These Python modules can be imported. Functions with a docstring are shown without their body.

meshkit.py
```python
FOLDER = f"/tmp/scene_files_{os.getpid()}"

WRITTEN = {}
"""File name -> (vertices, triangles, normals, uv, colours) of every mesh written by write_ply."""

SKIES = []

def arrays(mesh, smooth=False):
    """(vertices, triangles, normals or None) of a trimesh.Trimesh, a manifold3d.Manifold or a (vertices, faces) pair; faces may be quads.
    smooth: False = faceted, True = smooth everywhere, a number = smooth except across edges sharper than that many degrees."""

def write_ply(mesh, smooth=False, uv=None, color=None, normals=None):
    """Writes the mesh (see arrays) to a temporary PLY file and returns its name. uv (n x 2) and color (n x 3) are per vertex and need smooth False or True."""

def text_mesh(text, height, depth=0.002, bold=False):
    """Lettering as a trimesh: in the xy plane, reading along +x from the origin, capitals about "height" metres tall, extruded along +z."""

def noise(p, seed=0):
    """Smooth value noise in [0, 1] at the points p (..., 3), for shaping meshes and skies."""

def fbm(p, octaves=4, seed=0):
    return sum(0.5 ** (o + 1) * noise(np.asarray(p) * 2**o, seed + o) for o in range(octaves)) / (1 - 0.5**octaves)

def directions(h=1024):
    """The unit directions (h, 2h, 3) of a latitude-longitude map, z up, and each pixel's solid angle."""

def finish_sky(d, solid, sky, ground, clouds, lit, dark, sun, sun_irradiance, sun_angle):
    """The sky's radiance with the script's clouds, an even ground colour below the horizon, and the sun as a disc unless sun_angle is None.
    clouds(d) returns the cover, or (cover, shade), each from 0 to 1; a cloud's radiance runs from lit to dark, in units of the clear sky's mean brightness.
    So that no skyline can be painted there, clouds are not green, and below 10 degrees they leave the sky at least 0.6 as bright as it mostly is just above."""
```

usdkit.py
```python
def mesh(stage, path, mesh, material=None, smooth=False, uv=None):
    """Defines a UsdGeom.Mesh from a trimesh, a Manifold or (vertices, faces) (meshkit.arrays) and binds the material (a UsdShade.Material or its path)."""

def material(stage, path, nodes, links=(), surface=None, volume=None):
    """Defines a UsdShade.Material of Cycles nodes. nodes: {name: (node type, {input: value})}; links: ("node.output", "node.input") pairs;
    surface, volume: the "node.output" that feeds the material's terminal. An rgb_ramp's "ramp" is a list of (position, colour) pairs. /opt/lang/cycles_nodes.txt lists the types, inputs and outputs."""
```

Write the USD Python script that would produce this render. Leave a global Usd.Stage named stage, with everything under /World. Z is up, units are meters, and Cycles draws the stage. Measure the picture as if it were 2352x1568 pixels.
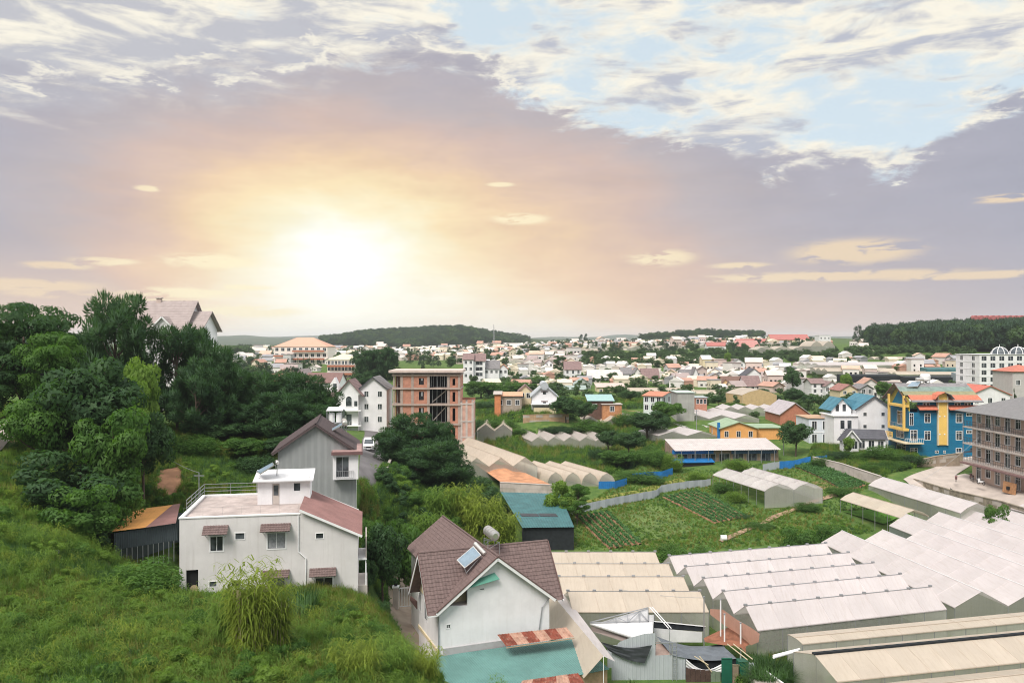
import math, random
import numpy as np
import trimesh, usdkit, meshkit
from pxr import Usd, UsdGeom, UsdLux, UsdShade, Gf, Sdf, Vt

# ------------------------------------------------------------------ camera, sky, sun, exposure
stage = Usd.Stage.CreateInMemory()
UsdGeom.SetStageUpAxis(stage, 'Z'); UsdGeom.SetStageMetersPerUnit(stage, 1.0)
UsdGeom.Xform.Define(stage, '/World')
CZ = 30.0                       # eye height above the valley floor
F = 1846.0                      # focal length measured on a 2352 wide print
EXPOSURE = 1.0
cam = UsdGeom.Camera.Define(stage, '/World/camera')
cam.CreateHorizontalApertureAttr(36.0); cam.CreateFocalLengthAttr(36.0 * F / 2352)
cam.CreateClippingRangeAttr((0.5, 60000.0)); cam.CreateExposureAttr(EXPOSURE)
cam.AddTranslateOp().Set((0, 0, CZ)); cam.AddRotateXOp().Set(90.0)

SUN_EL, SUN_AZ = math.radians(52), math.radians(-150)     # soft high light from behind the left shoulder
SKY_STRENGTH = 0.1


class Graph:
    """Collects shader nodes; every method returns 'node.output'."""
    def __init__(s): s.n, s.l, s.k = {}, [], 0
    def node(s, kind, out, **inp):
        s.k += 1; name = f'{kind[:4]}{s.k}'; const = {}
        for a, b in inp.items():
            if isinstance(b, str) and '.' in b and b.split('.')[0] in s.n: s.l.append((b, f'{name}.{a}'))
            else: const[a] = b
        s.n[name] = (kind, const)
        return f'{name}.{out}'
    def m(s, t, a, b=0.0, c=0.0): return s.node('math', 'value', math_type=t, value1=a, value2=b, value3=c)
    def add(s, a, b): return s.m('add', a, b)
    def sub(s, a, b): return s.m('subtract', a, b)
    def mul(s, a, b): return s.m('multiply', a, b)
    def step(s, x, lo, hi, a=0.0, b=1.0): return s.node('map_range', 'result', range_type='smoothstep', value=x, from_min=lo, from_max=hi, to_min=a, to_max=b)
    def lin(s, x, lo, hi, a=0.0, b=1.0): return s.node('map_range', 'result', range_type='linear', value=x, from_min=lo, from_max=hi, to_min=a, to_max=b, clamp=True)
    def mix(s, f, a, b, t='mix'): return s.node('mix', 'color', mix_type=t, fac=f, color1=a, color2=b)
    def ramp(s, f, stops): return s.node('rgb_ramp', 'color', ramp=stops, fac=f)
    def noise(s, v, scale, detail=4.0, rough=0.55, dist=0.0): return s.node('noise_texture', 'fac', vector=v, scale=scale, detail=detail, roughness=rough, distortion=dist)
    def done(s, path, surface=None, volume=None): return usdkit.material(stage, path, s.n, s.l, surface, volume)


def srgb(r, g, b):
    return tuple((c / 255 / 12.92) if c <= 10 else ((c / 255 + 0.055) / 1.055) ** 2.4 for c in (r, g, b))


def make_sky():
    g = Graph()
    K = 1.0 / (SKY_STRENGTH * 2 ** EXPOSURE)               # display radiance -> sky colour
    def C(r, gg, b, k=1.0): return tuple(x * K * k for x in srgb(r, gg, b))
    d = g.node('texture_coordinate', 'generated')
    sep = g.node('separate_xyz', 'x', vector=d).split('.')[0]
    x, y, z = f'{sep}.x', f'{sep}.y', f'{sep}.z'
    az = g.m('arctan2', x, y); el = g.m('arcsine', z)
    def A(u): return math.atan((u - 1176) / F)
    def E(u, v): return math.atan((784 - v) / F * math.cos(A(u)))
    # cloud space: stretched along the horizon, tightening towards it
    pos = g.node('combine_xyz', 'vector', x=g.mul(az, 1.0), y=g.mul(el, 2.6), z=0.0)
    pos2 = g.node('combine_xyz', 'vector', x=g.mul(az, 1.0), y=g.mul(el, 4.5), z=3.7)
    big = g.noise(pos, 5.5, 6.0, 0.58, 0.35)
    mid = g.noise(pos, 15.0, 6.0, 0.6, 0.5)
    streak = g.noise(pos2, 11.0, 6.0, 0.58, 0.6)
    # clear air between the clouds
    clear = g.node('sky_texture', 'color', sky_type='single_scattering', sun_disc=False, sun_elevation=SUN_EL, sun_rotation=SUN_AZ, aerosol_density=2.0, vector=d)
    blue = g.mix(0.88, clear, C(217, 231, 238))
    # upper broken cloud: cream where thin, lilac where thick
    cov = g.add(g.mul(big, 0.65), g.mul(mid, 0.35))
    left = g.step(az, A(1250), A(500))                     # more cloud to the left
    cov = g.add(g.add(cov, g.mul(left, 0.13)), g.mul(g.sub(g.noise(pos2, 8.0, 5.0, 0.55, 0.6), 0.5), 0.20))
    m2 = g.step(cov, 0.415, 0.545)
    thick = g.step(g.add(g.add(g.mul(cov, 0.5), g.mul(g.noise(pos2, 8.0, 6.0, 0.6, 0.5), 0.5)), g.mul(left, 0.015)), 0.47, 0.60)
    cream = C(253, 247, 231)
    lil = g.mix(left, C(190, 194, 206), C(196, 197, 204))
    upper = g.mix(m2, blue, g.mix(thick, cream, lil))
    # great lilac bank, its upper edge given over azimuth
    edge = [(-900, 60), (0, 150), (300, 165), (600, 140), (820, 95), (1080, 105), (1180, 195), (1290, 245), (1400, 275), (1500, 300), (1620, 345), (1760, 365), (1900, 365), (2050, 355), (2160, 290), (2290, 215), (2420, 165), (3200, 110)]
    lo, hi = A(-900), A(3200)
    eb = g.ramp(g.lin(az, lo, hi), [((A(u) - lo) / (hi - lo), (E(u, v),) * 3) for u, v in edge])
    ebs = g.node('separate_xyz', 'x', vector=eb)
    fluff = g.add(g.mul(g.sub(g.noise(pos, 14.0, 8.0, 0.64, 0.4), 0.5), 0.13), g.add(g.mul(g.sub(streak, 0.5), 0.05), g.mul(g.sub(big, 0.5), 0.10)))
    depth = g.sub(g.add(ebs, fluff), el)                     # > 0 inside the bank
    bank = g.step(g.m('divide', depth, g.lin(left, 0.0, 1.0, 1.9, 5.0)), -0.006, 0.012)
    rim = g.mul(g.step(depth, -0.012, 0.000), g.step(depth, 0.016, 0.002))
    rim = g.mul(rim, g.step(mid, 0.44, 0.58))
    # warm light through the bank round the place where the sun stands low behind it
    ga, ge = A(775), E(775, 655)
    da = g.sub(az, ga); de = g.sub(el, ge)
    wide = g.step(da, 0.0, 0.3, 0.98, 0.66)
    wide = g.mul(wide, g.step(de, 0.05, -0.1, 1.0, 0.62))
    da2 = g.mul(da, wide)
    r = g.m('sqrt', g.add(g.mul(da2, da2), g.mul(g.mul(de, de), g.step(de, 0.09, 0.24, 0.98, 1.95))))
    wedge = g.mul(g.step(g.add(g.mul(da, 0.42), de), -0.075, -0.135), g.step(da, -0.10, -0.26))   # shadow of a far cloud, low on the left
    r = g.add(r, g.mul(wedge, 0.17))
    r = g.m('maximum', g.add(r, g.add(g.mul(g.sub(big, 0.5), 0.13), g.mul(g.sub(streak, 0.5), 0.05))), 0.0)
    far = [(0.0, C(255, 255, 250, 1.5)), (0.045, C(255, 255, 247, 1.15)), (0.075, C(255, 254, 238, 1.02)), (0.108, C(255, 246, 212)), (0.15, C(253, 231, 188)), (0.19, C(243, 213, 178)), (0.23, C(228, 200, 179)),
           (0.28, C(212, 189, 180)), (0.34, C(194, 184, 186)), (0.42, C(180, 177, 187)), (0.58, C(172, 173, 187)), (1.0, C(180, 184, 198))]
    deck = g.ramp(g.m('minimum', g.mul(r, 1.09), 1.0), far)
    soft = g.lin(g.add(g.mul(g.noise(pos2, 5.0, 6.0, 0.6, 0.5), 0.6), g.mul(mid, 0.4)), 0.3, 0.7, 0.94, 1.06)
    deck = g.mix(1.0, deck, g.node('combine_xyz', 'vector', x=soft, y=soft, z=soft), 'multiply')
    # peach along the horizon
    low = g.mul(g.step(el, 0.15, 0.0), g.mul(g.step(az, A(3000), A(1100)), 0.85))
    deck = g.mix(low, deck, g.mix(g.step(r, 0.04, 0.22), C(255, 252, 236, 1.1), C(240, 208, 182)))
    # small bright breaks low in the bank
    breaks = [(1195, 503, 62, 12), (1520, 592, 70, 18), (1960, 578, 120, 26), (1900, 634, 260, 11), (2250, 632, 200, 8), (2320, 455, 60, 8), (60, 655, 130, 13), (240, 600, 60, 9), (400, 672, 140, 11), (300, 690, 90, 9), (120, 675, 80, 8), (1700, 610, 60, 7),
              (480, 600, 95, 16), (560, 715, 120, 13), (1150, 424, 30, 5), (340, 433, 25, 6), (130, 610, 60, 8), (560, 660, 60, 6)]
    s = None
    for u, v, su, sv in breaks:
        p = g.mul(g.sub(az, A(u)), F / su); q = g.mul(g.sub(el, E(u, v)), F / sv)
        e = g.m('exponent', g.mul(g.add(g.mul(p, p), g.mul(q, q)), -1.0))
        s = e if s is None else g.m('maximum', s, e)
    s = g.mul(s, g.step(g.noise(pos2, 20.0, 6.0, 0.6, 0.4), 0.32, 0.54))
    s = g.step(s, 0.10, 0.65)
    deck = g.mix(g.mul(s, 0.85), deck, g.mix(g.step(r, 0.12, 0.4), C(255, 243, 205, 1.05), C(243, 219, 186)))
    sky = g.mix(bank, upper, deck)
    sky = g.mix(g.mul(rim, 0.8), sky, cream)
    # an overcast sky grows brighter towards the zenith
    up = g.step(el, 0.40, 1.2, 1.0, 1.85)
    sky = g.mix(1.0, sky, g.node('combine_xyz', 'vector', x=up, y=up, z=up), 'multiply')
    sky = g.mix(g.step(el, -0.02, -0.06), sky, C(150, 150, 150))
    out = g.node('background_shader', 'background', color=sky, strength=SKY_STRENGTH)
    return g.done('/World/Looks/sky_light', surface=out)


UsdGeom.Scope.Define(stage, '/World/Looks')
dome = UsdLux.DomeLight.Define(stage, '/World/sky')
UsdShade.MaterialBindingAPI.Apply(dome.GetPrim()).Bind(make_sky())
dome.GetPrim().SetCustomDataByKey('kind', 'structure')
sun = UsdLux.DistantLight.Define(stage, '/World/sun')
sun.CreateNormalizeAttr(True); sun.CreateIntensityAttr(0.5); sun.CreateAngleAttr(25.0); sun.CreateColorAttr((1.0, 0.94, 0.86))
sun.AddRotateXYZOp().Set((90 - math.degrees(SUN_EL), 0, 180 - math.degrees(SUN_AZ)))
# ------------------------------------------------------------------ helpers
rng = random.Random(7)
nrg = np.random.default_rng(7)
used = {}


def P(u, v, Y):
    """The point at distance Y whose bearing was measured at (u, v) on a 2352 wide print."""
    return np.array([(u - 1176) / F * Y, Y, CZ - (v - 784) / F * Y])


def PZ(u, v, z):
    """The point of height z on that bearing."""
    return P(u, v, F * (CZ - z) / (v - 784))


def fresh(parent, name):
    k = (str(parent), name); used[k] = used.get(k, -1) + 1
    n = used[k]
    return f'{parent}/{name}' + (f'_{n:03d}' if n else '')


def tag(prim, label=None, cat=None, group=None, kind=None):
    for k, v in (('label', label), ('category', cat), ('group', group), ('kind', kind)):
        if v: prim.SetCustomDataByKey(k, v)
    return prim


def thing(name, label, cat, loc=(0, 0, 0), rot=0.0, group=None, parent='/World', scale=None):
    x = UsdGeom.Xform.Define(stage, fresh(parent, name))
    x.AddTranslateOp().Set(tuple(map(float, loc)))
    if rot: x.AddRotateZOp().Set(float(rot))
    if scale is not None: x.AddScaleOp().Set(tuple(map(float, scale)))
    tag(x.GetPrim(), label, cat, group)
    return str(x.GetPath())


class MB:
    """Collects triangles and quads, makes one mesh."""
    def __init__(s): s.v, s.f, s.n = [], [], 0
    def raw(s, v, f):
        v = np.asarray(v, float); f = np.asarray(f, int)
        if f.shape[1] == 4: f = np.vstack([f[:, [0, 1, 2]], f[:, [0, 2, 3]]])
        s.v.append(v); s.f.append(f + s.n); s.n += len(v); return s
    def box(s, lo, hi):
        (a, b, c), (d, e, g) = lo, hi
        return s.raw([(a, b, c), (d, b, c), (d, e, c), (a, e, c), (a, b, g), (d, b, g), (d, e, g), (a, e, g)],
                     [(0, 3, 2, 1), (4, 5, 6, 7), (0, 1, 5, 4), (1, 2, 6, 5), (2, 3, 7, 6), (3, 0, 4, 7)])
    def hexa(s, bot, top):
        """Solid between two quads given in the same order."""
        return s.raw(list(bot) + list(top), [(0, 3, 2, 1), (4, 5, 6, 7), (0, 1, 5, 4), (1, 2, 6, 5), (2, 3, 7, 6), (3, 0, 4, 7)])
    def slab(s, quad, t):
        """Quad thickened downwards along its normal by t."""
        q = np.asarray(quad, float); n = np.cross(q[2] - q[0], q[3] - q[1]); n /= np.linalg.norm(n)
        if n[2] < -1e-6: q = q[::-1]; n = -n
        return s.hexa(q - n * t, q)
    def tri_slab(s, tri, t):
        q = np.asarray(tri, float); n = np.cross(q[1] - q[0], q[2] - q[0]); n /= np.linalg.norm(n)
        if n[2] < 0: q = q[::-1]; n = -n
        return s.raw(np.vstack([q - n * t, q]), [(0, 2, 1), (3, 4, 5), (0, 1, 4), (0, 4, 3), (1, 2, 5), (1, 5, 4), (2, 0, 3), (2, 3, 5)])
    def bar(s, a, b, w, h=None):
        a, b = np.asarray(a, float), np.asarray(b, float); h = h or w
        d = b - a; d /= max(np.linalg.norm(d), 1e-9)
        up = np.array([0, 0, 1.0]) if abs(d[2]) < 0.95 else np.array([0, 1.0, 0])
        x = np.cross(d, up); x /= np.linalg.norm(x); y = np.cross(x, d)
        q = [-x * w / 2 - y * h / 2, x * w / 2 - y * h / 2, x * w / 2 + y * h / 2, -x * w / 2 + y * h / 2]
        return s.raw([a + k for k in q] + [b + k for k in q], [(0, 3, 2, 1)[::-1], (4, 5, 6, 7)[::-1], (0, 1, 5, 4)[::-1], (1, 2, 6, 5)[::-1], (2, 3, 7, 6)[::-1], (3, 0, 4, 7)[::-1]])
    def tube(s, pts, r, n=6, r2=None):
        pts = np.asarray(pts, float); m = len(pts); r2 = r if r2 is None else r2
        rings = []
        for i, p in enumerate(pts):
            d = pts[min(i + 1, m - 1)] - pts[max(i - 1, 0)]; d /= max(np.linalg.norm(d), 1e-9)
            up = np.array([0, 0, 1.0]) if abs(d[2]) < 0.9 else np.array([1.0, 0, 0])
            x = np.cross(d, up); x /= np.linalg.norm(x); y = np.cross(d, x); rr = r + (r2 - r) * i / max(m - 1, 1)
            rings.append([p + rr * (math.cos(t) * x + math.sin(t) * y) for t in np.arange(n) * 2 * math.pi / n])
        v = [q for ring in rings for q in ring]; f = []
        for i in range(m - 1):
            for j in range(n):
                k = (j + 1) % n; f.append((i * n + j, (i + 1) * n + j, (i + 1) * n + k, i * n + k))
        for c in (0, m - 1):
            for j in range(1, n - 1):
                f.append((c * n, c * n + j, c * n + j + 1, c * n + j + 1) if c else (c * n, c * n + j + 1, c * n + j, c * n + j))
        return s.raw(v, f)
    def lathe(s, prof, n=12, at=(0, 0, 0)):
        v = [(r * math.cos(t) + at[0], r * math.sin(t) + at[1], z + at[2]) for r, z in prof for t in np.arange(n) * 2 * math.pi / n]
        f = [(i * n + j, i * n + (j + 1) % n, (i + 1) * n + (j + 1) % n, (i + 1) * n + j) for i in range(len(prof) - 1) for j in range(n)]
        return s.raw(v, f)
    def grid(s, g):
        g = np.asarray(g, float); a, b = g.shape[:2]
        i, j = np.meshgrid(np.arange(a - 1), np.arange(b - 1), indexing='ij'); k = (i * b + j).ravel()
        return s.raw(g.reshape(-1, 3), np.stack([k, k + b, k + b + 1, k + 1], 1))
    def poly(s, pts2, place, t):
        """Polygon (shapely) extruded by t; place maps (n,3) local to (n,3)."""
        m = trimesh.creation.extrude_polygon(pts2, t, engine='earcut')
        return s.raw(place(np.array(m.vertices)), np.array(m.faces))
    def arrays(s): return np.vstack(s.v), np.vstack(s.f)


def part(parent, name, mb, mat, smooth=False, label=None, cat=None, group=None, kind=None, normals=None, xform=None):
    v, f = mb.arrays() if isinstance(mb, MB) else mb
    m = usdkit.mesh(stage, fresh(parent, name), (v, f), mat, smooth)
    if normals is not None:
        m.CreateNormalsAttr(Vt.Vec3fArray.FromNumpy(np.asarray(normals, np.float32))); m.SetNormalsInterpolation('vertex')
    tag(m.GetPrim(), label, cat, group, kind)
    return str(m.GetPath())


def copy_of(src, name, label, cat, loc, rot=0.0, scale=None, group=None, kind=None):
    x = UsdGeom.Xform.Define(stage, fresh('/World', name))
    x.AddTranslateOp().Set(tuple(map(float, loc)))
    if rot: x.AddRotateZOp().Set(float(rot))
    if scale is not None: x.AddScaleOp().Set(tuple(map(float, scale)))
    x.GetPrim().GetReferences().AddInternalReference(src); x.GetPrim().SetInstanceable(True)
    tag(x.GetPrim(), label, cat, group, kind)
    return str(x.GetPath())


def proto(name):
    UsdGeom.Scope.Define(stage, '/World/kinds') if not stage.GetPrimAtPath('/World/kinds') else None
    p = f'/World/kinds/{name}'
    stage.CreateClassPrim(p); UsdGeom.Xform(stage.GetPrimAtPath(p)); stage.GetPrimAtPath(p).SetTypeName('Xform')
    return p


def instancer(name, protos, pos, idx, rotz, scale, label=None, cat=None, kind='stuff', parent='/World', tilt=None):
    """A PointInstancer of meshes (list of (MB arrays, material, normals))."""
    pi = UsdGeom.PointInstancer.Define(stage, fresh(parent, name)); path = str(pi.GetPath())
    for k, (arr, mat, nor) in enumerate(protos):
        part(path, 'kind', arr, mat, normals=nor, smooth=False)
    names = [str(c.GetPath()) for c in stage.GetPrimAtPath(path).GetChildren()]
    pi.CreatePrototypesRel().SetTargets([Sdf.Path(n) for n in names])
    pi.CreateProtoIndicesAttr(Vt.IntArray.FromNumpy(np.asarray(idx, np.int32)))
    pi.CreatePositionsAttr(Vt.Vec3fArray.FromNumpy(np.asarray(pos, np.float32)))
    sc = np.asarray(scale, np.float32); sc = np.repeat(sc[:, None], 3, 1) if sc.ndim == 1 else sc
    pi.CreateScalesAttr(Vt.Vec3fArray.FromNumpy(sc))
    h = np.asarray(rotz) / 2; tl = np.zeros(len(h)) if tilt is None else np.asarray(tilt) / 2
    # small tilt about x, then turn about z
    q = [Gf.Quath(float(np.cos(a) * np.cos(b)), float(np.cos(a) * np.sin(b)), float(np.sin(a) * np.sin(b)), float(np.sin(a) * np.cos(b))) for a, b in zip(h, tl)]
    pi.CreateOrientationsAttr(Vt.QuathArray(q))
    tag(pi.GetPrim(), label, cat, None, kind)
    return path


# ------------------------------------------------------------------ materials
MAT = {}


def surf(name, col, rough=0.7, vary=0.12, scale=1.2, bump=0.0, bscale=30.0, streak=0.0, spec=0.3, metallic=0.0, dirt=None, island=0.0, wave=None):
    """Painted, plastered or metal surface: base colour broken by noise, optional rain streaks, fine relief."""
    if name in MAT: return MAT[name]
    g = Graph(); pos = g.node('texture_coordinate', 'object')
    n = g.noise(pos, scale, 5.0, 0.6)
    lo = tuple(c * (1 - vary) for c in col); hi = tuple(min(c * (1 + vary * 0.8), 0.92) for c in col)
    c = g.mix(g.step(n, 0.3, 0.7), lo, hi)
    if streak:
        st = g.noise(g.node('mapping', 'vector', vector=pos, scale=(3.0, 3.0, 0.18)), 1.0, 4.0, 0.65)
        c = g.mix(g.mul(g.step(st, 0.5, 0.75), streak), c, tuple(x * 0.45 for x in col) if dirt is None else dirt)
    if island:
        gi = g.node('geometry', 'random_per_island')
        c = g.mix(1.0, c, g.ramp(gi, [(0, (1 - island,) * 3), (1, (1 + island * 0.6,) * 3)]), 'multiply')
    kw = {}
    if bump:
        kw['normal'] = g.node('bump', 'normal', height=g.noise(pos, bscale, 3.0, 0.6), strength=bump, distance=0.02)
    if wave:
        wv = g.node('wave_texture', 'fac', vector=pos, scale=wave[0], bands_direction=wave[1], profile='sine')
        kw['normal'] = g.node('bump', 'normal', height=wv, strength=wave[2], distance=0.05)
    o = g.node('principled_bsdf', 'BSDF', base_color=c, roughness=rough, specular_ior_level=spec, metallic=metallic, **kw)
    MAT[name] = g.done(f'/World/Looks/{name}', surface=o)
    return MAT[name]


def leaf_mat(name, cols, trans=0.35, rough=0.6, clump=0.25):
    """Foliage: colour varies leaf by leaf, clump by clump and plant by plant."""
    g = Graph(); pos = g.node('geometry', 'position')
    gi = g.node('geometry', 'random_per_island')
    cl = g.noise(pos, 0.45, 3.0, 0.55)
    ob = g.node('object_info', 'random')
    t = g.add(g.add(g.mul(gi, 0.42), g.mul(g.step(cl, 0.3, 0.7), 0.38)), g.mul(ob, 0.2))
    c = g.ramp(t, [(i / (len(cols) - 1), k) for i, k in enumerate(cols)])
    b = g.node('principled_bsdf', 'BSDF', base_color=c, roughness=rough, specular_ior_level=0.25)
    tr = g.node('translucent_bsdf', 'BSDF', color=g.mix(1.0, c, (1.5, 1.6, 0.8), 'multiply'))
    o = g.node('mix_closure', 'closure', fac=trans, closure1=b, closure2=tr)
    MAT[name] = g.done(f'/World/Looks/{name}', surface=o)
    return MAT[name]


def film_mat(name, col, opaque, rough=0.4, trans=0.4, seam=0.05):
    """Greenhouse plastic: milky, a little see-through, dusty."""
    g = Graph(); pos = g.node('texture_coordinate', 'object')
    n = g.noise(pos, 0.35, 5.0, 0.6); st = g.noise(g.node('mapping', 'vector', vector=pos, scale=(5.0, 0.45, 0.6)), 1.0, 6.0, 0.7)
    c = g.mix(g.step(n, 0.3, 0.7), tuple(x * 0.90 for x in col), col)
    c = g.mix(g.mul(g.step(st, 0.44, 0.70), 0.55), c, (col[0] * .80, col[1] * .77, col[2] * .73))
    ob = g.node('object_info', 'random')
    c = g.mix(1.0, c, g.ramp(ob, [(0, (1 - seam, 1 - seam, 1 - seam)), (1, (1.03, 1.03, 1.03))]), 'multiply')
    nm = g.node('bump', 'normal', height=g.noise(pos, 1.6, 4.0, 0.6), strength=0.25, distance=0.06)
    b = g.node('principled_bsdf', 'BSDF', base_color=c, roughness=rough, specular_ior_level=0.35, normal=nm)
    t = g.node('translucent_bsdf', 'BSDF', color=c)
    m = g.node('mix_closure', 'closure', fac=trans, closure1=b, closure2=t)
    if opaque < 1:
        x = g.node('transparent_bsdf', 'BSDF', color=(0.93, 0.95, 0.93))
        m = g.node('mix_closure', 'closure', fac=opaque, closure1=x, closure2=m)
    MAT[name] = g.done(f'/World/Looks/{name}', surface=m)
    return MAT[name]


def glass_mat(name='dark_glass', col=(0.03, 0.035, 0.04)):
    g = Graph()
    pos = g.node('geometry', 'position'); n = g.noise(pos, 0.9, 2.0, 0.5)
    c = g.mix(g.step(n, 0.42, 0.62), col, tuple(x * 2.6 + 0.015 for x in col))
    MAT[name] = g.done(f'/World/Looks/{name}', surface=g.node('principled_bsdf', 'BSDF', base_color=c, roughness=0.08, specular_ior_level=0.5))
    return MAT[name]


glass_mat()
WHITE = surf('white_plaster', (0.74, 0.73, 0.75), 0.8, 0.07, 0.5, 0.15, 40, 0.22, dirt=(.52, .49, .47))
OFFWHITE = surf('grey_white_plaster', (0.62, 0.60, 0.60), 0.85, 0.08, 0.4, 0.2, 40, 0.38, dirt=(.42, .39, .37))
CREAMW = surf('cream_plaster', (0.66, 0.56, 0.38), 0.85, 0.08, 0.5, 0.15, 40, 0.15)
PALEPINK = surf('pale_pink_plaster', (0.55, 0.44, 0.40), 0.85, 0.08, 0.5, 0.15, 40, 0.18)
FRAME = surf('white_frame', (0.76, 0.76, 0.77), 0.45, 0.03)
TRIM = surf('white_trim', (0.76, 0.76, 0.77), 0.6, 0.04)
TILE = surf('brown_roof_tile', (0.185, 0.130, 0.124), 0.75, 0.18, 3.0, 0.3, 60, 0.0, 0.25, island=0.16)
TILEP = surf('plum_roof_tile', (0.23, 0.155, 0.15), 0.8, 0.18, 1.5, 0.2, 40, 0.15, wave=(1.1, 'z', 0.8))
TILEG = surf('grey_roof_tile', (0.20, 0.19, 0.195), 0.8, 0.18, 1.5, 0.2, 40, 0.15, wave=(1.1, 'z', 0.8))
TILER = surf('orange_roof_tile', (0.50, 0.21, 0.14), 0.8, 0.15, 1.5, 0.2, 40, 0.15, wave=(1.1, 'z', 0.8))
SLATE = surf('dark_grey_roof', (0.085, 0.085, 0.10), 0.7, 0.18, 1.5, 0.2, 40, 0.1, wave=(1.1, 'z', 0.8))
REDSH = surf('dull_red_sheet', (0.28, 0.155, 0.145), 0.55, 0.12, 0.8, 0.0, 40, 0.12)
TEALSH = surf('teal_sheet', (0.115, 0.235, 0.22), 0.5, 0.12, 0.5, 0.0, 40, 0.12)
DTEAL = surf('dark_teal_sheet', (0.055, 0.15, 0.16), 0.6, 0.18, 0.6, 0.0, 40, 0.25)
GREYSH = surf('grey_sheet', (0.40, 0.43, 0.46), 0.5, 0.06, 0.6, 0.0, 40, 0.12)
BLUESH = surf('blue_sheet', (0.02, 0.16, 0.42), 0.5, 0.12, 0.8)
WHITESH = surf('white_sheet', (0.66, 0.66, 0.68), 0.5, 0.08, 0.6, 0.0, 40, 0.12)
ORSH = surf('orange_sheet', (0.70, 0.36, 0.12), 0.6, 0.08, 0.8, 0.0, 40, 0.08)
BROWNSH = surf('brown_sheet', (0.12, 0.07, 0.065), 0.6, 0.12)
METAL = surf('grey_metal', (0.36, 0.37, 0.39), 0.4, 0.08, metallic=0.5)
STEEL = surf('bright_steel', (0.62, 0.60, 0.58), 0.3, 0.06, metallic=0.8)
DARK = surf('dark_opening', (0.018, 0.018, 0.02), 0.8, 0.1)
BLACKN = surf('black_net', (0.018, 0.022, 0.026), 0.85, 0.25, 2.0)
BLACKT = surf('black_tarp', (0.045, 0.05, 0.058), 0.55, 0.2, 1.5)
CONC = surf('concrete', (0.36, 0.33, 0.30), 0.9, 0.14, 0.8, 0.3, 25, 0.25)
CONCP = surf('pale_concrete', (0.46, 0.41, 0.38), 0.9, 0.12, 0.8, 0.25, 25, 0.2)
BRICK = surf('brick_infill', (0.43, 0.205, 0.145), 0.9, 0.14, 1.5, 0.3, 20, 0.12, dirt=(0.42, 0.36, 0.32), wave=None)
WOOD = surf('bare_wood', (0.42, 0.29, 0.19), 0.8, 0.15, 4.0)
CURT = surf('grey_curtain', (0.30, 0.31, 0.33), 0.9, 0.2, 6.0)
RUST = surf('rusty_sheet', (0.20, 0.055, 0.035), 0.85, 0.3, 2.0, 0.2, 30, 0.5, dirt=(0.46, 0.33, 0.26))
RUSTP = surf('worn_pale_sheet', (0.40, 0.24, 0.18), 0.85, 0.25, 2.0, 0.2, 30, 0.6, dirt=(0.24, 0.08, 0.05))
FILM = film_mat('lilac_film', (0.68, 0.62, 0.625), 0.93, trans=.22)
FILMC = film_mat('cream_film', (0.64, 0.55, 0.46), 0.96, trans=.25)
FILMW = film_mat('wall_film', (0.72, 0.71, 0.66), 0.42)
FILMD = film_mat('net_wall', (0.34, 0.38, 0.37), 0.66)
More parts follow.
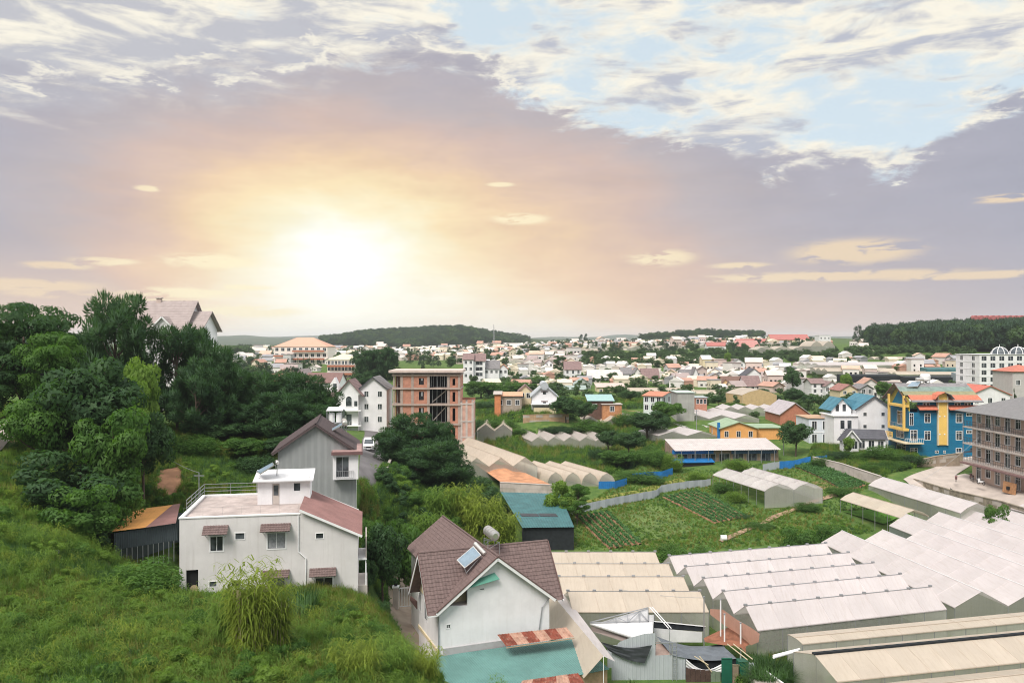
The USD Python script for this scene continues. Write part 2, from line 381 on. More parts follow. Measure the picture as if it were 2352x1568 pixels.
# ------------------------------------------------------------------ terrain
from scipy.interpolate import RBFInterpolator, RegularGridInterpolator
GP = []                                                # ground points (x, y, z)
for u, v, Y in [
    # left hill and the plots on it
    (0, 1568, 42), (300, 1568, 43), (600, 1568, 46), (850, 1565, 50), (850, 1440, 62), (885, 1490, 59), (915, 1540, 56), (960, 1568, 56), (884, 1410, 76), (870, 1400, 70), (0, 1420, 50), (250, 1400, 56), (0, 1300, 56), (0, 1200, 65), (160, 1230, 66),
    (430, 1376, 65), (600, 1376, 66), (820, 1376, 67), (640, 1460, 56), (800, 1440, 60), (430, 1374, 69), (820, 1360, 77), (440, 1320, 78), (330, 1285, 75), (250, 1290, 72),
    (340, 1150, 86), (420, 1085, 93), (300, 1050, 100), (180, 1120, 82), (480, 1105, 95), (560, 1095, 100), (600, 1170, 88), (0, 1012, 88), (40, 972, 100), (0, 1045, 82), (110, 1020, 95),
    (510, 975, 121), (560, 960, 124), (660, 1000, 118), (640, 1070, 103), (720, 1010, 125), (760, 990, 150),
    # street and the bank below it
    (850, 1110, 100), (885, 1075, 112), (830, 1075, 108), (848, 1035, 140), (870, 1020, 150), (850, 1000, 168), (790, 985, 185), (880, 985, 190), (830, 975, 200), (905, 1010, 172),
    (640, 1180, 84), (800, 1185, 84), (850, 1140, 103), (930, 1120, 118), (1000, 1115, 125), (1060, 1110, 132), (850, 1330, 88), (1150, 1240, 105), (1100, 1150, 128), (1010, 1290, 100),
    (1090, 1055, 172), (1000, 1065, 158),
]:
    GP.append(P(u, v, Y))
for u, v, z in [
    # valley floor: lane, sheds, greenhouses, fields
    (905, 1395, .2), (950, 1395, .2), (890, 1335, .3), (940, 1335, .3), (900, 1445, .2), (950, 1445, .2), (925, 1490, .2), (955, 1510, .2), (1000, 1480, .2), (1100, 1400, .4), (1000, 1568, .6), (1200, 1568, .8), (1400, 1568, .8), (1262, 1400, .8), (1620, 1420, .8), (1700, 1500, 1), (1900, 1568, 1), (2352, 1568, 1),
    (2352, 1400, 1), (1900, 1400, 1), (1600, 1330, 1), (1900, 1290, 1), (2352, 1250, 1.4), (1230, 1262, 2), (1318, 1262, 2), (1150, 1180, 3), (1290, 1180, 3), (1400, 1255, 2), (1560, 1255, 1.8), (1740, 1190, 2), (1640, 1160, 2.8), (1880, 1180, 2.6), (2050, 1190, 2.2), (2250, 1190, 2),
    (1310, 1185, 3), (1630, 1118, 3.2), (1460, 1150, 3.2), (1450, 1115, 3.8), (1560, 1100, 4), (1250, 1118, 4), (1410, 1118, 4), (1330, 1090, 4.4), (1230, 1085, 4.7), (1150, 1120, 4.2), (1400, 1050, 4.5), (1180, 1037, 4.5), (1400, 1035, 4.6), (1100, 1005, 5.5), (1480, 1060, 6),
    (1545, 1078, 4.5), (1790, 1072, 4.8), (1700, 1090, 4.4), (1640, 1130, 3.5), (1870, 1140, 3.6), (1820, 1070, 5), (1985, 1120, 4.2), (1865, 1076, 5.5), (2005, 1112, 5), (1870, 1048, 7), (2020, 1080, 6.6),
    (1950, 1022, 8), (2050, 1040, 7.5), (2108, 1045, 7.4), (2238, 1042, 7.4), (2080, 1108, 5.6), (2160, 1085, 5.8), (2210, 1068, 6.0), (2216, 1096, 5.8), (2340, 1133, 5.7), (2352, 1148, 5.6), (2130, 1100, 5.7), (1870, 1000, 8), (1800, 1030, 7),
    (1660, 1012, 8.2), (1790, 1005, 8.4), (1560, 985, 9), (1700, 960, 9.5), (1250, 975, 9), (1120, 975, 8.5), (1450, 965, 9), (1250, 943, 11.5), (1160, 940, 11), (1390, 940, 11), (1500, 943, 11.2), (1570, 965, 10),
    (1310, 873, 10.8), (1420, 876, 10.8), (1580, 886, 10.5), (1100, 880, 11), (1700, 895, 9.6), (1890, 918, 8.4), (2000, 905, 10), (1760, 920, 9), (2230, 905, 12), (2310, 900, 13.5), (2200, 880, 13),
    (1600, 835, 15.5), (1350, 838, 15), (1850, 838, 15.5), (2050, 862, 15.8), (2200, 858, 16.5), (1950, 862, 15), (2100, 818, 22), (2250, 815, 23), (1920, 822, 20),
    (1450, 807, 22), (1700, 809, 22), (1200, 812, 17), (700, 836, 14.3), (790, 868, 10.4), (560, 840, 13), (950, 850, 13), (1060, 872, 11), (1060, 820, 16), (900, 812, 17),
]:
    GP.append(PZ(u, v, z))
for u, Y, z in [
    (450, 128, 18.5), (380, 140, 19), (300, 150, 20), (250, 130, 18.5), (100, 120, 20.5), (0, 130, 22), (0, 200, 22), (500, 160, 14), (480, 250, 11), (600, 180, 10), (700, 220, 9), (-400, 100, 22), (-400, 60, 17), (-400, 200, 22), (-600, 400, 18), (100, 300, 14), (400, 350, 12),
    (1300, 66, .8), (1700, 56, 1), (2352, 56, 1), (2352, 90, 1.2), (2352, 108, 1.8), (2700, 70, 1.5), (2700, 110, 3), (2700, 150, 7), (2352, 170, 8), (2800, 260, 13),
    (1550, 850, 25), (1250, 1000, 24), (1650, 1000, 28), (1800, 800, 26), (1600, 1300, 39), (1720, 1300, 36), (1500, 1350, 34), (1400, 1700, 33),
    (2000, 620, 26), (2352, 470, 25), (2352, 560, 30), (2150, 600, 30), (2050, 640, 28), (2600, 520, 32), (2352, 800, 33), (2000, 900, 27), (2900, 700, 33),
    (870, 1450, 38), (820, 1450, 33), (1060, 1450, 48), (1020, 1450, 42), (960, 1450, 24), (760, 1450, 20), (1180, 1450, 18), (1120, 1450, 33), (1060, 1600, 46), (870, 1600, 38), (950, 1300, 16), (1080, 1200, 18), (1180, 2200, 26), (800, 900, 15), (600, 900, 14), (560, 1300, 24), (640, 1700, 20), (300, 1500, 24),
    (500, 5000, 58), (570, 5000, 76), (640, 5200, 40), (800, 6500, 72), (950, 7000, 62), (1350, 6500, 55), (1440, 6500, 92), (1560, 6500, 66), (1800, 7000, 76), (2100, 7000, 60), (200, 5500, 70), (-400, 5500, 90), (2700, 6000, 90), (1200, 7000, 50),
    (500, 3000, 14), (1100, 3500, 16), (1800, 3500, 20), (2400, 3000, 20), (-400, 2500, 20), (3000, 2500, 30), (300, 9500, 60), (1176, 9500, 50), (2200, 9500, 60),
]:
    q = P(u, 784, Y); q[2] = z; GP.append(q)
for x, y, z in [(0, 12, 9), (-40, 5, 13), (40, 10, 3), (-90, 30, 17), (90, 20, 2), (0, -60, 10), (-150, -60, 16), (150, -60, 6), (-26, 30, 12.5), (0, 40, 7), (22, 45, 2)]:
    GP.append(np.array([x, y, z], float))
GP = np.array(GP)


def warp(x, y):
    yy = np.maximum(y, -30) + 70.0
    return np.stack([np.clip(x / yy, -1.6, 1.6) * 110, 75 * np.log(yy)], -1)


_rbf = RBFInterpolator(warp(GP[:, 0], GP[:, 1]), GP[:, 2], kernel='linear', smoothing=0.1, neighbors=40)


def spread(fine, lo, hi, step, out_lo, out_hi, k):
    a = list(np.arange(lo, hi + .01, step)); s = step
    while a[-1] < out_hi: s *= k; a.append(a[-1] + s)
    s = step
    while a[0] > out_lo: s *= k; a.insert(0, a[0] - s)
    return np.array(a)


gx = spread(1, -75, 125, 1.6, -9000, 9000, 1.09); gy = spread(1, 14, 215, 1.6, -120, 10500, 1.055)
XX, YY = np.meshgrid(gx, gy, indexing='ij')
ZZ = _rbf(warp(XX.ravel(), YY.ravel())).reshape(XX.shape)
_s = np.clip((YY - 30) / 200, 0.15, 6)
ZZ = ZZ + (meshkit.fbm(np.stack([XX / 6, YY / 6, XX * 0], -1), 3, 3) - 0.5) * 0.5 * np.clip(1 - (YY - 100) / 150, 0, 1) * (XX < -6)
ZZ = ZZ + (meshkit.fbm(np.stack([XX / 160, YY / 160, XX * 0], -1), 3, 5) - 0.5) * np.clip((YY - 900) / 600, 0, 1) * 12
_far = np.clip((YY - 4000) / 1500, 0, 1)
ZZ = ZZ + (meshkit.fbm(np.stack([XX / 420, YY / 420, XX * 0], -1), 4, 9) - 0.5) * _far * 34
_lin = RegularGridInterpolator((gx, gy), ZZ, bounds_error=False, fill_value=None)


def G(x, y):
    return float(_lin((x, y)))


def GA(x, y): return _lin(np.stack([np.asarray(x, float), np.asarray(y, float)], -1))


def hit(u, v, lo=20.0, hi=4000.0):
    """Where the bearing (u, v) meets the ground."""
    ys = np.exp(np.linspace(math.log(lo), math.log(hi), 700)); x = (u - 1176) / F * ys; z = CZ - (v - 784) / F * ys
    d = z - GA(x, ys); k = np.argmax(d < 0)
    if d[k] >= 0: k = len(ys) - 1
    if k: t = d[k - 1] / (d[k - 1] - d[k]); y = ys[k - 1] + t * (ys[k] - ys[k - 1])
    else: y = ys[0]
    return np.array([(u - 1176) / F * y, y, G((u - 1176) / F * y, y)])


def ground_mat():
    g = Graph(); pos = g.node('geometry', 'position')
    a = g.noise(pos, 0.05, 5.0, 0.6); b = g.noise(pos, 0.6, 5.0, 0.65); c = g.noise(pos, 0.012, 4.0, 0.55)
    green = g.ramp(b, [(0.25, (0.045, 0.090, 0.026)), (0.5, (0.080, 0.140, 0.034)), (0.75, (0.15, 0.18, 0.055))])
    soil = g.ramp(b, [(0.3, (0.17, 0.085, 0.045)), (0.7, (0.33, 0.19, 0.115))])
    near = g.mix(g.step(a, 0.62, 0.70), green, soil)
    sep = g.node('separate_xyz', 'y', vector=pos)
    hill = g.ramp(c, [(0.3, (0.035, 0.062, 0.03)), (0.6, (0.06, 0.085, 0.04)), (0.8, (0.13, 0.12, 0.07))])
    col = g.mix(g.step(sep, 600.0, 1800.0), near, hill)
    o = g.node('principled_bsdf', 'BSDF', base_color=col, roughness=0.95, specular_ior_level=0.1, normal=g.node('bump', 'normal', height=b, strength=0.5, distance=0.15))
    return g.done('/World/Looks/grassy_ground', surface=o)


GROUND = ground_mat()
_m = MB().grid(np.stack([XX, YY, ZZ], -1))
part('/World', 'ground', _m, GROUND, smooth=True, label='grassy ground of the valley, its hillsides and far mountains', kind='structure')

ASPH = surf('worn_asphalt', (0.155, 0.145, 0.15), 0.9, 0.18, 0.5, 0.3, 20)
PAVE = surf('lane_paving', (0.36, 0.285, 0.23), 0.9, 0.16, 0.7, 0.3, 12)
PALER = surf('pale_road', (0.46, 0.40, 0.36), 0.9, 0.12, 0.5, 0.25, 12)
SOIL = surf('orange_soil', (0.48, 0.235, 0.13), 0.95, 0.25, 0.6, 0.6, 6)
SOILD = surf('brown_soil', (0.22, 0.12, 0.07), 0.95, 0.25, 0.9, 0.6, 6)


def drape(name, left, right, mat, label, lift=0.10, n=None, kind='structure', cross=6, skirt=0.0):
    """A strip between two polylines laid on the ground."""
    L = np.array([p[:2] for p in left]); R = np.array([p[:2] for p in right])
    def res(Q, m):
        t = np.r_[0, np.cumsum(np.linalg.norm(np.diff(Q, axis=0), axis=1))]; s = np.linspace(0, t[-1], m)
        return np.stack([np.interp(s, t, Q[:, 0]), np.interp(s, t, Q[:, 1])], -1)
    m = n or int(max(np.linalg.norm(np.diff(L, axis=0), axis=1).sum() / 1.5, 4))
    a, b = res(L, m), res(R, m); w = np.linspace(0, 1, cross)[:, None, None]
    g = a[None] * (1 - w) + b[None] * w
    z = GA(g[..., 0], g[..., 1]) + lift
    return part('/World', name, MB().grid(np.concatenate([g, z[..., None]], -1)), mat, smooth=True, label=label, kind=kind)


drape('road', [hit(822, 1112), hit(826, 1060), P(830, 1030, 142), P(838, 1002, 170), P(836, 985, 196)], [hit(872, 1106), hit(893, 1062), P(890, 1025, 146), P(872, 1003, 172), P(862, 985, 198)], ASPH, 'grey asphalt street running past the grey gabled house')
drape('path', [PZ(888, 1320, .3), PZ(893, 1400, .2), PZ(905, 1500, .2), PZ(935, 1600, .3)], [PZ(955, 1320, .3), PZ(965, 1400, .2), PZ(985, 1500, .3), PZ(1010, 1600, .4)], PAVE, 'beige paved lane beside the brown roofed house', lift=0.14)
drape('road', [hit(-160, 1040), hit(0, 975), hit(42, 955)], [hit(-160, 1130), hit(0, 1040), hit(52, 985)], PALER, 'pale road curving round the wooded hill', lift=0.2)
drape('road', [PZ(2075, 1104, 5.6), PZ(2150, 1078, 5.8), PZ(2212, 1060, 6.0), PZ(2245, 1050, 6.2)], [PZ(2110, 1118, 5.6), PZ(2170, 1106, 5.7), PZ(2225, 1075, 5.9), PZ(2260, 1056, 6.1)], PALER, 'pale concrete drive sloping between the blue house and the pink block', lift=0.15)
drape('courtyard', [PZ(2105, 1108, 5.7), PZ(2216, 1090, 5.8), PZ(2300, 1112, 5.7), PZ(2420, 1145, 5.6)], [PZ(2112, 1118, 5.6), PZ(2200, 1128, 5.6), PZ(2290, 1150, 5.6), PZ(2420, 1186, 5.6)], PALER, 'pale concrete courtyard in front of the pink block', lift=0.2)
drape('path', [PZ(1650, 1236, 2), PZ(1700, 1215, 2), PZ(1738, 1204, 2), PZ(1770, 1188, 2), PZ(1815, 1180, 2), PZ(1862, 1164, 2.3), PZ(1935, 1146, 2.6)], [PZ(1660, 1240, 2), PZ(1711, 1219, 2), PZ(1746, 1206, 2), PZ(1782, 1193, 2), PZ(1822, 1183, 2), PZ(1868, 1168, 2.3), PZ(1945, 1150, 2.6)], surf('earth_path', (0.33, 0.22, 0.15), 0.95, 0.3, 0.8), 'bare earth footpath between the fields and the greenhouses', lift=0.14)
# ------------------------------------------------------------------ builders
from shapely.geometry import Polygon, box as sbox, Point

EYE = np.array([0, 0, CZ])
FOOT = []                                              # plans of everything built, kept clear of plants


def plate(pts, t):
    """Flat convex polygon with thickness t below it."""
    q = np.asarray(pts, float); n = np.cross(q[1] - q[0], q[-1] - q[0]); n /= np.linalg.norm(n)
    if n[2] < 0: q = q[::-1]; n = -n
    k = len(q); v = np.vstack([q, q - n * t]); f = []
    for i in range(1, k - 1): f += [(0, i, i + 1), (k, k + i + 1, k + i)]
    for i in range(k): j = (i + 1) % k; f += [(i, k + i, k + j), (i, k + j, j)]
    return MB().raw(v, f)


def cyl(a, b, r, n=14, caps=0.0):
    m = MB(); a, b = np.asarray(a, float), np.asarray(b, float); d = (b - a) / np.linalg.norm(b - a)
    if caps: m.tube([a - d * caps, a], r * .55, n, r); m.tube([b, b + d * caps], r, n, r * .55)
    return m.tube([a, b], r, n)


def ribbed(quad, ribs, h, t=0.0):
    """Profiled metal sheet over a quad (eave0, eave1, ridge1, ridge0); ribs run from eave to ridge."""
    e0, e1, r1, r0 = [np.asarray(q, float) for q in quad]
    n = np.cross(e1 - e0, r0 - e0); n /= np.linalg.norm(n)
    if abs(n[2]) > 0.05 and n[2] < 0: n = -n
    prof = []
    for i in range(ribs):
        prof += [(i, 0), (i + .62, 0), (i + .72, h), (i + .90, h)]
    prof.append((ribs, 0))
    g = []
    for s, z in prof:
        s /= ribs; a = e0 + (e1 - e0) * s + n * z; b = r0 + (r1 - r0) * s + n * z
        g.append([a + (b - a) * k for k in (0, .5, 1)])
    return MB().grid(np.array(g))


def sheets(parent, quad, n, mat, ribs=4, h=0.03, name='roof_sheet', mats=None, jitter=0.0):
    e0, e1, r1, r0 = [np.asarray(q, float) for q in quad]
    for i in range(n):
        a, b = i / n, (i + 1) / n
        q = [e0 + (e1 - e0) * a, e0 + (e1 - e0) * b, r0 + (r1 - r0) * b, r0 + (r1 - r0) * a]
        dz = np.array([0, 0, (i % 2) * 0.006 + (rng.random() * jitter)])
        part(parent, name, ribbed([p + dz for p in q], ribs, h), mats[i % len(mats)] if mats else mat)


def tiles(parent, polys, mat, course=0.36, width=0.30, keep=300, rest_name='tile_field'):
    """Roof tiles one by one on planar polygons, each given as ([eave0, eave1, ...], up direction from the first edge)."""
    todo = []
    for pts in polys:
        pts = [np.asarray(p, float) for p in pts]
        x = pts[1] - pts[0]; x /= np.linalg.norm(x)
        n = np.cross(x, pts[-1] - pts[0]); n /= np.linalg.norm(n)
        if n[2] < 0: n = -n
        y = np.cross(n, x); y = y if np.dot(y, pts[-1] - pts[0]) > 0 else -y
        o = pts[0]; pl = Polygon([(np.dot(p - o, x), np.dot(p - o, y)) for p in pts]).buffer(0.06)
        x0, y0, x1, y1 = pl.bounds
        for j in range(int((y1 - y0) / course) + 1):
            for i in range(int((x1 - x0) / width) + 1):
                a, b = x0 + i * width, y0 + j * course
                if not pl.contains(Point(a + width / 2, b + course / 2)): continue
                L = lambda s, t, k: o + x * s + y * t + n * k
                lift = 0.05 + rng.random() * 0.012
                m = width / 2
                top = [L(a, b - .03, lift), L(a + m, b - .03, lift + .03), L(a + width, b - .03, lift), L(a, b + course, .02), L(a + m, b + course, .045), L(a + width, b + course, .02)]
                bot = [L(a, b - .03, .005), L(a + width, b - .03, .005)]
                todo.append((np.linalg.norm(L(a, b, 0) - 0), np.array(top + bot)))
    f = [(0, 1, 4, 3), (1, 2, 5, 4), (6, 7, 2, 0), (0, 2, 1, 1)]
    return todo, f


def place_tiles(parent, todo, f, mat, origin, rot, keep=300):
    c, s = math.cos(math.radians(rot)), math.sin(math.radians(rot))
    def dist(q): p = q.mean(0); return np.linalg.norm(np.array([c * p[0] - s * p[1], s * p[0] + c * p[1], p[2]]) + origin - EYE)
    todo = sorted((q for _, q in todo), key=dist)
    for q in todo[:keep]: part(parent, 'roof_tile', MB().raw(q, f), mat)
    if len(todo) > keep:
        m = MB()
        for q in todo[keep:]: m.raw(q, f)
        part(parent, 'tile_field', m, mat, kind='stuff')


class House:
    """Walls with real openings, roof, windows. Local frame: x along the front (left to right as seen from it), y away, z up; origin at the front left base."""
    def __init__(s, name, label, A, B, D, H, cat='house', wall=WHITE, group=None, foot=1.5, zbase=None):
        A, B = np.array(A, float), np.array(B, float); d = B[:2] - A[:2]
        s.w, s.D, s.H = float(np.linalg.norm(d)), D, H
        s.rot = math.degrees(math.atan2(d[1], d[0])); s.o = A.copy()
        s.o[2] = zbase if zbase is not None else min(A[2], B[2])
        s.path = thing(name, label, cat, s.o, s.rot, group); n_ = np.array([-d[1], d[0]]) / s.w * D; FOOT.append(Polygon([A[:2], B[:2], B[:2] + n_, A[:2] + n_])); s.wall = wall; s.foot = foot; s.holes = {k: [] for k in 'flbr'}; s.tops = {}
    def at(s, face):
        w, D = s.w, s.D
        if face == 'f': return lambda v: np.stack([v[:, 0], v[:, 2], v[:, 1]], 1)
        if face == 'b': return lambda v: np.stack([v[:, 0], D - v[:, 2], v[:, 1]], 1)
        if face == 'l': return lambda v: np.stack([v[:, 2], v[:, 0], v[:, 1]], 1)
        return lambda v: np.stack([w - v[:, 2], v[:, 0], v[:, 1]], 1)
    def world(s, p):
        c, q = math.cos(math.radians(s.rot)), math.sin(math.radians(s.rot))
        return np.array([c * p[0] - q * p[1] + s.o[0], q * p[0] + c * p[1] + s.o[1], p[2] + s.o[2]])
    def local(s, p):
        c, q = math.cos(math.radians(s.rot)), math.sin(math.radians(s.rot)); d = np.asarray(p, float) - s.o
        return np.array([c * d[0] + q * d[1], -q * d[0] + c * d[1], d[2]])
    def px(s, u, v, face='f'):
        """Local (s, z) of the point of a face seen on bearing (u, v)."""
        a = s.local(EYE); b = s.local(P(u, v, 100.0)); d = b - a
        k, val = {'f': (1, 0), 'b': (1, s.D), 'l': (0, 0), 'r': (0, s.w)}[face]
        t = (val - a[k]) / d[k]; p = a + d * t
        return (p[0] if k == 1 else p[1]), p[2]
    def win(s, face, x, z, w, h, style='n', frame=FRAME, pane=None, cols=2, open_=None):
        pane = pane or MAT['dark_glass']
        s.holes[face].append((x, z, w, h)); at = s.at(face); b = (0.15 if style == 'd' else 0.11) if w > 0.8 else 0.07
        def bx(lo, hi): m = trimesh.creation.box(bounds=[(lo[0], lo[1], lo[2]), (hi[0], hi[1], hi[2])]); return at(np.array(m.vertices)), np.array(m.faces)
        if style == 'open':
            m = MB().raw(*bx((x - .02, z - .02, .30), (x + w + .02, z + h + .02, .34))); part(s.path, 'opening', m, DARK); return
        m = MB(); o = -0.03
        for lo, hi in (((x - b, z - b), (x + w + b, z)), ((x - b, z + h), (x + w + b, z + h + b)), ((x - b, z), (x, z + h)), ((x + w, z), (x + w + b, z + h))):
            m.raw(*bx((lo[0], lo[1], o), (hi[0], hi[1], .12)))
        for i in range(1, cols):
            c = x + w * i / cols; m.raw(*bx((c - .03, z, .03), (c + .03, z + h, .10)))
        if style in ('t', 'd'):
            zz = z + h * 0.76; m.raw(*bx((x, zz - .03, .032), (x + w, zz + .03, .098)))
        fr = part(s.path, 'door' if style == 'd' else 'window', m, frame)
        for i in range(cols):
            a, c = x + w * i / cols, x + w * (i + 1) / cols
            part(fr, 'pane', MB().raw(*bx((a + .02, z + .01, .06), (c - .02, z + h - .01, .075))), pane)
    def walls(s, kind='flat', rise=0.0, faces='flbr', ridge=0.5, t=0.2, mats=None):
        w, D, H, b = s.w, s.D, s.H, -s.foot
        for f in faces:
            L = w if f in 'fb' else D
            top = s.tops.get(f)
            if top is None:
                top = [(L, H), (L * ridge, H + rise), (0, H)] if (kind == 'gable_y' and f in 'fb') or (kind == 'gable_x' and f in 'lr') else [(L, H), (0, H)]
                if kind == 'shed_r' and f in 'fb': top = [(L, H), (0, H + rise)]
                if kind == 'shed_r' and f == 'l': top = [(L, H + rise), (0, H + rise)]
                if kind == 'shed_f' and f in 'lr': top = [(L, H + rise), (0, H)]
                if kind == 'shed_f' and f == 'b': top = [(L, H + rise), (0, H + rise)]
            pl = Polygon([(0, b), (L, b)] + top)
            if f in 'lr': pl = Polygon([(t, b), (L - t, b)] + [(min(max(x, t), L - t), z) for x, z in top])
            for (x, z, ww, hh) in s.holes[f]: pl = pl.difference(sbox(x, z, x + ww, z + hh))
            m = MB()
            for q in getattr(pl, 'geoms', [pl]):
                if q.area > 0.01: m.poly(q, s.at(f), t)
            part(s.path, 'wall', m, (mats or {}).get(f, s.wall))
    def roof(s, kind, rise, mat, o=0.45, t=0.14, ridge=0.5, of=None, fascia=None, soffit=None, do_tiles=False, z0=None, name='roof', box=None):
        x0, y0, x1, y1 = box or (0, 0, s.w, s.D); H = s.H if z0 is None else z0
        of = o if of is None else of; R = []
        if kind == 'gable_y':
            rx = x0 + (x1 - x0) * ridge; kl = rise / (rx - x0); kr = rise / (x1 - rx)
            R = [[(x0 - o, y1 + of, H - o * kl), (x0 - o, y0 - of, H - o * kl), (rx, y0 - of, H + rise), (rx, y1 + of, H + rise)], [(x1 + o, y0 - of, H - o * kr), (x1 + o, y1 + of, H - o * kr), (rx, y1 + of, H + rise), (rx, y0 - of, H + rise)]]
        elif kind == 'gable_x':
            ry = y0 + (y1 - y0) * ridge; kl = rise / (ry - y0); kr = rise / (y1 - ry)
            R = [[(x0 - of, y0 - o, H - o * kl), (x1 + of, y0 - o, H - o * kl), (x1 + of, ry, H + rise), (x0 - of, ry, H + rise)], [(x1 + of, y1 + o, H - o * kr), (x0 - of, y1 + o, H - o * kr), (x0 - of, ry, H + rise), (x1 + of, ry, H + rise)]]
        elif kind == 'hip':
            a, b, c, d = x0 - o, y0 - o, x1 + o, y1 + o; k = min(c - a, d - b) / 2; z = H - .1
            if c - a >= d - b:
                m = (b + d) / 2; p, q = (a + k, m, H + rise), (c - k, m, H + rise)
                R = [[(a, b, z), (c, b, z), q, p], [(c, d, z), (a, d, z), p, q], [(a, d, z), (a, b, z), p], [(c, b, z), (c, d, z), q]]
            else:
                m = (a + c) / 2; p, q = (m, b + k, H + rise), (m, d - k, H + rise)
                R = [[(a, d, z), (a, b, z), p, q], [(c, b, z), (c, d, z), q, p], [(a, b, z), (c, b, z), p], [(c, d, z), (a, d, z), q]]
        elif kind == 'shed_r': R = [[(x0 - o, y0 - of, H + rise), (x1 + o, y0 - of, H - .1), (x1 + o, y1 + of, H - .1), (x0 - o, y1 + of, H + rise)]]
        elif kind == 'shed_f': R = [[(x0 - of, y0 - o, H - .05), (x1 + of, y0 - o, H - .05), (x1 + of, y1 + o, H + rise), (x0 - of, y1 + o, H + rise)]]
        elif kind == 'flat': R = [[(x0 - o, y0 - o, H + .16), (x1 + o, y0 - o, H + .16), (x1 + o, y1 + o, H + .16), (x0 - o, y1 + o, H + .16)]]
        rp = []
        for q in R:
            m = MB(); m.slab(np.array(q) + (0, 0, .10), t) if len(q) == 4 else m.tri_slab(np.array(q) + (0, 0, .10), t)
            rp.append(part(s.path, name, m, mat))
        if kind in ('gable_y', 'gable_x') and fascia:
            for e in (0, 1):
                m = MB()
                for q in R:
                    a, b = (np.array(q[1]), np.array(q[2])) if (e == 0) else (np.array(q[0]), np.array(q[3]))
                    if kind == 'gable_y':
                        yy = y0 - of - .03 if e == 0 else y1 + of + .03
                        lowp = min((p for p in q), key=lambda p: p[2]); hip = max((p for p in q), key=lambda p: p[2])
                        a, b = np.array([lowp[0], yy, lowp[2]]), np.array([hip[0], yy, hip[2]])
                    else:
                        xx = x0 - of - .03 if e == 0 else x1 + of + .03
                        lowp = min((p for p in q), key=lambda p: p[2]); hip = max((p for p in q), key=lambda p: p[2])
                        a, b = np.array([xx, lowp[1], lowp[2]]), np.array([xx, hip[1], hip[2]])
                    m.bar(a - (0, 0, .06), b - (0, 0, .06), .05, .24)
                part(s.path, 'bargeboard', m, fascia)
        return R, rp
    def band(s, z, h=.14, out=.06, mat=None, faces='flbr'):
        m = MB(); w, D = s.w, s.D; q = {'f': ((-out, -out), (w + out, 0)), 'b': ((-out, D), (w + out, D + out)), 'l': ((-out, 0), (0, D)), 'r': ((w, 0), (w + out, D))}
        for f in faces: (a, b), (c, d) = q[f]; m.box((a, b, z), (c, d, z + h))
        part(s.path, 'cornice', m, mat or TRIM)
    def slab(s, name, lo, hi, mat, **k): return part(s.path, name, MB().box(lo, hi), mat, **k)
    def rail(s, a, b, h=.9, mat=None, n=None, posts=True, rails=(1, .55, .12), r=.025, name='railing'):
        a, b = np.array(a, float), np.array(b, float); L = np.linalg.norm(b - a); m = MB()
        for k in rails: m.bar(a + (0, 0, h * k), b + (0, 0, h * k), r * 1.6)
        n = n or max(int(L / 0.5), 1)
        for i in range(n + 1): p = a + (b - a) * i / n; m.bar(p, p + (0, 0, h), r * 1.3)
        return part(s.path, name, m, mat or METAL)


def facade(h, face, rows, x0, x1, n, w, hh, style='t', cols=2, **k):
    """n equal windows in each row of sill heights."""
    for z in rows:
        for i in range(n):
            c = x0 + (x1 - x0) * (i + .5) / n; h.win(face, c - w / 2, z, w, hh, style, cols=cols, **k)


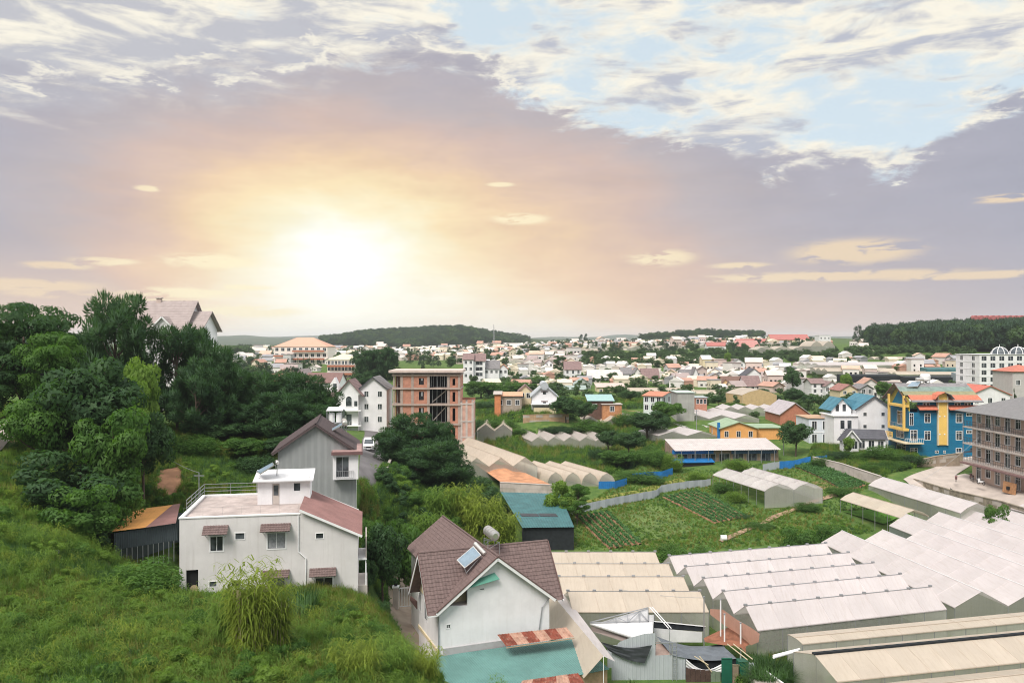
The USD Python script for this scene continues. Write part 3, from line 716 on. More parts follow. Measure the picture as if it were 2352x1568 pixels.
def greenhouse(name, label, A, d, c, nb, eave, rise, profile='gable', film=None, wall=None, npan=6, group=None, ends='ab', sides='lr', z=None, post=True, dirt=0.05, mats=None, vents=False, hoops=True, low=0.0):
    """A: ground corner; d: plan vector along the ridges; c: plan vector across all nb bays."""
    film, wall = film or FILM, wall or FILMW
    A = np.array(A, float); z = A[2] if z is None else z; d = np.array([d[0], d[1], 0.0]); c = np.array([c[0], c[1], 0.0])
    FOOT.append(Polygon([A[:2], A[:2] + d[:2], A[:2] + d[:2] + c[:2], A[:2] + c[:2]]).buffer(.3)); T = thing(name, label, 'greenhouse', (A[0], A[1], z), 0, group); L = np.linalg.norm(d)
    ts = {'gable': [(0, 0), (.25, .5), (.5, 1), (.75, .5), (1, 0)], 'arch': [(0, 0), (.08, .42), (.22, .74), (.5, 1), (.78, .74), (.92, .42), (1, 0)], 'low': [(0, 0), (.2, .55), (.5, 1), (.8, .55), (1, 0)]}[profile]
    step = c / nb
    def prof(b): return [(b + t) / nb for t, _ in ts], [eave + rise * k for _, k in ts]
    half = len(ts) // 2
    for b in range(nb):
        X, Z = prof(b)
        for sl in range(2):
            idx = list(range(0, half + 1)) if sl == 0 else list(range(half, len(ts)))
            for p in range(npan):
                g = []
                for i in np.linspace(p / npan, (p + 1) / npan, 5):
                    k = (i * npan - p); row = []
                    fine = np.linspace(idx[0], idx[-1], 2 * (len(idx) - 1) + 1)
                    for q in fine:
                        tx, tz = np.interp(q, range(len(ts)), X), np.interp(q, range(len(ts)), Z)
                        e = (q - idx[0]) / (idx[-1] - idx[0])
                        sag = dirt * math.sin(math.pi * k) * math.sin(math.pi * e) + (rng.random() - .5) * dirt * .35 * (0 < e < 1)
                        row.append(c * tx + d * i + (0, 0, tz - sag))
                    g.append(row)
                part(T, 'film_panel', MB().grid(np.array(g)), (mats[(b * 2 + sl + p) % len(mats)] if mats else film), smooth=True)
        m = MB(); r0 = c * X[half] + (0, 0, Z[half] + .03); m.bar(r0 - d * .004, r0 + d * 1.004, .07, .04)
        part(T, 'ridge_cap', m, (TRIM if film is FILM else film) if not vents else METAL)
        if vents:
            for i in range(npan + 1):
                q = r0 + d * min(i / npan, 1); part(T, 'ridge_clip', MB().box(q + (-.17, -.08, -.02), q + (.17, .08, .16)), METAL)
        if hoops:
            for i in range(npan + 1):
                q = d * (i / npan); pts = [c * x + q + (0, 0, zz + .004) for x, zz in zip(X, Z)]
                part(T, 'hoop', MB().tube(pts, .028, 4), film)
        for e in ends:
            o = d * 0 if e == 'a' else d
            v = [c * x + o + (0, 0, zz - .02) for x, zz in zip(X, Z)] + [c * X[-1] + o + (0, 0, low - .6), c * X[0] + o + (0, 0, low - .6)]
            v = np.array(v); f = [(0, i, i + 1) for i in range(1, len(v) - 1)]
            part(T, 'end_wall', MB().raw(v, f), wall)
    m = MB()
    for b in range(nb + 1):
        q = c * b / nb; m = MB().bar(q + (0, 0, eave - .05), q + d + (0, 0, eave - .05), .12, .08); part(T, 'gutter', m, film)
        if post:
            for i in range(0, npan + 1, 1 if b in (0, nb) else max(npan, 1)):
                p = q + d * i / npan; part(T, 'post', MB().bar(p + (0, 0, -.8), p + (0, 0, eave - .1), .055), METAL)
    for sd in sides:
        o = c * 0 if sd == 'l' else c
        for p in range(npan):
            a, b2 = o + d * p / npan, o + d * (p + 1) / npan
            part(T, 'side_panel', MB().raw([a + (0, 0, low - .6), b2 + (0, 0, low - .6), b2 + (0, 0, eave), a + (0, 0, eave)], [(0, 1, 2, 3)]), wall)
    return T


# ---- foliage
def leafs(cent, out, size, aspect, g, spread=0.6, flat=0.0):
    """Rhombic leaves at cent facing roughly out."""
    n = len(cent)
    nn = out + g.normal(0, spread, (n, 3)) + np.array([0, 0, flat]); nn /= np.linalg.norm(nn, axis=1, keepdims=True)
    t = np.cross(nn, g.normal(0, 1, (n, 3))); t /= np.linalg.norm(t, axis=1, keepdims=True); b = np.cross(nn, t)
    s = size * g.uniform(0.65, 1.35, (n, 1)); w = s * aspect
    v = np.stack([cent - t * s, cent + b * w + nn * s * .15, cent + t * s, cent - b * w + nn * s * .15], 1).reshape(-1, 3)
    k = np.arange(n)[:, None] * 4; f = np.concatenate([k + [0, 2, 1], k + [0, 3, 2]])
    nv = np.repeat(out + 0.35 * nn + np.array([0, 0, .25]), 4, 0); nv /= np.linalg.norm(nv, axis=1, keepdims=True)
    return v, f, nv


def merge(parts_):
    v, f, n, o = [], [], [], 0
    for a, b, c in parts_: v.append(a); f.append(b + o); n.append(c); o += len(a)
    return (np.vstack(v), np.vstack(f)), np.vstack(n)


def crown(kind, seed, nl, per, leaf):
    """A crown in the unit box: x, y in -.5...5, z up to 1."""
    g = np.random.default_rng(seed); out = []; C = []
    for i in range(nl):
        for _ in range(60):
            d = g.normal(0, 1, 3); d /= np.linalg.norm(d)
            if kind == 'pine':
                z = g.uniform(.20, .98); R = .47 * (1 - ((z - .40) / .66) ** 2) ** .5 if z > .4 else .47 * (0.55 + .45 * (z - .22) / .18)
                a = g.uniform(0, 6.283); rr = R * g.uniform(.35, 1.0); c = np.array([rr * math.cos(a), rr * math.sin(a), z]); rad = g.uniform(.085, .14)
            elif kind == 'plate':
                z = g.uniform(.28, .96); R = .46 * (1 - ((z - .45) / .6) ** 2) ** .5 if z > .45 else .42
                a = g.uniform(0, 6.283); rr = R * g.uniform(.1, 1.0) ** .6; c = np.array([rr * math.cos(a), rr * math.sin(a), z]); rad = g.uniform(.09, .15)
            elif kind == 'mound':
                c = d * g.uniform(.3, .95) * [.40, .40, .36] + [0, 0, .36]; rad = g.uniform(.09, .15); c[2] = max(c[2], .12)
            elif kind == 'bush':
                c = d * g.uniform(.45, .95) * [.40, .40, .42] + [0, 0, .45]; rad = g.uniform(.12, .2)
                if c[2] < .1: c[2] = .1 + g.random() * .2
            elif kind == 'cone':
                z = g.uniform(.05, .95); R = .34 * (1 - z) + .04; a = g.uniform(0, 6.283); c = np.array([R * math.cos(a), R * math.sin(a), z]); rad = .10 * (1.2 - z)
            else:
                c = d * g.uniform(.4, .92) * [.38, .38, .30] + [0, 0, .64]; rad = g.uniform(.09, .17)
            if all(np.linalg.norm((c - q) / [1, 1, .8]) > .085 for q, _ in C) or _ > 50: break
        C.append((c, rad))
    for c, rad in C:
        d = g.normal(0, 1, (per, 3)); d[:, 2] += .25; d /= np.linalg.norm(d, axis=1, keepdims=True)
        fl = [1, 1, .75]
        if kind == 'plate': fl = [1.15, 1.15, .38]
        if kind == 'mound': fl = [1, 1, 1.9]
        r = rad * g.uniform(.35, 1.05, (per, 1)) ** .5
        if kind == 'pine':
            cent = c + d * r * [1, 1, .85] + np.array([0, 0, .01])
            n = len(cent); t = d + g.normal(0, .35, (n, 3)) + [0, 0, .35]; t /= np.linalg.norm(t, axis=1, keepdims=True)
            b = np.cross(t, g.normal(0, 1, (n, 3))); b /= np.linalg.norm(b, axis=1, keepdims=True); s = leaf * g.uniform(.7, 1.4, (n, 1)); w = s * .17
            v = np.stack([cent - t * s, cent + b * w, cent + t * s, cent - b * w], 1).reshape(-1, 3); k = np.arange(n)[:, None] * 4
            nv = np.repeat(d + np.array([0, 0, .35]), 4, 0); nv /= np.linalg.norm(nv, axis=1, keepdims=True)
            q_ = v.reshape(n, 4, 3); fl_ = np.einsum('ij,ij->i', np.cross(q_[:, 1] - q_[:, 0], q_[:, 2] - q_[:, 0]), nv[::4]) < 0
            q_[fl_] = q_[fl_][:, [0, 3, 2, 1]]
            out.append((v, np.concatenate([k + [0, 1, 2], k + [0, 2, 3]]), nv))
        else:
            out.append(leafs(c + d * r * fl, d, leaf, .42 if kind != 'plate' else .3, g, .55, .5 if kind == 'plate' else .15))
    return merge(out), C


def trunk_mesh(C, seed, h0=0.0, r=.022):
    g = np.random.default_rng(seed); m = MB()
    lean = g.normal(0, .02, 2)
    m.tube([(0, 0, -.06), (lean[0], lean[1], .3), (lean[0] * 2, lean[1] * 2, .62), (lean[0] * 2.2, lean[1] * 2.2, .85)], r, 7, r * .3)
    for c, rad in C[::2]:
        z = max(c[2] - .22, .12); a = np.array([lean[0] * z * 2, lean[1] * z * 2, z])
        m.tube([a, (a + c) / 2 + (0, 0, -.02), c], r * .38, 5, r * .1)
    return m


LEAF_D = leaf_mat('dark_foliage', [(0.032, 0.076, 0.030), (0.060, 0.125, 0.042), (0.105, 0.180, 0.060)], .4)
LEAF_P = leaf_mat('pine_needles', [(0.028, 0.070, 0.032), (0.054, 0.118, 0.044), (0.098, 0.175, 0.064)], .38)
LEAF_M = leaf_mat('green_foliage', [(0.056, 0.130, 0.028), (0.105, 0.205, 0.042), (0.175, 0.275, 0.066)], .45)
LEAF_L = leaf_mat('light_foliage', [(0.110, 0.200, 0.032), (0.180, 0.280, 0.052), (0.260, 0.345, 0.090)], .48)
LEAF_Y = leaf_mat('yellow_green_foliage', [(0.15, 0.21, 0.028), (0.26, 0.32, 0.05), (0.40, 0.42, 0.10)], .45)
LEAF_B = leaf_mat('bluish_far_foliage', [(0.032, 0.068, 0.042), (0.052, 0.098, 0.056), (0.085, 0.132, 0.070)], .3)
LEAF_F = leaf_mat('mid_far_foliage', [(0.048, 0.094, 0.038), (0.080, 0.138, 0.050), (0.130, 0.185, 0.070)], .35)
BARK = surf('bark', (0.10, 0.075, 0.058), 0.95, 0.25, 3.0)
KINDS = {}
for nm, kd, sd, nl, per, lf, mt in [('pine_a', 'pine', 11, 74, 250, .030, LEAF_P), ('pine_b', 'pine', 12, 62, 250, .031, LEAF_P), ('pine_c', 'pine', 13, 80, 240, .029, LEAF_P),
                                    ('plate_a', 'plate', 21, 44, 260, .022, LEAF_M), ('plate_b', 'plate', 22, 50, 240, .022, LEAF_D), ('plate_c', 'plate', 23, 46, 260, .022, LEAF_L),
                                    ('broad_a', 'broad', 31, 34, 260, .024, LEAF_M), ('broad_b', 'broad', 32, 30, 260, .025, LEAF_D), ('broad_c', 'broad', 33, 32, 260, .024, LEAF_L),
                                    ('bush_a', 'bush', 41, 22, 240, .030, LEAF_M), ('bush_b', 'bush', 42, 20, 240, .030, LEAF_D), ('bush_c', 'bush', 43, 22, 240, .030, LEAF_L), ('bush_y', 'bush', 44, 22, 240, .032, LEAF_Y),
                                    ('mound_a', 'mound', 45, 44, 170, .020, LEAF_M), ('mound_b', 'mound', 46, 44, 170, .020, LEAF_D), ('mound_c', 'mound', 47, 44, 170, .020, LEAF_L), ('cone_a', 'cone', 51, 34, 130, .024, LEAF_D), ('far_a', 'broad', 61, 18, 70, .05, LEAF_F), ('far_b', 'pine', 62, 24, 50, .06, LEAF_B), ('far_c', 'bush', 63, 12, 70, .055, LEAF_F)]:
    (arr, nor), C = crown(kd, sd, nl, per, lf); p = proto(nm)
    if kd not in ('bush', 'mound'): part(p, 'trunk', trunk_mesh(C, sd), BARK)
    part(p, 'crown', arr, mt, normals=nor, kind='stuff'); KINDS[nm] = (p, arr, nor, mt)


def tree(kind, u, vtop, Y, wpx, label, name='tree', cat='tree', group=None, vbase=None, rot=None):
    """A plant whose top is seen at (u, vtop) from Y metres and which is wpx print pixels wide."""
    x = (u - 1176) / F * Y; zb = G(x, Y) if vbase is None else P(u, vbase, Y)[2]; zt = P(u, vtop, Y)[2]; h = max(zt - zb, .5); w = wpx / F * Y * 1.08
    if kind.startswith('bush') and w > 1.45 * h: kind = 'mound' + kind[4:].replace('y', 'c')
    return copy_of(KINDS[kind][0], name, label, cat, (x, Y, zb - .1), rng.uniform(0, 360) if rot is None else rot, (w, w, h), group)


def blades(seed, n, h, w, r, bend, seg=3):
    """A tuft of n bent blades."""
    g = np.random.default_rng(seed); V, Fc, N = [], [], []; o = 0
    for i in range(n):
        a = g.uniform(0, 6.283); q = r * g.uniform(0, 1) ** .5; b = np.array([q * math.cos(a), q * math.sin(a), -.05]); a2 = a + g.normal(0, .8)
        d = np.array([math.cos(a2), math.sin(a2), 0]); hh = h * g.uniform(.5, 1.1); bd = bend * g.uniform(.3, 1.2); sd = np.array([-d[1], d[0], 0])
        pts = []
        for k in range(seg + 1):
            t = k / seg; p = b + np.array([0, 0, 1]) * hh * (t - .22 * bd * t ** 3.5) + d * hh * bd * .42 * t ** 2.2
            ww = w * (1 - t ** 1.5) + .002; pts += [p - sd * ww, p + sd * ww]
        pts = np.array(pts); V.append(pts)
        for k in range(seg): Fc += [(o + 2 * k, o + 2 * k + 1, o + 2 * k + 3), (o + 2 * k, o + 2 * k + 3, o + 2 * k + 2)][::1]
        nn = d * .55 + [0, 0, .8]; N.append(np.tile(nn / np.linalg.norm(nn), (len(pts), 1))); o += len(pts)
    V, Fc, N = np.vstack(V), np.array(Fc), np.vstack(N); bad = np.einsum('ij,ij->i', np.cross(V[Fc[:, 1]] - V[Fc[:, 0]], V[Fc[:, 2]] - V[Fc[:, 0]]), N[Fc[:, 0]]) < 0; Fc[bad] = Fc[bad][:, ::-1]
    return (V, Fc), N


def canes(seed, n, h, r, ll, w, nl=9, lean=.18):
    """Reed like stand: upright canes with arching leaves along their upper part."""
    g = np.random.default_rng(seed); V, Fc, N = [], [], []; o = 0
    for i in range(n):
        a = g.uniform(0, 6.283); q = r * g.uniform(0, 1) ** .5; b = np.array([q * math.cos(a), q * math.sin(a), 0]); H = h * g.uniform(.6, 1.05); ld = np.array([math.cos(a), math.sin(a), 0]) * lean * H * g.uniform(.2, 1.2)
        for j in range(nl):
            t = .12 + .88 * (j + g.random()) / nl; p0 = b + ld * t * t + np.array([0, 0, H * t]); z = g.uniform(0, 6.283); d = np.array([math.cos(z), math.sin(z), 0]); sd = np.array([-d[1], d[0], 0]) * w * g.uniform(.6, 1.2); L = ll * g.uniform(.6, 1.2) * (.6 + .4 * t)
            pts = []
            for k in (0, .35, .7, 1.0): p = p0 + d * L * .72 * k + np.array([0, 0, L * (.75 * k - .95 * k * k)]); ww = sd * (1 - k ** 1.6 * .95); pts += [p - ww, p + ww]
            V.append(np.array(pts)); Fc += [(o + 2 * k + x, o + 2 * k + y, o + 2 * k + z_) for k in range(3) for x, y, z_ in ((0, 1, 3), (0, 3, 2))]; nn = d * .5 + [0, 0, .85]; N.append(np.tile(nn / np.linalg.norm(nn), (8, 1))); o += 8
    V, Fc, N = np.vstack(V), np.array(Fc), np.vstack(N); bad = np.einsum('ij,ij->i', np.cross(V[Fc[:, 1]] - V[Fc[:, 0]], V[Fc[:, 2]] - V[Fc[:, 0]]), N[Fc[:, 0]]) < 0; Fc[bad] = Fc[bad][:, ::-1]
    return (V, Fc), N


def clump(seed, n, r, h, leaf, asp=.42):
    """A low leafy clump about 2r across and h high."""
    g = np.random.default_rng(seed); d = g.normal(0, 1, (n, 3)); d[:, 2] = np.abs(d[:, 2]) * 1.1; d /= np.linalg.norm(d, axis=1, keepdims=True)
    lob = .75 + .35 * np.sin(d[:, :1] * 5 + seed) * np.cos(d[:, 1:2] * 4 + seed)
    cent = d * g.uniform(.35, 1.0, (n, 1)) ** .5 * lob * [r, r, h]
    return merge([leafs(cent, d, leaf, asp, g, .6, .2)])


def area(poly_uv, pts=None):
    q = [hit(u, v)[:2] for u, v in poly_uv] if pts is None else pts
    return Polygon(q).buffer(0)


def ALLFOOT():
    import shapely
    if ALLFOOT.n != len(FOOT): ALLFOOT.u = shapely.union_all(FOOT) if FOOT else Polygon(); ALLFOOT.n = len(FOOT)
    return ALLFOOT.u


ALLFOOT.n = -1


def sprinkle(pl, n, seed, avoid=None):
    g = np.random.default_rng(seed); x0, y0, x1, y1 = pl.bounds; from_ = []
    import shapely
    avoid = ALLFOOT() if avoid is None else avoid.union(ALLFOOT())
    shapely.prepare(avoid)
    while sum(map(len, from_)) < n:
        p = np.stack([g.uniform(x0, x1, n * 2), g.uniform(y0, y1, n * 2)], 1); k = shapely.contains_xy(pl, p[:, 0], p[:, 1])
        if avoid is not None: k &= ~shapely.contains_xy(avoid, p[:, 0], p[:, 1])
        from_.append(p[k])
        if not k.any(): break
    p = np.vstack(from_)[:n]
    return np.column_stack([p, GA(p[:, 0], p[:, 1])]), g
# ------------------------------------------------------------------ left white house
h = House('flat_roofed_house', 'pale grey two storey house with a flat terrace roof and brown window awnings', P(412, 1372, 66), P(822, 1371, 68.6), 10.0, 6.55, wall=OFFWHITE, zbase=8.9)
x1 = h.px(690, 1180)[0]; zr = h.px(818, 1224)[1]; zm = h.px(694, 1171)[1]
for f in 'fb': h.tops[f] = [(h.w, zr), (x1 + .01, zm), (x1, h.H), (0, h.H)]
h.tops['r'] = [(h.D, zr), (0, zr)]
def W4(p0, q0, p1, q1): a, b = h.px(p0 / 3, 1045.9 + q1 / 3), h.px(p1 / 3, 1045.9 + q0 / 3); return a[0], a[1], b[0] - a[0], b[1] - a[1]
for q, st, cols, pn in [((1450, 556, 1535, 656), 'n', 2, None), ((1622, 532, 1684, 576), 'n', 1, None), ((1845, 530, 1965, 640), 'n', 2, CURT), ((2178, 535, 2226, 570), 'n', 1, None),
                        ((1848, 845, 1960, 940), 'n', 2, CURT), ((2176, 838, 2290, 940), 'n', 2, None), ((1443, 866, 1492, 902), 'n', 1, None), ((1608, 858, 1660, 898), 'n', 1, None)]:
    h.win('f', *W4(*q), st, cols=cols, pane=pn)
h.win('f', *W4(1282, 785, 1365, 1000), 'open')
h.walls()
x, z, w, hh = W4(1304, 892, 1362, 1000)
arch = MB().poly(sbox(x, z, x + w, z + hh * .72).union(Point(x + w / 2, z + hh * .7).buffer(w / 2)), h.at('f'), .05)
part(h.path, 'door', (arch.arrays()[0] + (0, .24, 0), arch.arrays()[1]), surf('pale_wood_door', (.55, .42, .26), .6, .1, 4))
for q in [(1408, 490, 1568, 540), (1803, 476, 1993, 520), (1815, 796, 1993, 836), (2138, 780, 2318, 826)]:
    x, z, w, hh = W4(*q); quad = [(x, -.75, z + .12), (x + w, -.75, z + .12), (x + w, -.02, z + hh + .10), (x, -.02, z + hh + .10)]
    aw = part(h.path, 'awning', MB().slab(np.array(quad) - (0, 0, .03), .05), TILE)
    td, tf = tiles(aw, [quad], TILE, .26, .22); place_tiles(aw, td, tf, TILE, h.o, h.rot)
    m = MB()
    for xx in (x + .15, x + w - .15): m.bar((xx, -.70, z + .06), (xx, -.01, z - .22), .04)
    part(aw, 'bracket', m, METAL)
# terrace floor, parapet, rails
h.slab('terrace_floor', (.18, .18, h.H - .35), (x1 - .02, h.D - .18, h.H - .12), surf('terrace_screed', (.43, .365, .345), .85, .22, .7, .25, 12, .5, dirt=(.30, .22, .21)))
m = MB()
for a, b in [((-.06, -.06, h.H), (x1, .24, h.H + .10)), ((-.06, .24, h.H), (.24, h.D, h.H + .10)), ((.24, h.D - .2, h.H), (x1, h.D + .06, h.H + .10))]: m.box(a, b)
part(h.path, 'coping', m, TRIM)
h.rail((.1, 2.2, h.H + .1), (.1, h.D - .1, h.H + .1), 1.0, METAL, 4, rails=(1, .66, .33))
h.rail((.1, h.D - .05, h.H + .1), (x1 - .1, h.D - .05, h.H + .1), 1.0, METAL, 4, rails=(1, .66, .33))
h.rail((.3, .1, h.H + .1), (x1 - .2, .1, h.H + .1), .75, METAL, 6, rails=(1,), r=.008, name='thin_railing')
# red sheet roof of the wing
zt = zm + .12; k = (zt - zr - .05) / (h.w - x1)
sheets(h.path, [(h.w + .35, -.35, zr + .05 - .35 * k), (h.w + .35, h.D - .8, zr + .05 - .35 * k), (x1 - .05, h.D - .8, zt + .05), (x1 - .05, -.35, zt + .05)], 9, REDSH, 5, .035)
part(h.path, 'bargeboard', MB().bar((x1 - .05, -.36, zt - .06), (h.w + .36, -.36, zr - .05 - .35 * k), .06, .18), TRIM)
# drain pipe
a = [h.px(2056 / 3, 1045.9 + q / 3) for q in (410, 660)]; b = [h.px(p / 3, 1045.9 + q / 3) for p, q in ((2108, 705), (2104, 930))]
part(h.path, 'drain_pipe', MB().tube([(p[0], -.08, p[1]) for p in a + b], .05, 6), TRIM)
# stair house on the terrace
px0, px1 = h.px(592, 1157, 'f')[0] * 1.0, 0
c0, c1 = h.local(P(592, 1157, 72.4)), h.local(P(712, 1157, 72.9)); x0, xx1, y0 = c0[0], c1[0], (c0[1] + c1[1]) / 2; zb, ztp = h.H - .12, h.H + 1.98
st = h.path
m = MB()
pl = sbox(x0, zb, xx1, ztp + .1)
dx = x0 + (xx1 - x0) * .28; wx = x0 + (xx1 - x0) * .69
pl = pl.difference(sbox(dx, zb, dx + .62, zb + 1.85)).difference(sbox(wx, zb + 1.15, wx + .55, zb + 1.85))
m.poly(pl, lambda v: np.stack([v[:, 0], y0 + v[:, 2], v[:, 1]], 1), .15)
m.box((x0, y0 + .15, zb), (x0 + .15, y0 + 2.6, ztp + .3)); m.box((xx1 - .15, y0 + .15, zb), (xx1, y0 + 2.6, ztp + .3)); m.box((x0 + .15, y0 + 2.45, zb), (xx1 - .15, y0 + 2.6, ztp + .4))
stair = part(st, 'stair_house', m, WHITE)
part(stair, 'door', MB().box((dx + .02, y0 + .05, zb + .01), (dx + .60, y0 + .10, zb + 1.83)), CONCP)
part(stair, 'door_glass', MB().box((dx + .10, y0 + .03, zb + .8), (dx + .52, y0 + .05, zb + 1.7)), MAT['dark_glass'])
part(stair, 'window', MB().box((wx + .02, y0 + .06, zb + 1.16), (wx + .53, y0 + .09, zb + 1.84)), MAT['dark_glass'])
part(stair, 'roof', MB().slab([(x0 - .35, y0 - .55, ztp + .08), (xx1 + .3, y0 - .55, ztp + .08), (xx1 + .3, y0 + 2.8, ztp + .62), (x0 - .35, y0 + 2.8, ztp + .62)], .10), WHITESH)
# balcony and porch at the right end
zb2 = h.px(822, 1290)[1]
h.slab('balcony', (h.w, .6, zb2), (h.w + .75, 4.2, zb2 + .14), TRIM); h.slab('balcony_wall', (h.w + .65, .6, zb2 + .14), (h.w + .75, 4.2, zb2 + 2.0), CONCP)
h.slab('post', (h.w + .6, .7, -1), (h.w + .7, .8, zb2), TRIM); h.slab('porch', (h.w, .6, -1), (h.w + .8, 4.5, .1), CONCP)
h.rail((h.w + .72, .65, .1), (h.w + .72, 4.3, .1), .9, TRIM, 7, rails=(1, .66, .33))


def solar(name, label, quad, t0, t1, r, legs=(), mat=None):
    """Collector panel (four corners, lower edge first), tank between t0 and t1."""
    T = thing(name, label, 'solar heater')
    q = np.array(quad, float); n = np.cross(q[1] - q[0], q[3] - q[0]); n /= np.linalg.norm(n); n = n if n[2] > 0 else -n
    part(T, 'panel_case', MB().slab(q, .09), STEEL)
    i = lambda s, t: (q[0] * (1 - s) + q[1] * s) * (1 - t) + (q[3] * (1 - s) + q[2] * s) * t
    part(T, 'panel', MB().slab([i(.05, .04) + n * .012, i(.95, .04) + n * .012, i(.95, .96) + n * .012, i(.05, .96) + n * .012], .02), mat or surf('blue_grey_panel', (.22, .30, .38), .15, .12, 2, spec=.6))
    for k in range(1, 12): part(T, 'tube', MB().bar(i(k / 12, .05) + n * .022, i(k / 12, .95) + n * .022, .03, .02), surf('tube_glass', (.30, .37, .43), .2, .1, 3, spec=.6))
    part(T, 'tank', cyl(t0, t1, r, 16, .06), STEEL)
    for a, b in legs: part(T, 'leg', MB().bar(a, b, .05), METAL)
    return T


q0 = lambda p, q, Y: P(p / 3, 1045.9 + q / 3, Y)
solar('solar_heater', 'white edged solar panel tilted over the stair house roof', [q0(1765, 108, 73.2), q0(1790, 125, 71.8), q0(1890, 62, 72.0), q0(1880, 45, 73.4)], q0(1905, 40, 73.4), q0(1912, 48, 72.2), .16,
      [(q0(1900, 60, 73.3), q0(1905, 140, 73.3)), (q0(1912, 60, 72.3), q0(1915, 140, 72.3))])

# ------------------------------------------------------------------ yellow roofed shed beside it
T = thing('sheet_shed', 'dark clad shed with an orange and dull red sheet roof beside the pale house', 'shed')
fl, fm, fr, br, bm, bl = P(245, 1222, 71.5), P(334, 1211, 73.0), P(404, 1201, 74.5), P(414, 1156, 83), P(396, 1159, 83), P(310, 1170, 82)
sheets(T, [fl, fm, bm, bl], 6, ORSH, 5, .03); sheets(T, [fm, fr, br, bm], 4, REDSH, 5, .03)
SW = surf('dark_green_grey_sheet', (.060, .078, .088), .6, .15, 1)
a, b = fl + (.5, .35, -.15), fr + (0, .35, -.15)
for k in range(7):
    p, q = a + (b - a) * k / 7, a + (b - a) * (k + 1) / 7
    part(T, 'wall_sheet', ribbed([p + (0, 0, -1.5), q + (0, 0, -1.5), q, p], 4, .03), SW)
for k in range(12):
    p = a + (b - a) * (k + .3) / 12; part(T, 'bar', MB().bar(p + (0, 0, -3.4), p + (0, 0, -1.5), .05), METAL)
part(T, 'back_wall', MB().hexa([a + (.2, 7, -3), b + (-.2, 7, -3), b + (-.2, 7.1, -3), a + (.2, 7.1, -3)], [a + (2.2, 7, .3), b + (-.2, 7, -.4), b + (-.2, 7.1, -.4), a + (2.2, 7.1, .3)]), SW)
part(T, 'side_wall', MB().hexa([a + (0, 0, -3), a + (0, .1, -3), a + (2.2, 7, -3), a + (2.1, 7, -3)], [a - (0, 0, .3), a + (0, .1, -.3), a + (2.2, 7, .3), a + (2.1, 7, .3)]), SW)

# ------------------------------------------------------------------ grey gabled house
g_ = House('gabled_house', 'tall house with a ribbed pale grey gable wall and dark brown roof', P(638, 1180, 84), P(818, 1180, 85.5), 9.5, 0, wall=surf('ribbed_grey_wall', (.34, .355, .36), .55, .05, .6, streak=.15, wave=(2.6, 'x', .9)), zbase=12.3)
pk = g_.px(725, 973); le = g_.px(630, 1033); g_.H = le[1]
rise = pk[1] - g_.H; rg = pk[0] / g_.w
g_.w0 = g_.w
for f in 'fb': g_.tops[f] = [(g_.w, pk[1] - (g_.w - pk[0]) * rise / pk[0]), (pk[0], pk[1]), (0, g_.H)]
g_.tops['r'] = [(g_.D, g_.tops['f'][0][1]), (0, g_.tops['f'][0][1])]
g_.walls('gable_y', mats={'l': WHITE, 'r': WHITE, 'b': WHITE})
H_, hr, xr = g_.H, pk[1], g_.tops['f'][0][1]; kk = rise / pk[0]; ov = .55
RL = [(-ov, g_.D + .4, H_ - ov * kk + .05), (-ov, -.4, H_ - ov * kk + .05), (pk[0], -.4, hr + .05), (pk[0], g_.D + .4, hr + .05)]
RR = [(g_.w + .3, -.4, xr - .3 * kk + .05), (g_.w + .3, g_.D + .4, xr - .3 * kk + .05), (pk[0], g_.D + .4, hr + .05), (pk[0], -.4, hr + .05)]
DKT = surf('dark_brown_tile', (.095, .070, .072), .7, .18, 3, .3, 60, island=.15)
for q in (RL, RR): part(g_.path, 'roof', MB().slab(np.array(q), .14), DKT)
td, tf = tiles(g_.path, [[RL[0], RL[1], RL[2], RL[3]], RR], DKT, .40, .36); place_tiles(g_.path, td, tf, DKT, g_.o, g_.rot)
m = MB().bar((-ov, -.45, H_ - ov * kk - .07), (pk[0], -.45, hr - .07), .07, .22); m.bar((pk[0], -.45, hr - .07), (g_.w + .3, -.45, xr - .3 * kk - .07), .07, .22); part(g_.path, 'bargeboard', m, DKT)
# projecting window bay on its right
bx0, bx1 = g_.local(P(764, 1100, 83.2)), g_.local(P(823, 1100, 85)); zt1, zb1 = g_.px(790, 1040)[1], g_.px(790, 1094)[1]
by = -1.15
m = MB(); pl = sbox(bx0[0], zb1, bx1[0], zt1); w0 = bx0[0] + (bx1[0] - bx0[0]) * .13; w1 = bx0[0] + (bx1[0] - bx0[0]) * .62
pl = pl.difference(sbox(w0, zb1 + .15, w1, zt1 - .25)); m.poly(pl, lambda v: np.stack([v[:, 0], by + v[:, 2], v[:, 1]], 1), .12)
m.box((bx0[0], by + .12, zb1), (bx0[0] + .12, -.01, zt1)); m.box((bx1[0] - .12, by + .12, zb1), (bx1[0], 5.5, zt1)); m.box((bx0[0], by, zb1 - .12), (bx1[0], -.01, zb1 - .002))
bay = part(g_.path, 'window_bay', m, WHITE)
part(bay, 'pane', MB().box((w0, by + .05, zb1 + .15), ((w0 + w1) / 2 - .03, by + .07, zt1 - .25)), MAT['dark_glass']); part(bay, 'pane', MB().box(((w0 + w1) / 2 + .03, by + .05, zb1 + .15), (w1, by + .07, zt1 - .25)), MAT['dark_glass'])
part(bay, 'mullion', MB().box(((w0 + w1) / 2 - .03, by + .03, zb1 + .15), ((w0 + w1) / 2 + .03, by + .09, zt1 - .25)), METAL)
m = MB()
for i in range(9): m.bar((w0 + (w1 - w0 + .5) * i / 8, by - .14, zb1 + .05), (w0 + (w1 - w0 + .5) * i / 8, by - .14, zb1 + .8), .025)
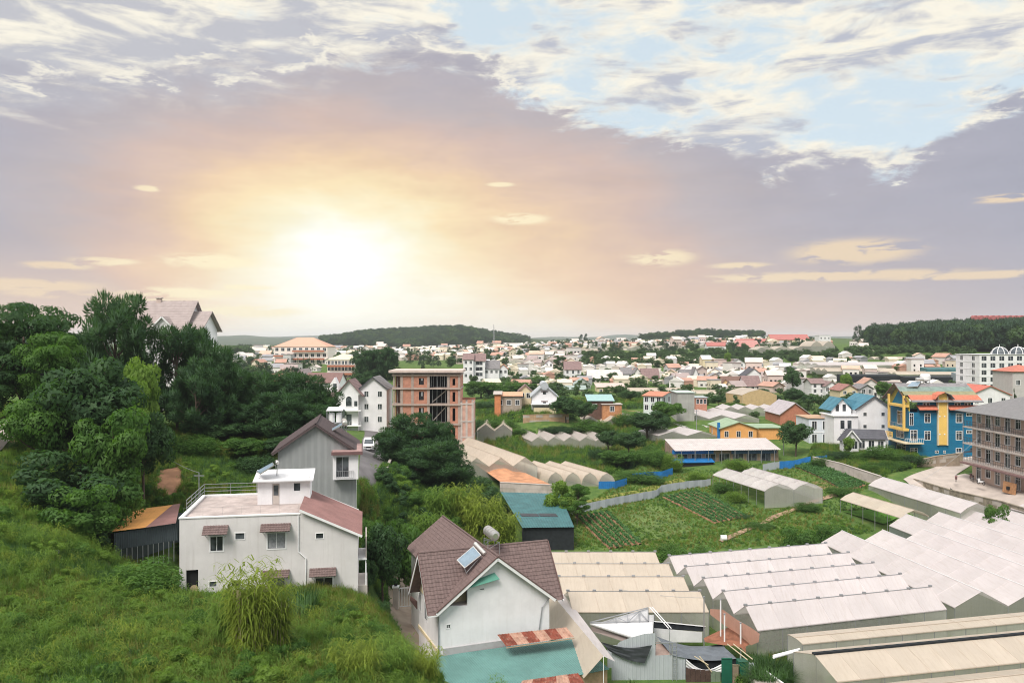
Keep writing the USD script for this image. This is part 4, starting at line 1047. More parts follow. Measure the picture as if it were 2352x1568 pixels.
m.bar((w0, by - .14, zb1 + .8), (w1 + .5, by - .14, zb1 + .8), .035); m.bar((w0, by - .14, zb1 + .05), (w1 + .5, by - .14, zb1 + .05), .035); part(bay, 'railing', m, METAL)
part(bay, 'flat_roof', MB().box((bx0[0] - .15, by - .45, zt1), (bx1[0] + .45, 5.2, zt1 + .32)), surf('plum_fascia', (.15, .085, .085), .6, .1))
part(bay, 'roof_top', MB().box((bx0[0] - .05, by - .35, zt1 + .32), (bx1[0] + .35, 5.1, zt1 + .36)), surf('faded_roof', (.34, .22, .21), .8, .15))
solar('solar_heater', 'solar heater with a teal ended tank on the dark brown roof', [P(754, 989, 89), P(756, 992, 87.2), P(788, 974, 87.4), P(786, 970, 89.2)], P(790, 966, 90), P(792, 972, 87.4), .30, [(P(789, 972, 88.5), P(789, 990, 88.5)), (P(796, 972, 87.8), P(796, 992, 87.8))])
T = thing('water_tank', 'white covered tank rack standing behind the dark brown roof', 'water tank')
a, b = P(751, 960, 96), P(785, 960, 96)
for p in (a, b):
    part(T, 'leg', MB().bar(p + (0, 0, -3.5), p + (0, 0, 1.0), .07), METAL); part(T, 'leg', MB().bar(p + (0, 1.2, -3.5), p + (0, 1.2, 1.0), .07), METAL)
part(T, 'cover', MB().slab([a + (-.1, -.1, .9), b + (.1, -.1, .9), b + (.1, 1.3, 1.25), a + (-.1, 1.3, 1.25)], .06), WHITESH); part(T, 'shelf', MB().box(a + (0, 0, -.7), b + (0, 1.2, -.6)), METAL)
for k in (0.25, .75): p = a * (1 - k) + b * k; part(T, 'tank', MB().lathe([(0, -.55), (.36, -.55), (.38, -.4), (.38, .4), (.3, .6), (0, .65)], 14, p + (0, .6, 0)), FRAME)

# ------------------------------------------------------------------ brown roofed white house by the lane
r0 = math.radians(21.0); A = np.array([-6.24, 69.0, .2]); B = A + np.array([10.3 * math.cos(r0), 10.3 * math.sin(r0), 0])
b_ = House('brown_roofed_house', 'white house with crossing brown tiled gables and a steel tank on its roof', A, B, 17.5, 7.0, zbase=.2)
H_, w, R_ = 7.0, b_.w, 3.95; mid = w / 2; k1 = R_ / mid; yt = 3.1; k2 = R_ / yt; D_ = 16.4; b_.D = 7.0; xe = 1.25
C1 = lambda p, q: b_.px(925.1 + p / 4.166, 1160.3 + q / 4.166)
C1l = lambda p, q: b_.px(925.1 + p / 4.166, 1160.3 + q / 4.166, 'l')
x, z = C1(420, 1172); xx, zz = C1(452, 1138); b_.win('f', x, z, xx - x, zz - z, 'n', cols=2)
x, z = C1(742, 806); xx, zz = C1(778, 790); b_.win('f', x, z, xx - x, zz - z, 'n', cols=2)
for p0, q0_, p1, q1 in [(155, 1015, 176, 835), (207, 1100, 237, 965)]:
    a, b = C1l(p0, q0_ - 10), C1l(p1, q1); s0, s1 = sorted((a[0], b[0])); b_.win('l', s0, min(a[1], b[1]) + .2, max(s1 - s0, .8), 1.5, 'n', cols=2)
niche = Polygon([C1(618, 958), C1(618, 745), C1(395, 962)])
pl = Polygon([(0, -1.2), (w, -1.2), (w, H_), (mid, H_ + R_), (0, H_)]).difference(niche)
for q in b_.holes['f']: pl = pl.difference(sbox(q[0], q[1], q[0] + q[2], q[1] + q[3]))
b_.walls('gable_y', R_, faces='lbr')
m = MB().box((1.6, 7.01, -1.2), (1.8, D_, H_ + 1.1)); m.box((w - .2, 7.01, -1.2), (w, D_, H_)); m.poly(Polygon([(1.81, -1.2), (w - .21, -1.2), (w - .21, H_ + .05), (mid, H_ + R_ - .15), (1.81, H_ + 1.2)]), lambda v: np.stack([v[:, 0], D_ - v[:, 2], v[:, 1]], 1), .2); part(b_.path, 'rear_wall', m, WHITE); part(b_.path, 'wall', MB().poly(pl, b_.at('f'), .2), WHITE)
nb_ = niche.buffer(.25, join_style=2).intersection(Polygon([(0, -1), (w, -1), (w, H_ - .2), (mid, H_ + R_ - .25), (0, H_ - .2)]))
part(b_.path, 'niche_back', MB().poly(nb_, lambda v: np.stack([v[:, 0], 1.2 + v[:, 2], v[:, 1]], 1), .05), CREAMW)
b_.slab('niche_floor', (1.0, .2, C1(500, 965)[1] - .12), (C1(640, 950)[0], 1.2, C1(500, 965)[1] - .02), CONCP)
a, b, c, d = C1(612, 778), C1(912, 690), C1(866, 646), C1(640, 735)
part(b_.path, 'awning', MB().slab([(a[0], -.42, a[1]), (b[0], -.42, b[1]), (c[0] + .1, -.02, c[1] + .05), (d[0] + .1, -.02, d[1] + .05)], .05), surf('green_sheet', (.10, .30, .23), .5, .08))
# left gable of the crossing wing
part(b_.path, 'gable_wall', MB().poly(Polygon([(0, H_ - .3), (2 * yt, H_ - .3), (2 * yt, H_), (yt, H_ + R_ - .15), (0, H_)]), lambda v: np.stack([-v[:, 2] - .002, v[:, 0], v[:, 1]], 1), .12), CREAMW)
part(b_.path, 'gable_wall', MB().poly(Polygon([(0, H_ - .3), (2 * yt, H_ - .3), (2 * yt, H_), (yt, H_ + R_ - .15), (0, H_)]), lambda v: np.stack([w + .002 + v[:, 2], v[:, 0], v[:, 1]], 1), .5), WHITE)
e = .38; xl, xr_ = -1.05, w + 1.15
polys = [
    [(0 - e, -.5, H_ - e * k1), (0 - e, -e, H_ - e * k1), (mid, yt, H_ + R_), (mid, -.5, H_ + R_)],
    [(w + e, -e, H_ - e * k1), (w + e, -.5, H_ - e * k1), (mid, -.5, H_ + R_), (mid, yt, H_ + R_)],
    [(xl, -e, H_ - e * k2), (-e + .02, -e, H_ - e * k2), (mid, yt, H_ + R_), (xl, yt, H_ + R_)],
    [(w + e - .02, -e, H_ - e * k2), (xr_, -e, H_ - e * k2), (xr_, yt, H_ + R_), (mid, yt, H_ + R_)],
    [(xe, D_ + .5, H_ + xe * k1), (xe, 2 * yt - yt * xe / mid, H_ + xe * k1), (mid, yt, H_ + R_), (mid, D_ + .5, H_ + R_)],
    [(w + e, 2 * yt + e, H_ - e * k1), (w + e, D_ + .5, H_ - e * k1), (mid, D_ + .5, H_ + R_), (mid, yt, H_ + R_)],
    [(xe + .2, 2 * yt + e, H_ - e * k2), (xl, 2 * yt + e, H_ - e * k2), (xl, yt, H_ + R_), (mid, yt, H_ + R_)],
    [(xr_, 2 * yt + e, H_ - e * k2), (w, 2 * yt + e, H_ - e * k2), (mid, yt, H_ + R_), (xr_, yt, H_ + R_)]]
for q in polys: part(b_.path, 'roof', plate(np.array(q) + (0, 0, .02), .12), TILE)
td, tf = tiles(b_.path, [np.array(q) + (0, 0, .03) for q in polys], TILE, .36, .30); place_tiles(b_.path, td, tf, TILE, b_.o, b_.rot)
for a, b in [((mid, -.5, 0), (mid, D_ + .5, 0)), ((xl, yt, 0), (xr_, yt, 0))]: part(b_.path, 'ridge_tiles', MB().tube([np.array(a) + (0, 0, H_ + R_ + .06), np.array(b) + (0, 0, H_ + R_ + .06)], .11, 7), TILE)
def barge(a, b, out): # white board under a dark verge
    a, b, out = np.array(a, float), np.array(b, float), np.array(out, float)
    part(b_.path, 'bargeboard', MB().bar(a + out * .04 - (0, 0, .17), b + out * .04 - (0, 0, .17), .06, .26), TRIM); part(b_.path, 'verge', MB().bar(a + out * .05 + (0, 0, .04), b + out * .05 + (0, 0, .04), .10, .09), BROWNSH)
barge((-e, -.5, H_ - e * k1), (mid, -.5, H_ + R_), (0, -1, 0)); barge((mid, -.5, H_ + R_), (w + e, -.5, H_ - e * k1), (0, -1, 0))
barge((xl, -e, H_ - e * k2), (xl, yt, H_ + R_), (-1, 0, 0)); barge((xl, yt, H_ + R_), (xl, 2 * yt + e, H_ - e * k2), (-1, 0, 0)); barge((xr_, -e, H_ - e * k2), (xr_, yt, H_ + R_), (1, 0, 0))
h2 = C1(1410, 868), C1(1330, 965), C1(1300, 1190)
part(b_.path, 'drain_pipe', MB().tube([(p[0], -.1, p[1]) for p in h2], .05, 6), METAL); part(b_.path, 'drain_pipe', MB().tube([(-.08, -.08, H_ - .5), (-.08, -.08, -.5)], .055, 6), METAL)
part(b_.path, 'floor_band', MB().box((-.09, -.05, 2.95), (-.001, 7, 3.25)), CREAMW); part(b_.path, 'gutter', MB().bar((xl, -e - .06, H_ - e * k2 - .06), (-.2, -e - .06, H_ - e * k2 - .06), .12), TRIM)
part(b_.path, 'plinth', MB().box((.3, -.14, -1), (w * .62, -.002, 3.45)), surf('grey_render', (.40, .39, .40), .9, .1))
q1_ = lambda p, q, Y: P(925.1 + p / 4.166, 1160.3 + q / 4.166, Y)
solar('solar_heater', 'solar water heater lying on the brown tiled roof beside the steel tank', [q1_(515, 520, 71.0), q1_(590, 598, 70.3), q1_(752, 472, 71.6), q1_(675, 385, 72.5)], q1_(690, 365, 73.0), q1_(786, 462, 72.0), .21,
      [(q1_(590, 598, 70.35), q1_(612, 655, 70.5)), (q1_(745, 485, 71.7), q1_(612, 640, 70.5)), (q1_(745, 485, 71.7), q1_(770, 520, 72))])
T = thing('water_tank', 'round steel water tank on a thin frame at the crossing of the brown roofs', 'water tank')
a, b = q1_(812, 236, 74.2), q1_(882, 290, 72.7)
part(T, 'tank', cyl(a, b, .46, 20, .12), STEEL)
for k in (.2, .5, .8): part(T, 'hoop', cyl(a + (b - a) * k, a + (b - a) * (k + .05), .475, 20), surf('dull_steel', (.42, .41, .40), .4, .05, metallic=.7))
for p, q, Y in ((778, 330, 74), (925, 370, 72.8), (880, 345, 74.2), (815, 360, 72.6)): part(T, 'leg', MB().bar(q1_(p, q - 20, Y), q1_(p, q + 95, Y), .05), METAL)
for (p, q, Y), (p2, q2, Y2) in [((778, 312, 74), (925, 352, 72.8)), ((880, 330, 74.2), (815, 345, 72.6)), ((778, 390, 74), (815, 340, 72.6)), ((815, 420, 72.6), (925, 352, 72.8)), ((778, 330, 74), (880, 330, 74.2))]: part(T, 'brace', MB().bar(q1_(p, q, Y), q1_(p2, q2, Y2), .035), METAL)

# ------------------------------------------------------------------ low teal roof, rusty sheets
TR = thing('lean_to_shed', 'low shed with a wide teal sheet roof in front of the white gable wall', 'shed')
tl, tr, br = P(961, 1512, 68.4), P(1314, 1464, 72.8), P(1401, 1536, 67.6); bl = tl + (br - tr) * 1.15
sheets(TR, [bl, br, tr, tl], 14, TEALSH, 5, .03)
lo = min(bl[2], br[2])
part(TR, 'wall', MB().hexa([bl + (.2, .2, -4), br + (-.2, .2, -3), br + (-.2, .4, -3), bl + (.2, .4, -4)], [bl + (.2, .2, -.12), br + (-.2, .2, -.12), br + (-.2, .4, -.12), bl + (.2, .4, -.12)]), WOOD)
part(TR, 'wall', MB().hexa([br + (-.2, .2, -3), tr + (-.2, 0, -3), tr + (-.35, 0, -3), br + (-.35, .2, -3)], [br + (-.2, .2, -.12), tr + (-.2, 0, -.12), tr + (-.35, 0, -.12), br + (-.35, .2, -.12)]), BLACKN)
T = thing('rusty_awning', 'rusty corrugated sheets laid over the gap at the foot of the white gable wall', 'awning')
sheets(T, [P(1163, 1484, 68.6), P(1319, 1462, 70.4), P(1301, 1440, 71.6), P(1142, 1457, 69.8)], 6, RUST, 4, .035, mats=[RUST, RUSTP, RUST, RUSTP], jitter=.02)
part(T, 'batten', MB().bar(P(1163, 1487, 68.6), P(1319, 1465, 70.4), .06), WOOD)
T = thing('rusty_awning', 'rusty and pale sheet roof cut off by the bottom edge below the teal roof', 'awning')
sheets(T, [P(1180, 1592, 61.5), P(1345, 1572, 62.5), P(1328, 1545, 64.0), P(1200, 1562, 63.2)], 5, RUST, 4, .035, mats=[RUSTP, RUST, RUST], jitter=.02)

# lane gate and wall
T = thing('gate', 'white barred sliding gate across the end of the lane', 'gate')
ga, gb = P(918, 1394, 88), P(958, 1392, 88.5)
part(T, 'frame', MB().bar(ga + (0, 0, .1), gb + (0, 0, .1), .07).bar(ga + (0, 0, 2.1), gb + (0, 0, 2.1), .07), TRIM)
for i in range(12): p = ga + (gb - ga) * i / 11; part(T, 'bar', MB().bar(p + (0, 0, .1), p + (0, 0, 2.1), .04), TRIM)
for (u, lab) in ((909, 'pale stone gate pillar with a potted plant on its cap'), (962, 'pale stone gate pillar half hidden by the brown roofed house')):
    T = thing('gate_pillar', lab, 'pillar', P(u, 1396, 88.2)); part(T, 'shaft', MB().box((-.27, -.27, -1), (.27, .27, 2.3)), CONCP); part(T, 'cap', MB().box((-.36, -.36, 2.3), (.36, .36, 2.45)), TRIM)
T = thing('potted_plant', 'dark leafy plant in a dark pot on the gate pillar', 'plant', P(909, 1396, 88.2) + (0, 0, 2.45)); part(T, 'pot', MB().lathe([(0, 0), (.16, 0), (.22, .35), (.18, .35), (0, .3)], 10), DARK)
cl_, cn_ = clump(5, 90, .42, .5, .12); part(T, 'foliage', (cl_[0] + (0, 0, .35), cl_[1]), LEAF_D, normals=cn_)
T = thing('shed_roof', 'small dark tiled porch roof at the lane side of the brown roofed house', 'roof'); part(T, 'slope', MB().slab([P(941, 1377, 77), P(957, 1398, 76), P(957, 1380, 76), P(943, 1368, 77)], .08), BROWNSH)

# ------------------------------------------------------------------ teal net shed
A, B = P(1200, 1262, 108), P(1318, 1262, 108); t_ = House('net_shed', 'long shed with a dark teal sheet roof and black netting front', A, B, 21, 3.0, cat='shed', wall=BLACKN, zbase=2.0)
t_.walls('flat')
q = [t_.local(P(1200, 1213, 107.6)), t_.local(P(1319, 1211, 107.6)), t_.local(P(1286, 1135, 130)), t_.local(P(1150, 1131, 130))]
for k in range(6):
    a, b = k / 6, (k + 1) / 6; qq = [q[0] + (q[3] - q[0]) * a, q[1] + (q[2] - q[1]) * a, q[1] + (q[2] - q[1]) * b + (0, 0, .03), q[0] + (q[3] - q[0]) * b + (0, 0, .03)]
    sheets(t_.path, [x + (0, 0, .06 + .03 * rng.random()) for x in qq], 5, DTEAL, 4, .04)
for a, b in ((.12, .44), (.46, .78)): 
    L = lambda s, t: (q[0] * (1 - s) + q[1] * s) * (1 - t) + (q[3] * (1 - s) + q[2] * s) * t
    part(t_.path, 'black_patch', MB().slab([L(a, .27) + (0, 0, .17), L(b, .265) + (0, 0, .17), L(b - .02, .34) + (0, 0, .2), L(a - .02, .345) + (0, 0, .2)], .03), BLACKT)
# ------------------------------------------------------------------ greenhouses in the valley
def V(a, b): return (b[0] - a[0], b[1] - a[1])
greenhouse('greenhouse', 'cream film greenhouse of four long low bays behind the brown roofed house', (5.9, 78, 1.0), (13.2, 0), (-2.4, 20), 4, 2.8, 1.2, film=FILMC, npan=5, vents=True, dirt=.10)
greenhouse('greenhouse', 'large lilac film greenhouse of five bays with dark vent clips along its ridges', (22.3, 73, 1.0), (20.3, 5.8), (-4.65, 21.8), 5, 2.8, 1.5, npan=8, vents=True, dirt=.10)
greenhouse('greenhouse', 'lilac film greenhouse with long ridges running away to its pointed far end', (43.7, 79.3, 1.0), (-3.3, 25.6), (16.5, 1.2), 3, 2.8, 1.5, npan=8, dirt=.08)
greenhouse('greenhouse', 'pale lilac greenhouse of four bays with a dark side wall at the right edge', (57.3, 85, 1.0), (-3.5, 29.6), (21.5, 5.0), 4, 2.8, 1.5, npan=9, wall=FILMD, dirt=.08)
greenhouse('greenhouse', 'cream sheet greenhouse with a black ridge vent in the lower right corner', (24.2, 59.9, 1.0), (26, 5.9), (-1.2, 5.7), 1, 3.7, .9, film=FILMC, npan=13, dirt=.05)
T = thing('ridge_vent', 'long black net vent along the ridge of the corner greenhouse', 'vent'); a = np.array([23.5, 62.75, 5.66]); part(T, 'net', MB().bar(a, a + (26, 5.9, 0), .30, .14), BLACKN)
greenhouse('greenhouse', 'second cream roof bay cut off by the bottom edge in the lower right corner', (25.2, 54.0, .9), (27, 6.1), (-1.1, 5.4), 1, 3.5, .9, film=FILMC, npan=9, dirt=.05)
greenhouse('greenhouse', 'low grey film annex with a flat cream top between the two big greenhouses', (25.0, 69.2, 1.0), (26, 6.2), (-.5, 2.2), 1, 3.0, .12, film=FILMC, npan=8, dirt=.06, profile='low')
greenhouse('greenhouse', 'single arched greenhouse with a film patch missing near the pink block', (65, 116.4, 2.6), (-3.3, 22.6), (5.2, .8), 1, 2.6, 1.3, 'low', npan=7, dirt=.06)
greenhouse('greenhouse', 'open sided cream film roof beside the earth footpath', (55.6, 115, 2.4), (-3.1, 13.5), (4.6, 1.2), 1, 2.4, 1.0, 'low', film=FILMC, npan=5, ends='', sides='', dirt=.12)
greenhouse('greenhouse', 'torn white film greenhouse with sagging sheets among the vegetable plots', (41.3, 131.3, 3.4), (-4.5, 15.9), (10.2, 2.0), 2, 2.2, 1.1, 'low', film=film_mat('worn_white_film', (.74, .69, .69), .93), npan=7, dirt=.55, sides='r', ends='a', wall=film_mat('torn_wall', (.70, .68, .66), .5))
greenhouse('greenhouse', 'white film greenhouse corner at the right edge beyond the stone wall', (75.2, 108, 2.5), (-2.0, 10), (8, 1), 1, 3.0, 1.2, npan=4)
greenhouse('greenhouse', 'three bay cream greenhouse beside the unfinished brick building', (4.6, 147.5, 4.6), (-13.4, 34), (-13.2, -1.2), 3, 2.6, 1.6, film=FILMC, npan=6, dirt=.06)
greenhouse('greenhouse', 'two small cream greenhouse gables right behind the brick building', (-8.6, 196, 6.0), (0, 12), (8.6, 0), 2, 2.2, 1.6, film=FILMC, npan=3)
greenhouse('greenhouse', 'wide pale greenhouse with five zigzag gables facing the grass field', (4.6, 186, 4.6), (-5.2, 21), (18.6, 1), 5, 2.3, 1.3, film=film_mat('pale_pink_film', (.68, .61, .58), .94), npan=4)
greenhouse('greenhouse', 'row of four cream greenhouse gables beyond the zigzag roof', (17.5, 207, 6.4), (-5, 20), (24, -1), 4, 2.4, 1.9, film=FILMC, npan=3, mats=[FILMC, FILM])
greenhouse('greenhouse', 'four round film tunnels standing side by side behind a blue tarpaulin', (18.6, 144, 4.0), (-6.6, 14.2), (-12.2, 1.2), 4, .35, 2.1, 'arch', film=FILMC, npan=4, dirt=.03)
greenhouse('greenhouse', 'group of pale roofs at the right of the round crowned trees', (34, 193, 6.0), (-4, 22), (16, 1), 3, 2.3, 1.2, npan=3)
greenhouse('greenhouse', 'lilac film roof behind the long shed with the blue eaves', (33, 181, 6.5), (-3, 10), (13, 0), 2, 2.3, 1.0, npan=3)
greenhouse('greenhouse', 'wide pale film roof below the grey concrete tower', (44, 205, 8.0), (-3, 22), (19, 0), 3, 2.3, 1.0, npan=3)
greenhouse('greenhouse', 'white corrugated looking film roof left of the brick gable', (58.5, 222, 8.6), (0, 9), (15.5, -1), 4, 2.6, .9, npan=2)
greenhouse('greenhouse', 'cream film greenhouse with a golden wall above the brick gable', (84, 255, 10), (-2, 12), (-11, 0), 1, 3.0, 1.8, 'low', film=FILMC, wall=surf('golden_film', (.50, .36, .20), .6, .1), npan=2)

# crops inside and outside
def rows(name, quad, n, label, mat, r=.34, h=.34, gap=.42, seed=1, leaf=.13, cat='crop'):
    """Rows of leafy plants: quad corners a-b first row, d-c last row."""
    a, b, c, d = [np.array(q[:2], float) for q in quad]; pos = []
    g = np.random.default_rng(seed)
    for i in range(n):
        s = (i + .5) / n; p, q = a + (d - a) * s, b + (c - b) * s; L = np.linalg.norm(q - p)
        for k in range(int(L / gap)): pos.append(p + (q - p) * (k + .5 + g.normal(0, .12)) * gap / L + g.normal(0, .05, 2))
    pos = np.array(pos); pos = np.column_stack([pos, GA(pos[:, 0], pos[:, 1]) + .12])
    pr = [(*clump(seed * 10 + k, 70, r, h, leaf), mat) for k in range(3)]
    instancer(name, [(x[0], x[2], x[1]) for x in pr], pos, g.integers(0, 3, len(pos)), g.uniform(0, 6.28, len(pos)), g.uniform(.75, 1.25, len(pos)), label, cat)


def beds(quad, n, label, mat=None, h=.22):
    a, b, c, d = [np.array(q[:2], float) for q in quad]
    T = thing('vegetable_plot', label, 'vegetable plot')
    for i in range(n):
        s, t = (i + .12) / n, (i + .88) / n; g = []
        for e in np.linspace(0, 1, 12):
            l, r = (a + (d - a) * s) * (1 - e) + (b + (c - b) * s) * e, (a + (d - a) * t) * (1 - e) + (b + (c - b) * t) * e
            g.append([(*(l + (r - l) * w), G(*(l + (r - l) * w)) + (.02 if w in (0, 1) else h)) for w in (0, .2, .8, 1)])
        part(T, 'bed', MB().grid(np.array(g)), mat or SOILD, smooth=True)
    return T


CAB = leaf_mat('cabbage_leaf', [(.055, .140, .050), (.100, .215, .070), (.16, .28, .11)], .3)
F1 = [hit(1318, 1186), hit(1398, 1262), hit(1478, 1250), hit(1398, 1176)]
F3 = [hit(1520, 1143), hit(1642, 1204), hit(1716, 1186), hit(1602, 1128)]
F4 = [hit(1815, 1072), hit(1935, 1128), hit(1992, 1114), hit(1862, 1064)]
for Q, n, lab, sd in ((F1, 6, 'leafy green vegetable rows beside the teal net shed', 1), (F3, 7, 'dense vegetable rows before the torn white greenhouse', 2), (F4, 7, 'vegetable rows below the long stone retaining wall', 3)):
    beds(Q, n, lab.replace('leafy green vegetable rows', 'raised earth beds').replace('dense vegetable rows', 'raised earth beds').replace('vegetable rows', 'raised earth beds')); rows('crop', Q, n, lab, CAB, seed=sd, r=.30, h=.62, gap=.28)
rows('crop', [np.array((24, 74, 1)), np.array((42, 79.5, 1)), np.array((39, 93, 1)), np.array((20.5, 88, 1))], 14, 'planted rows seen through the film of the large greenhouse', CAB, seed=4, gap=.6)

# ------------------------------------------------------------------ fences, walls, dirt
def sheet_fence(name, label, pts, hgt, mat, cat='fence', n=None, z=None):
    T = thing(name, label, cat)
    for a, b in zip(pts[:-1], pts[1:]):
        a, b = np.array(a, float), np.array(b, float); k = n or max(int(np.linalg.norm(b - a) / 1.1), 1)
        for i in range(k):
            p, q = a + (b - a) * i / k, a + (b - a) * (i + 1) / k; dz = rng.random() * .08
            p[2], q[2] = G(p[0], p[1]) - .2, G(q[0], q[1]) - .2
            part(T, 'panel', ribbed([p, q, q + (0, 0, hgt + dz), p + (0, 0, hgt + dz)], 4, .04), mat if not isinstance(mat, list) else mat[i % len(mat)])
    return T


sheet_fence('sheet_fence', 'long grey sheet metal fence winding between the vegetable plots', [PZ(1312, 1182, 3), PZ(1400, 1163, 3.1), PZ(1508, 1143, 3.2), PZ(1520, 1134, 3.2), PZ(1632, 1116, 3.3)], 1.5, [GREYSH, surf('greyer_sheet', (.34, .37, .40), .5, .06)])
sheet_fence('sheet_fence', 'bright blue sheet fence on top of the slope at the end of the plots', [hit(1868, 1066), hit(1900, 1062)], 1.6, BLUESH)
sheet_fence('sheet_fence', 'bright blue sheet fence panel by the tree at the end of the long shed', [hit(1790, 1076), hit(1862, 1066)], 1.7, [BLUESH, BLUESH])
sheet_fence('sheet_fence', 'grey sheet fence joining the blue panels near the long shed', [hit(1752, 1082), hit(1790, 1076)], 1.6, GREYSH)
sheet_fence('tarpaulin', 'blue tarpaulin screen along the foot of the round tunnels', [P(1375, 1122, 142.5), P(1412, 1119, 142.5), P(1440, 1112, 146)], 1.5, BLUESH, 'tarpaulin')
sheet_fence('tarpaulin', 'blue tarpaulin fence across the grassy slope', [hit(1452, 1104), hit(1520, 1098), hit(1545, 1090)], 1.5, BLUESH, 'tarpaulin')


def block_wall(name, label, tops, zb, mat, t=.3, cat='wall', ph=.62, pw=1.5):
    """Retaining wall of big blocks: tops are points of its upper edge, zb the depth of its foot below them."""
    T = thing(name, label, cat); mats = [mat, surf(name + '_b' + str(int(zb * 10)), tuple(np.array((.40, .36, .32)) * rng.uniform(.85, 1.1)), .9, .15, .8, .3, 20, .3)]
    for a, b in zip(tops[:-1], tops[1:]):
        a, b = np.array(a, float), np.array(b, float); L = np.linalg.norm(b[:2] - a[:2]); n = max(int(L / pw), 1); m = max(int(zb / ph), 1); nd = np.array([-(b - a)[1], (b - a)[0], 0]) / L
        if nd[1] < 0: nd = -nd
        for j in range(m):
            off = .5 * (j % 2) / n
            ks = sorted(set([0] + [min(max(i / n + off, 0), 1) for i in range(n)] + [1]))
            for k0, k1 in zip(ks[:-1], ks[1:]):
                g_ = .015 / L; p, q = a + (b - a) * (k0 + g_), a + (b - a) * (k1 - g_); o = nd * rng.uniform(0, .03); zt, z0 = -zb * j / m - .012, -zb * (j + 1) / m + .012
                B = [p + o + (0, 0, z0), q + o + (0, 0, z0), q + nd * t + (0, 0, z0), p + nd * t + (0, 0, z0)]
                part(T, 'block', MB().hexa(B, [x + (0, 0, zt - z0) for x in B]), mats[int(rng.random() < .3)])
        part(T, 'core', MB().hexa([a + nd * .04 + (0, 0, -zb), b + nd * .04 + (0, 0, -zb), b + nd * t + (0, 0, -zb), a + nd * t + (0, 0, -zb)], [a + nd * .04 + (0, 0, -.02), b + nd * .04 + (0, 0, -.02), b + nd * t + (0, 0, -.02), a + nd * t + (0, 0, -.02)]), CONC)
        part(T, 'coping', MB().bar(a + nd * t / 2 + (0, 0, .05), b + nd * t / 2 + (0, 0, .05), t + .1, .1), mat)
    return T


block_wall('retaining_wall', 'long pale stone retaining wall above the vegetable rows', [P(1866, 1049, 157), P(1930, 1064, 150), P(2022, 1094, 140)], 2.6, CONCP)
block_wall('retaining_wall', 'brownish wall along the drive below the blue house', [P(2072, 1066, 150), P(2150, 1048, 152), P(2213, 1040, 154)], 2.6, surf('brown_stone', (.32, .26, .20), .9, .2, 1, .3, 20, .3))
block_wall('retaining_wall', 'old stone wall under the courtyard of the pink block', [P(2098, 1100, 141), P(2180, 1125, 130), P(2300, 1152, 120), P(2360, 1170, 115)], 2.9, surf('mossy_stone', (.24, .21, .16), .95, .3, 1.5, .4, 12, .4))
block_wall('retaining_wall', 'stained concrete retaining wall under the white curved roof house', [P(1201, 953, 206), P(1307, 951, 206)], 2.8, surf('ochre_concrete', (.40, .27, .17), .9, .2, .8, .3, 20, .5))
block_wall('retaining_wall', 'pale concrete wall holding the heap of orange soil', [P(1148, 1108, 136), P(1268, 1114, 134)], 1.7, CONCP)
block_wall('retaining_wall', 'terrace wall with a white balustrade below the hill villa', [P(508, 948, 121), P(558, 936, 125)], 1.6, CONCP)
block_wall('kerb_wall', 'pale low wall along the right side of the street', [hit(874, 1108) + (0, 0, .75), hit(886, 1086) + (0, 0, .75), hit(896, 1062) + (0, 0, .7), hit(892, 1046) + (0, 0, .7)], 1.2, CONCP, ph=.6, pw=3)
block_wall('garden_wall', 'short broken white wall at the edge of the leafy bank by the blue house', [P(1985, 1032, 161), P(2052, 1046, 156)], 1.3, WHITESH)
T = thing('balustrade', 'white railing on the terrace wall below the hill villa', 'railing')
a, b = P(508, 946, 121.2), P(560, 934, 125.2)
for i in range(9): p = a + (b - a) * i / 8; part(T, 'post', MB().bar(p, p + (0, 0, 1.1), .09), TRIM)
part(T, 'rail', MB().bar(a + (0, 0, 1.1), b + (0, 0, 1.1), .08), TRIM); part(T, 'rail', MB().bar(a + (0, 0, .6), b + (0, 0, .6), .06), TRIM)

# orange soil plot
a, b, c, d = P(1090, 1064, 157), P(1165, 1066, 158), P(1266, 1112, 134.3), P(1150, 1106, 136.3)
g = []
for i in np.linspace(0, 1, 22):
    row = []
    for j in np.linspace(0, 1, 22):
        p = (a * (1 - j) + b * j) * (1 - i) + (d * (1 - j) + c * j) * i
        hgt = .9 * math.exp(-((i - .35) / .3) ** 2 - ((j - .35) / .3) ** 2) + (meshkit.fbm(np.array([[p[0] / 1.4, p[1] / 1.4, 0]]), 4, 4)[0] - .5) * 1.0 * (1 - i * .6)
        row.append(p + (0, 0, hgt * min(1, 6 * i, 6 * (1 - i), 6 * j, 6 * (1 - j)) - .04))
    g.append(row)
part('/World', 'soil_heap', MB().grid(np.array(g)), SOIL, smooth=True, label='heap of raw orange soil spread on a walled plot by the pines', cat='soil heap')

# grass covered fields with their own tint
def field(name, label, uv, mat, lift=.06):
    q = [hit(u, v) for u, v in uv]; drape(name, q[:len(q) // 2][::1], q[len(q) // 2:][::-1], mat, label, lift, kind='structure')


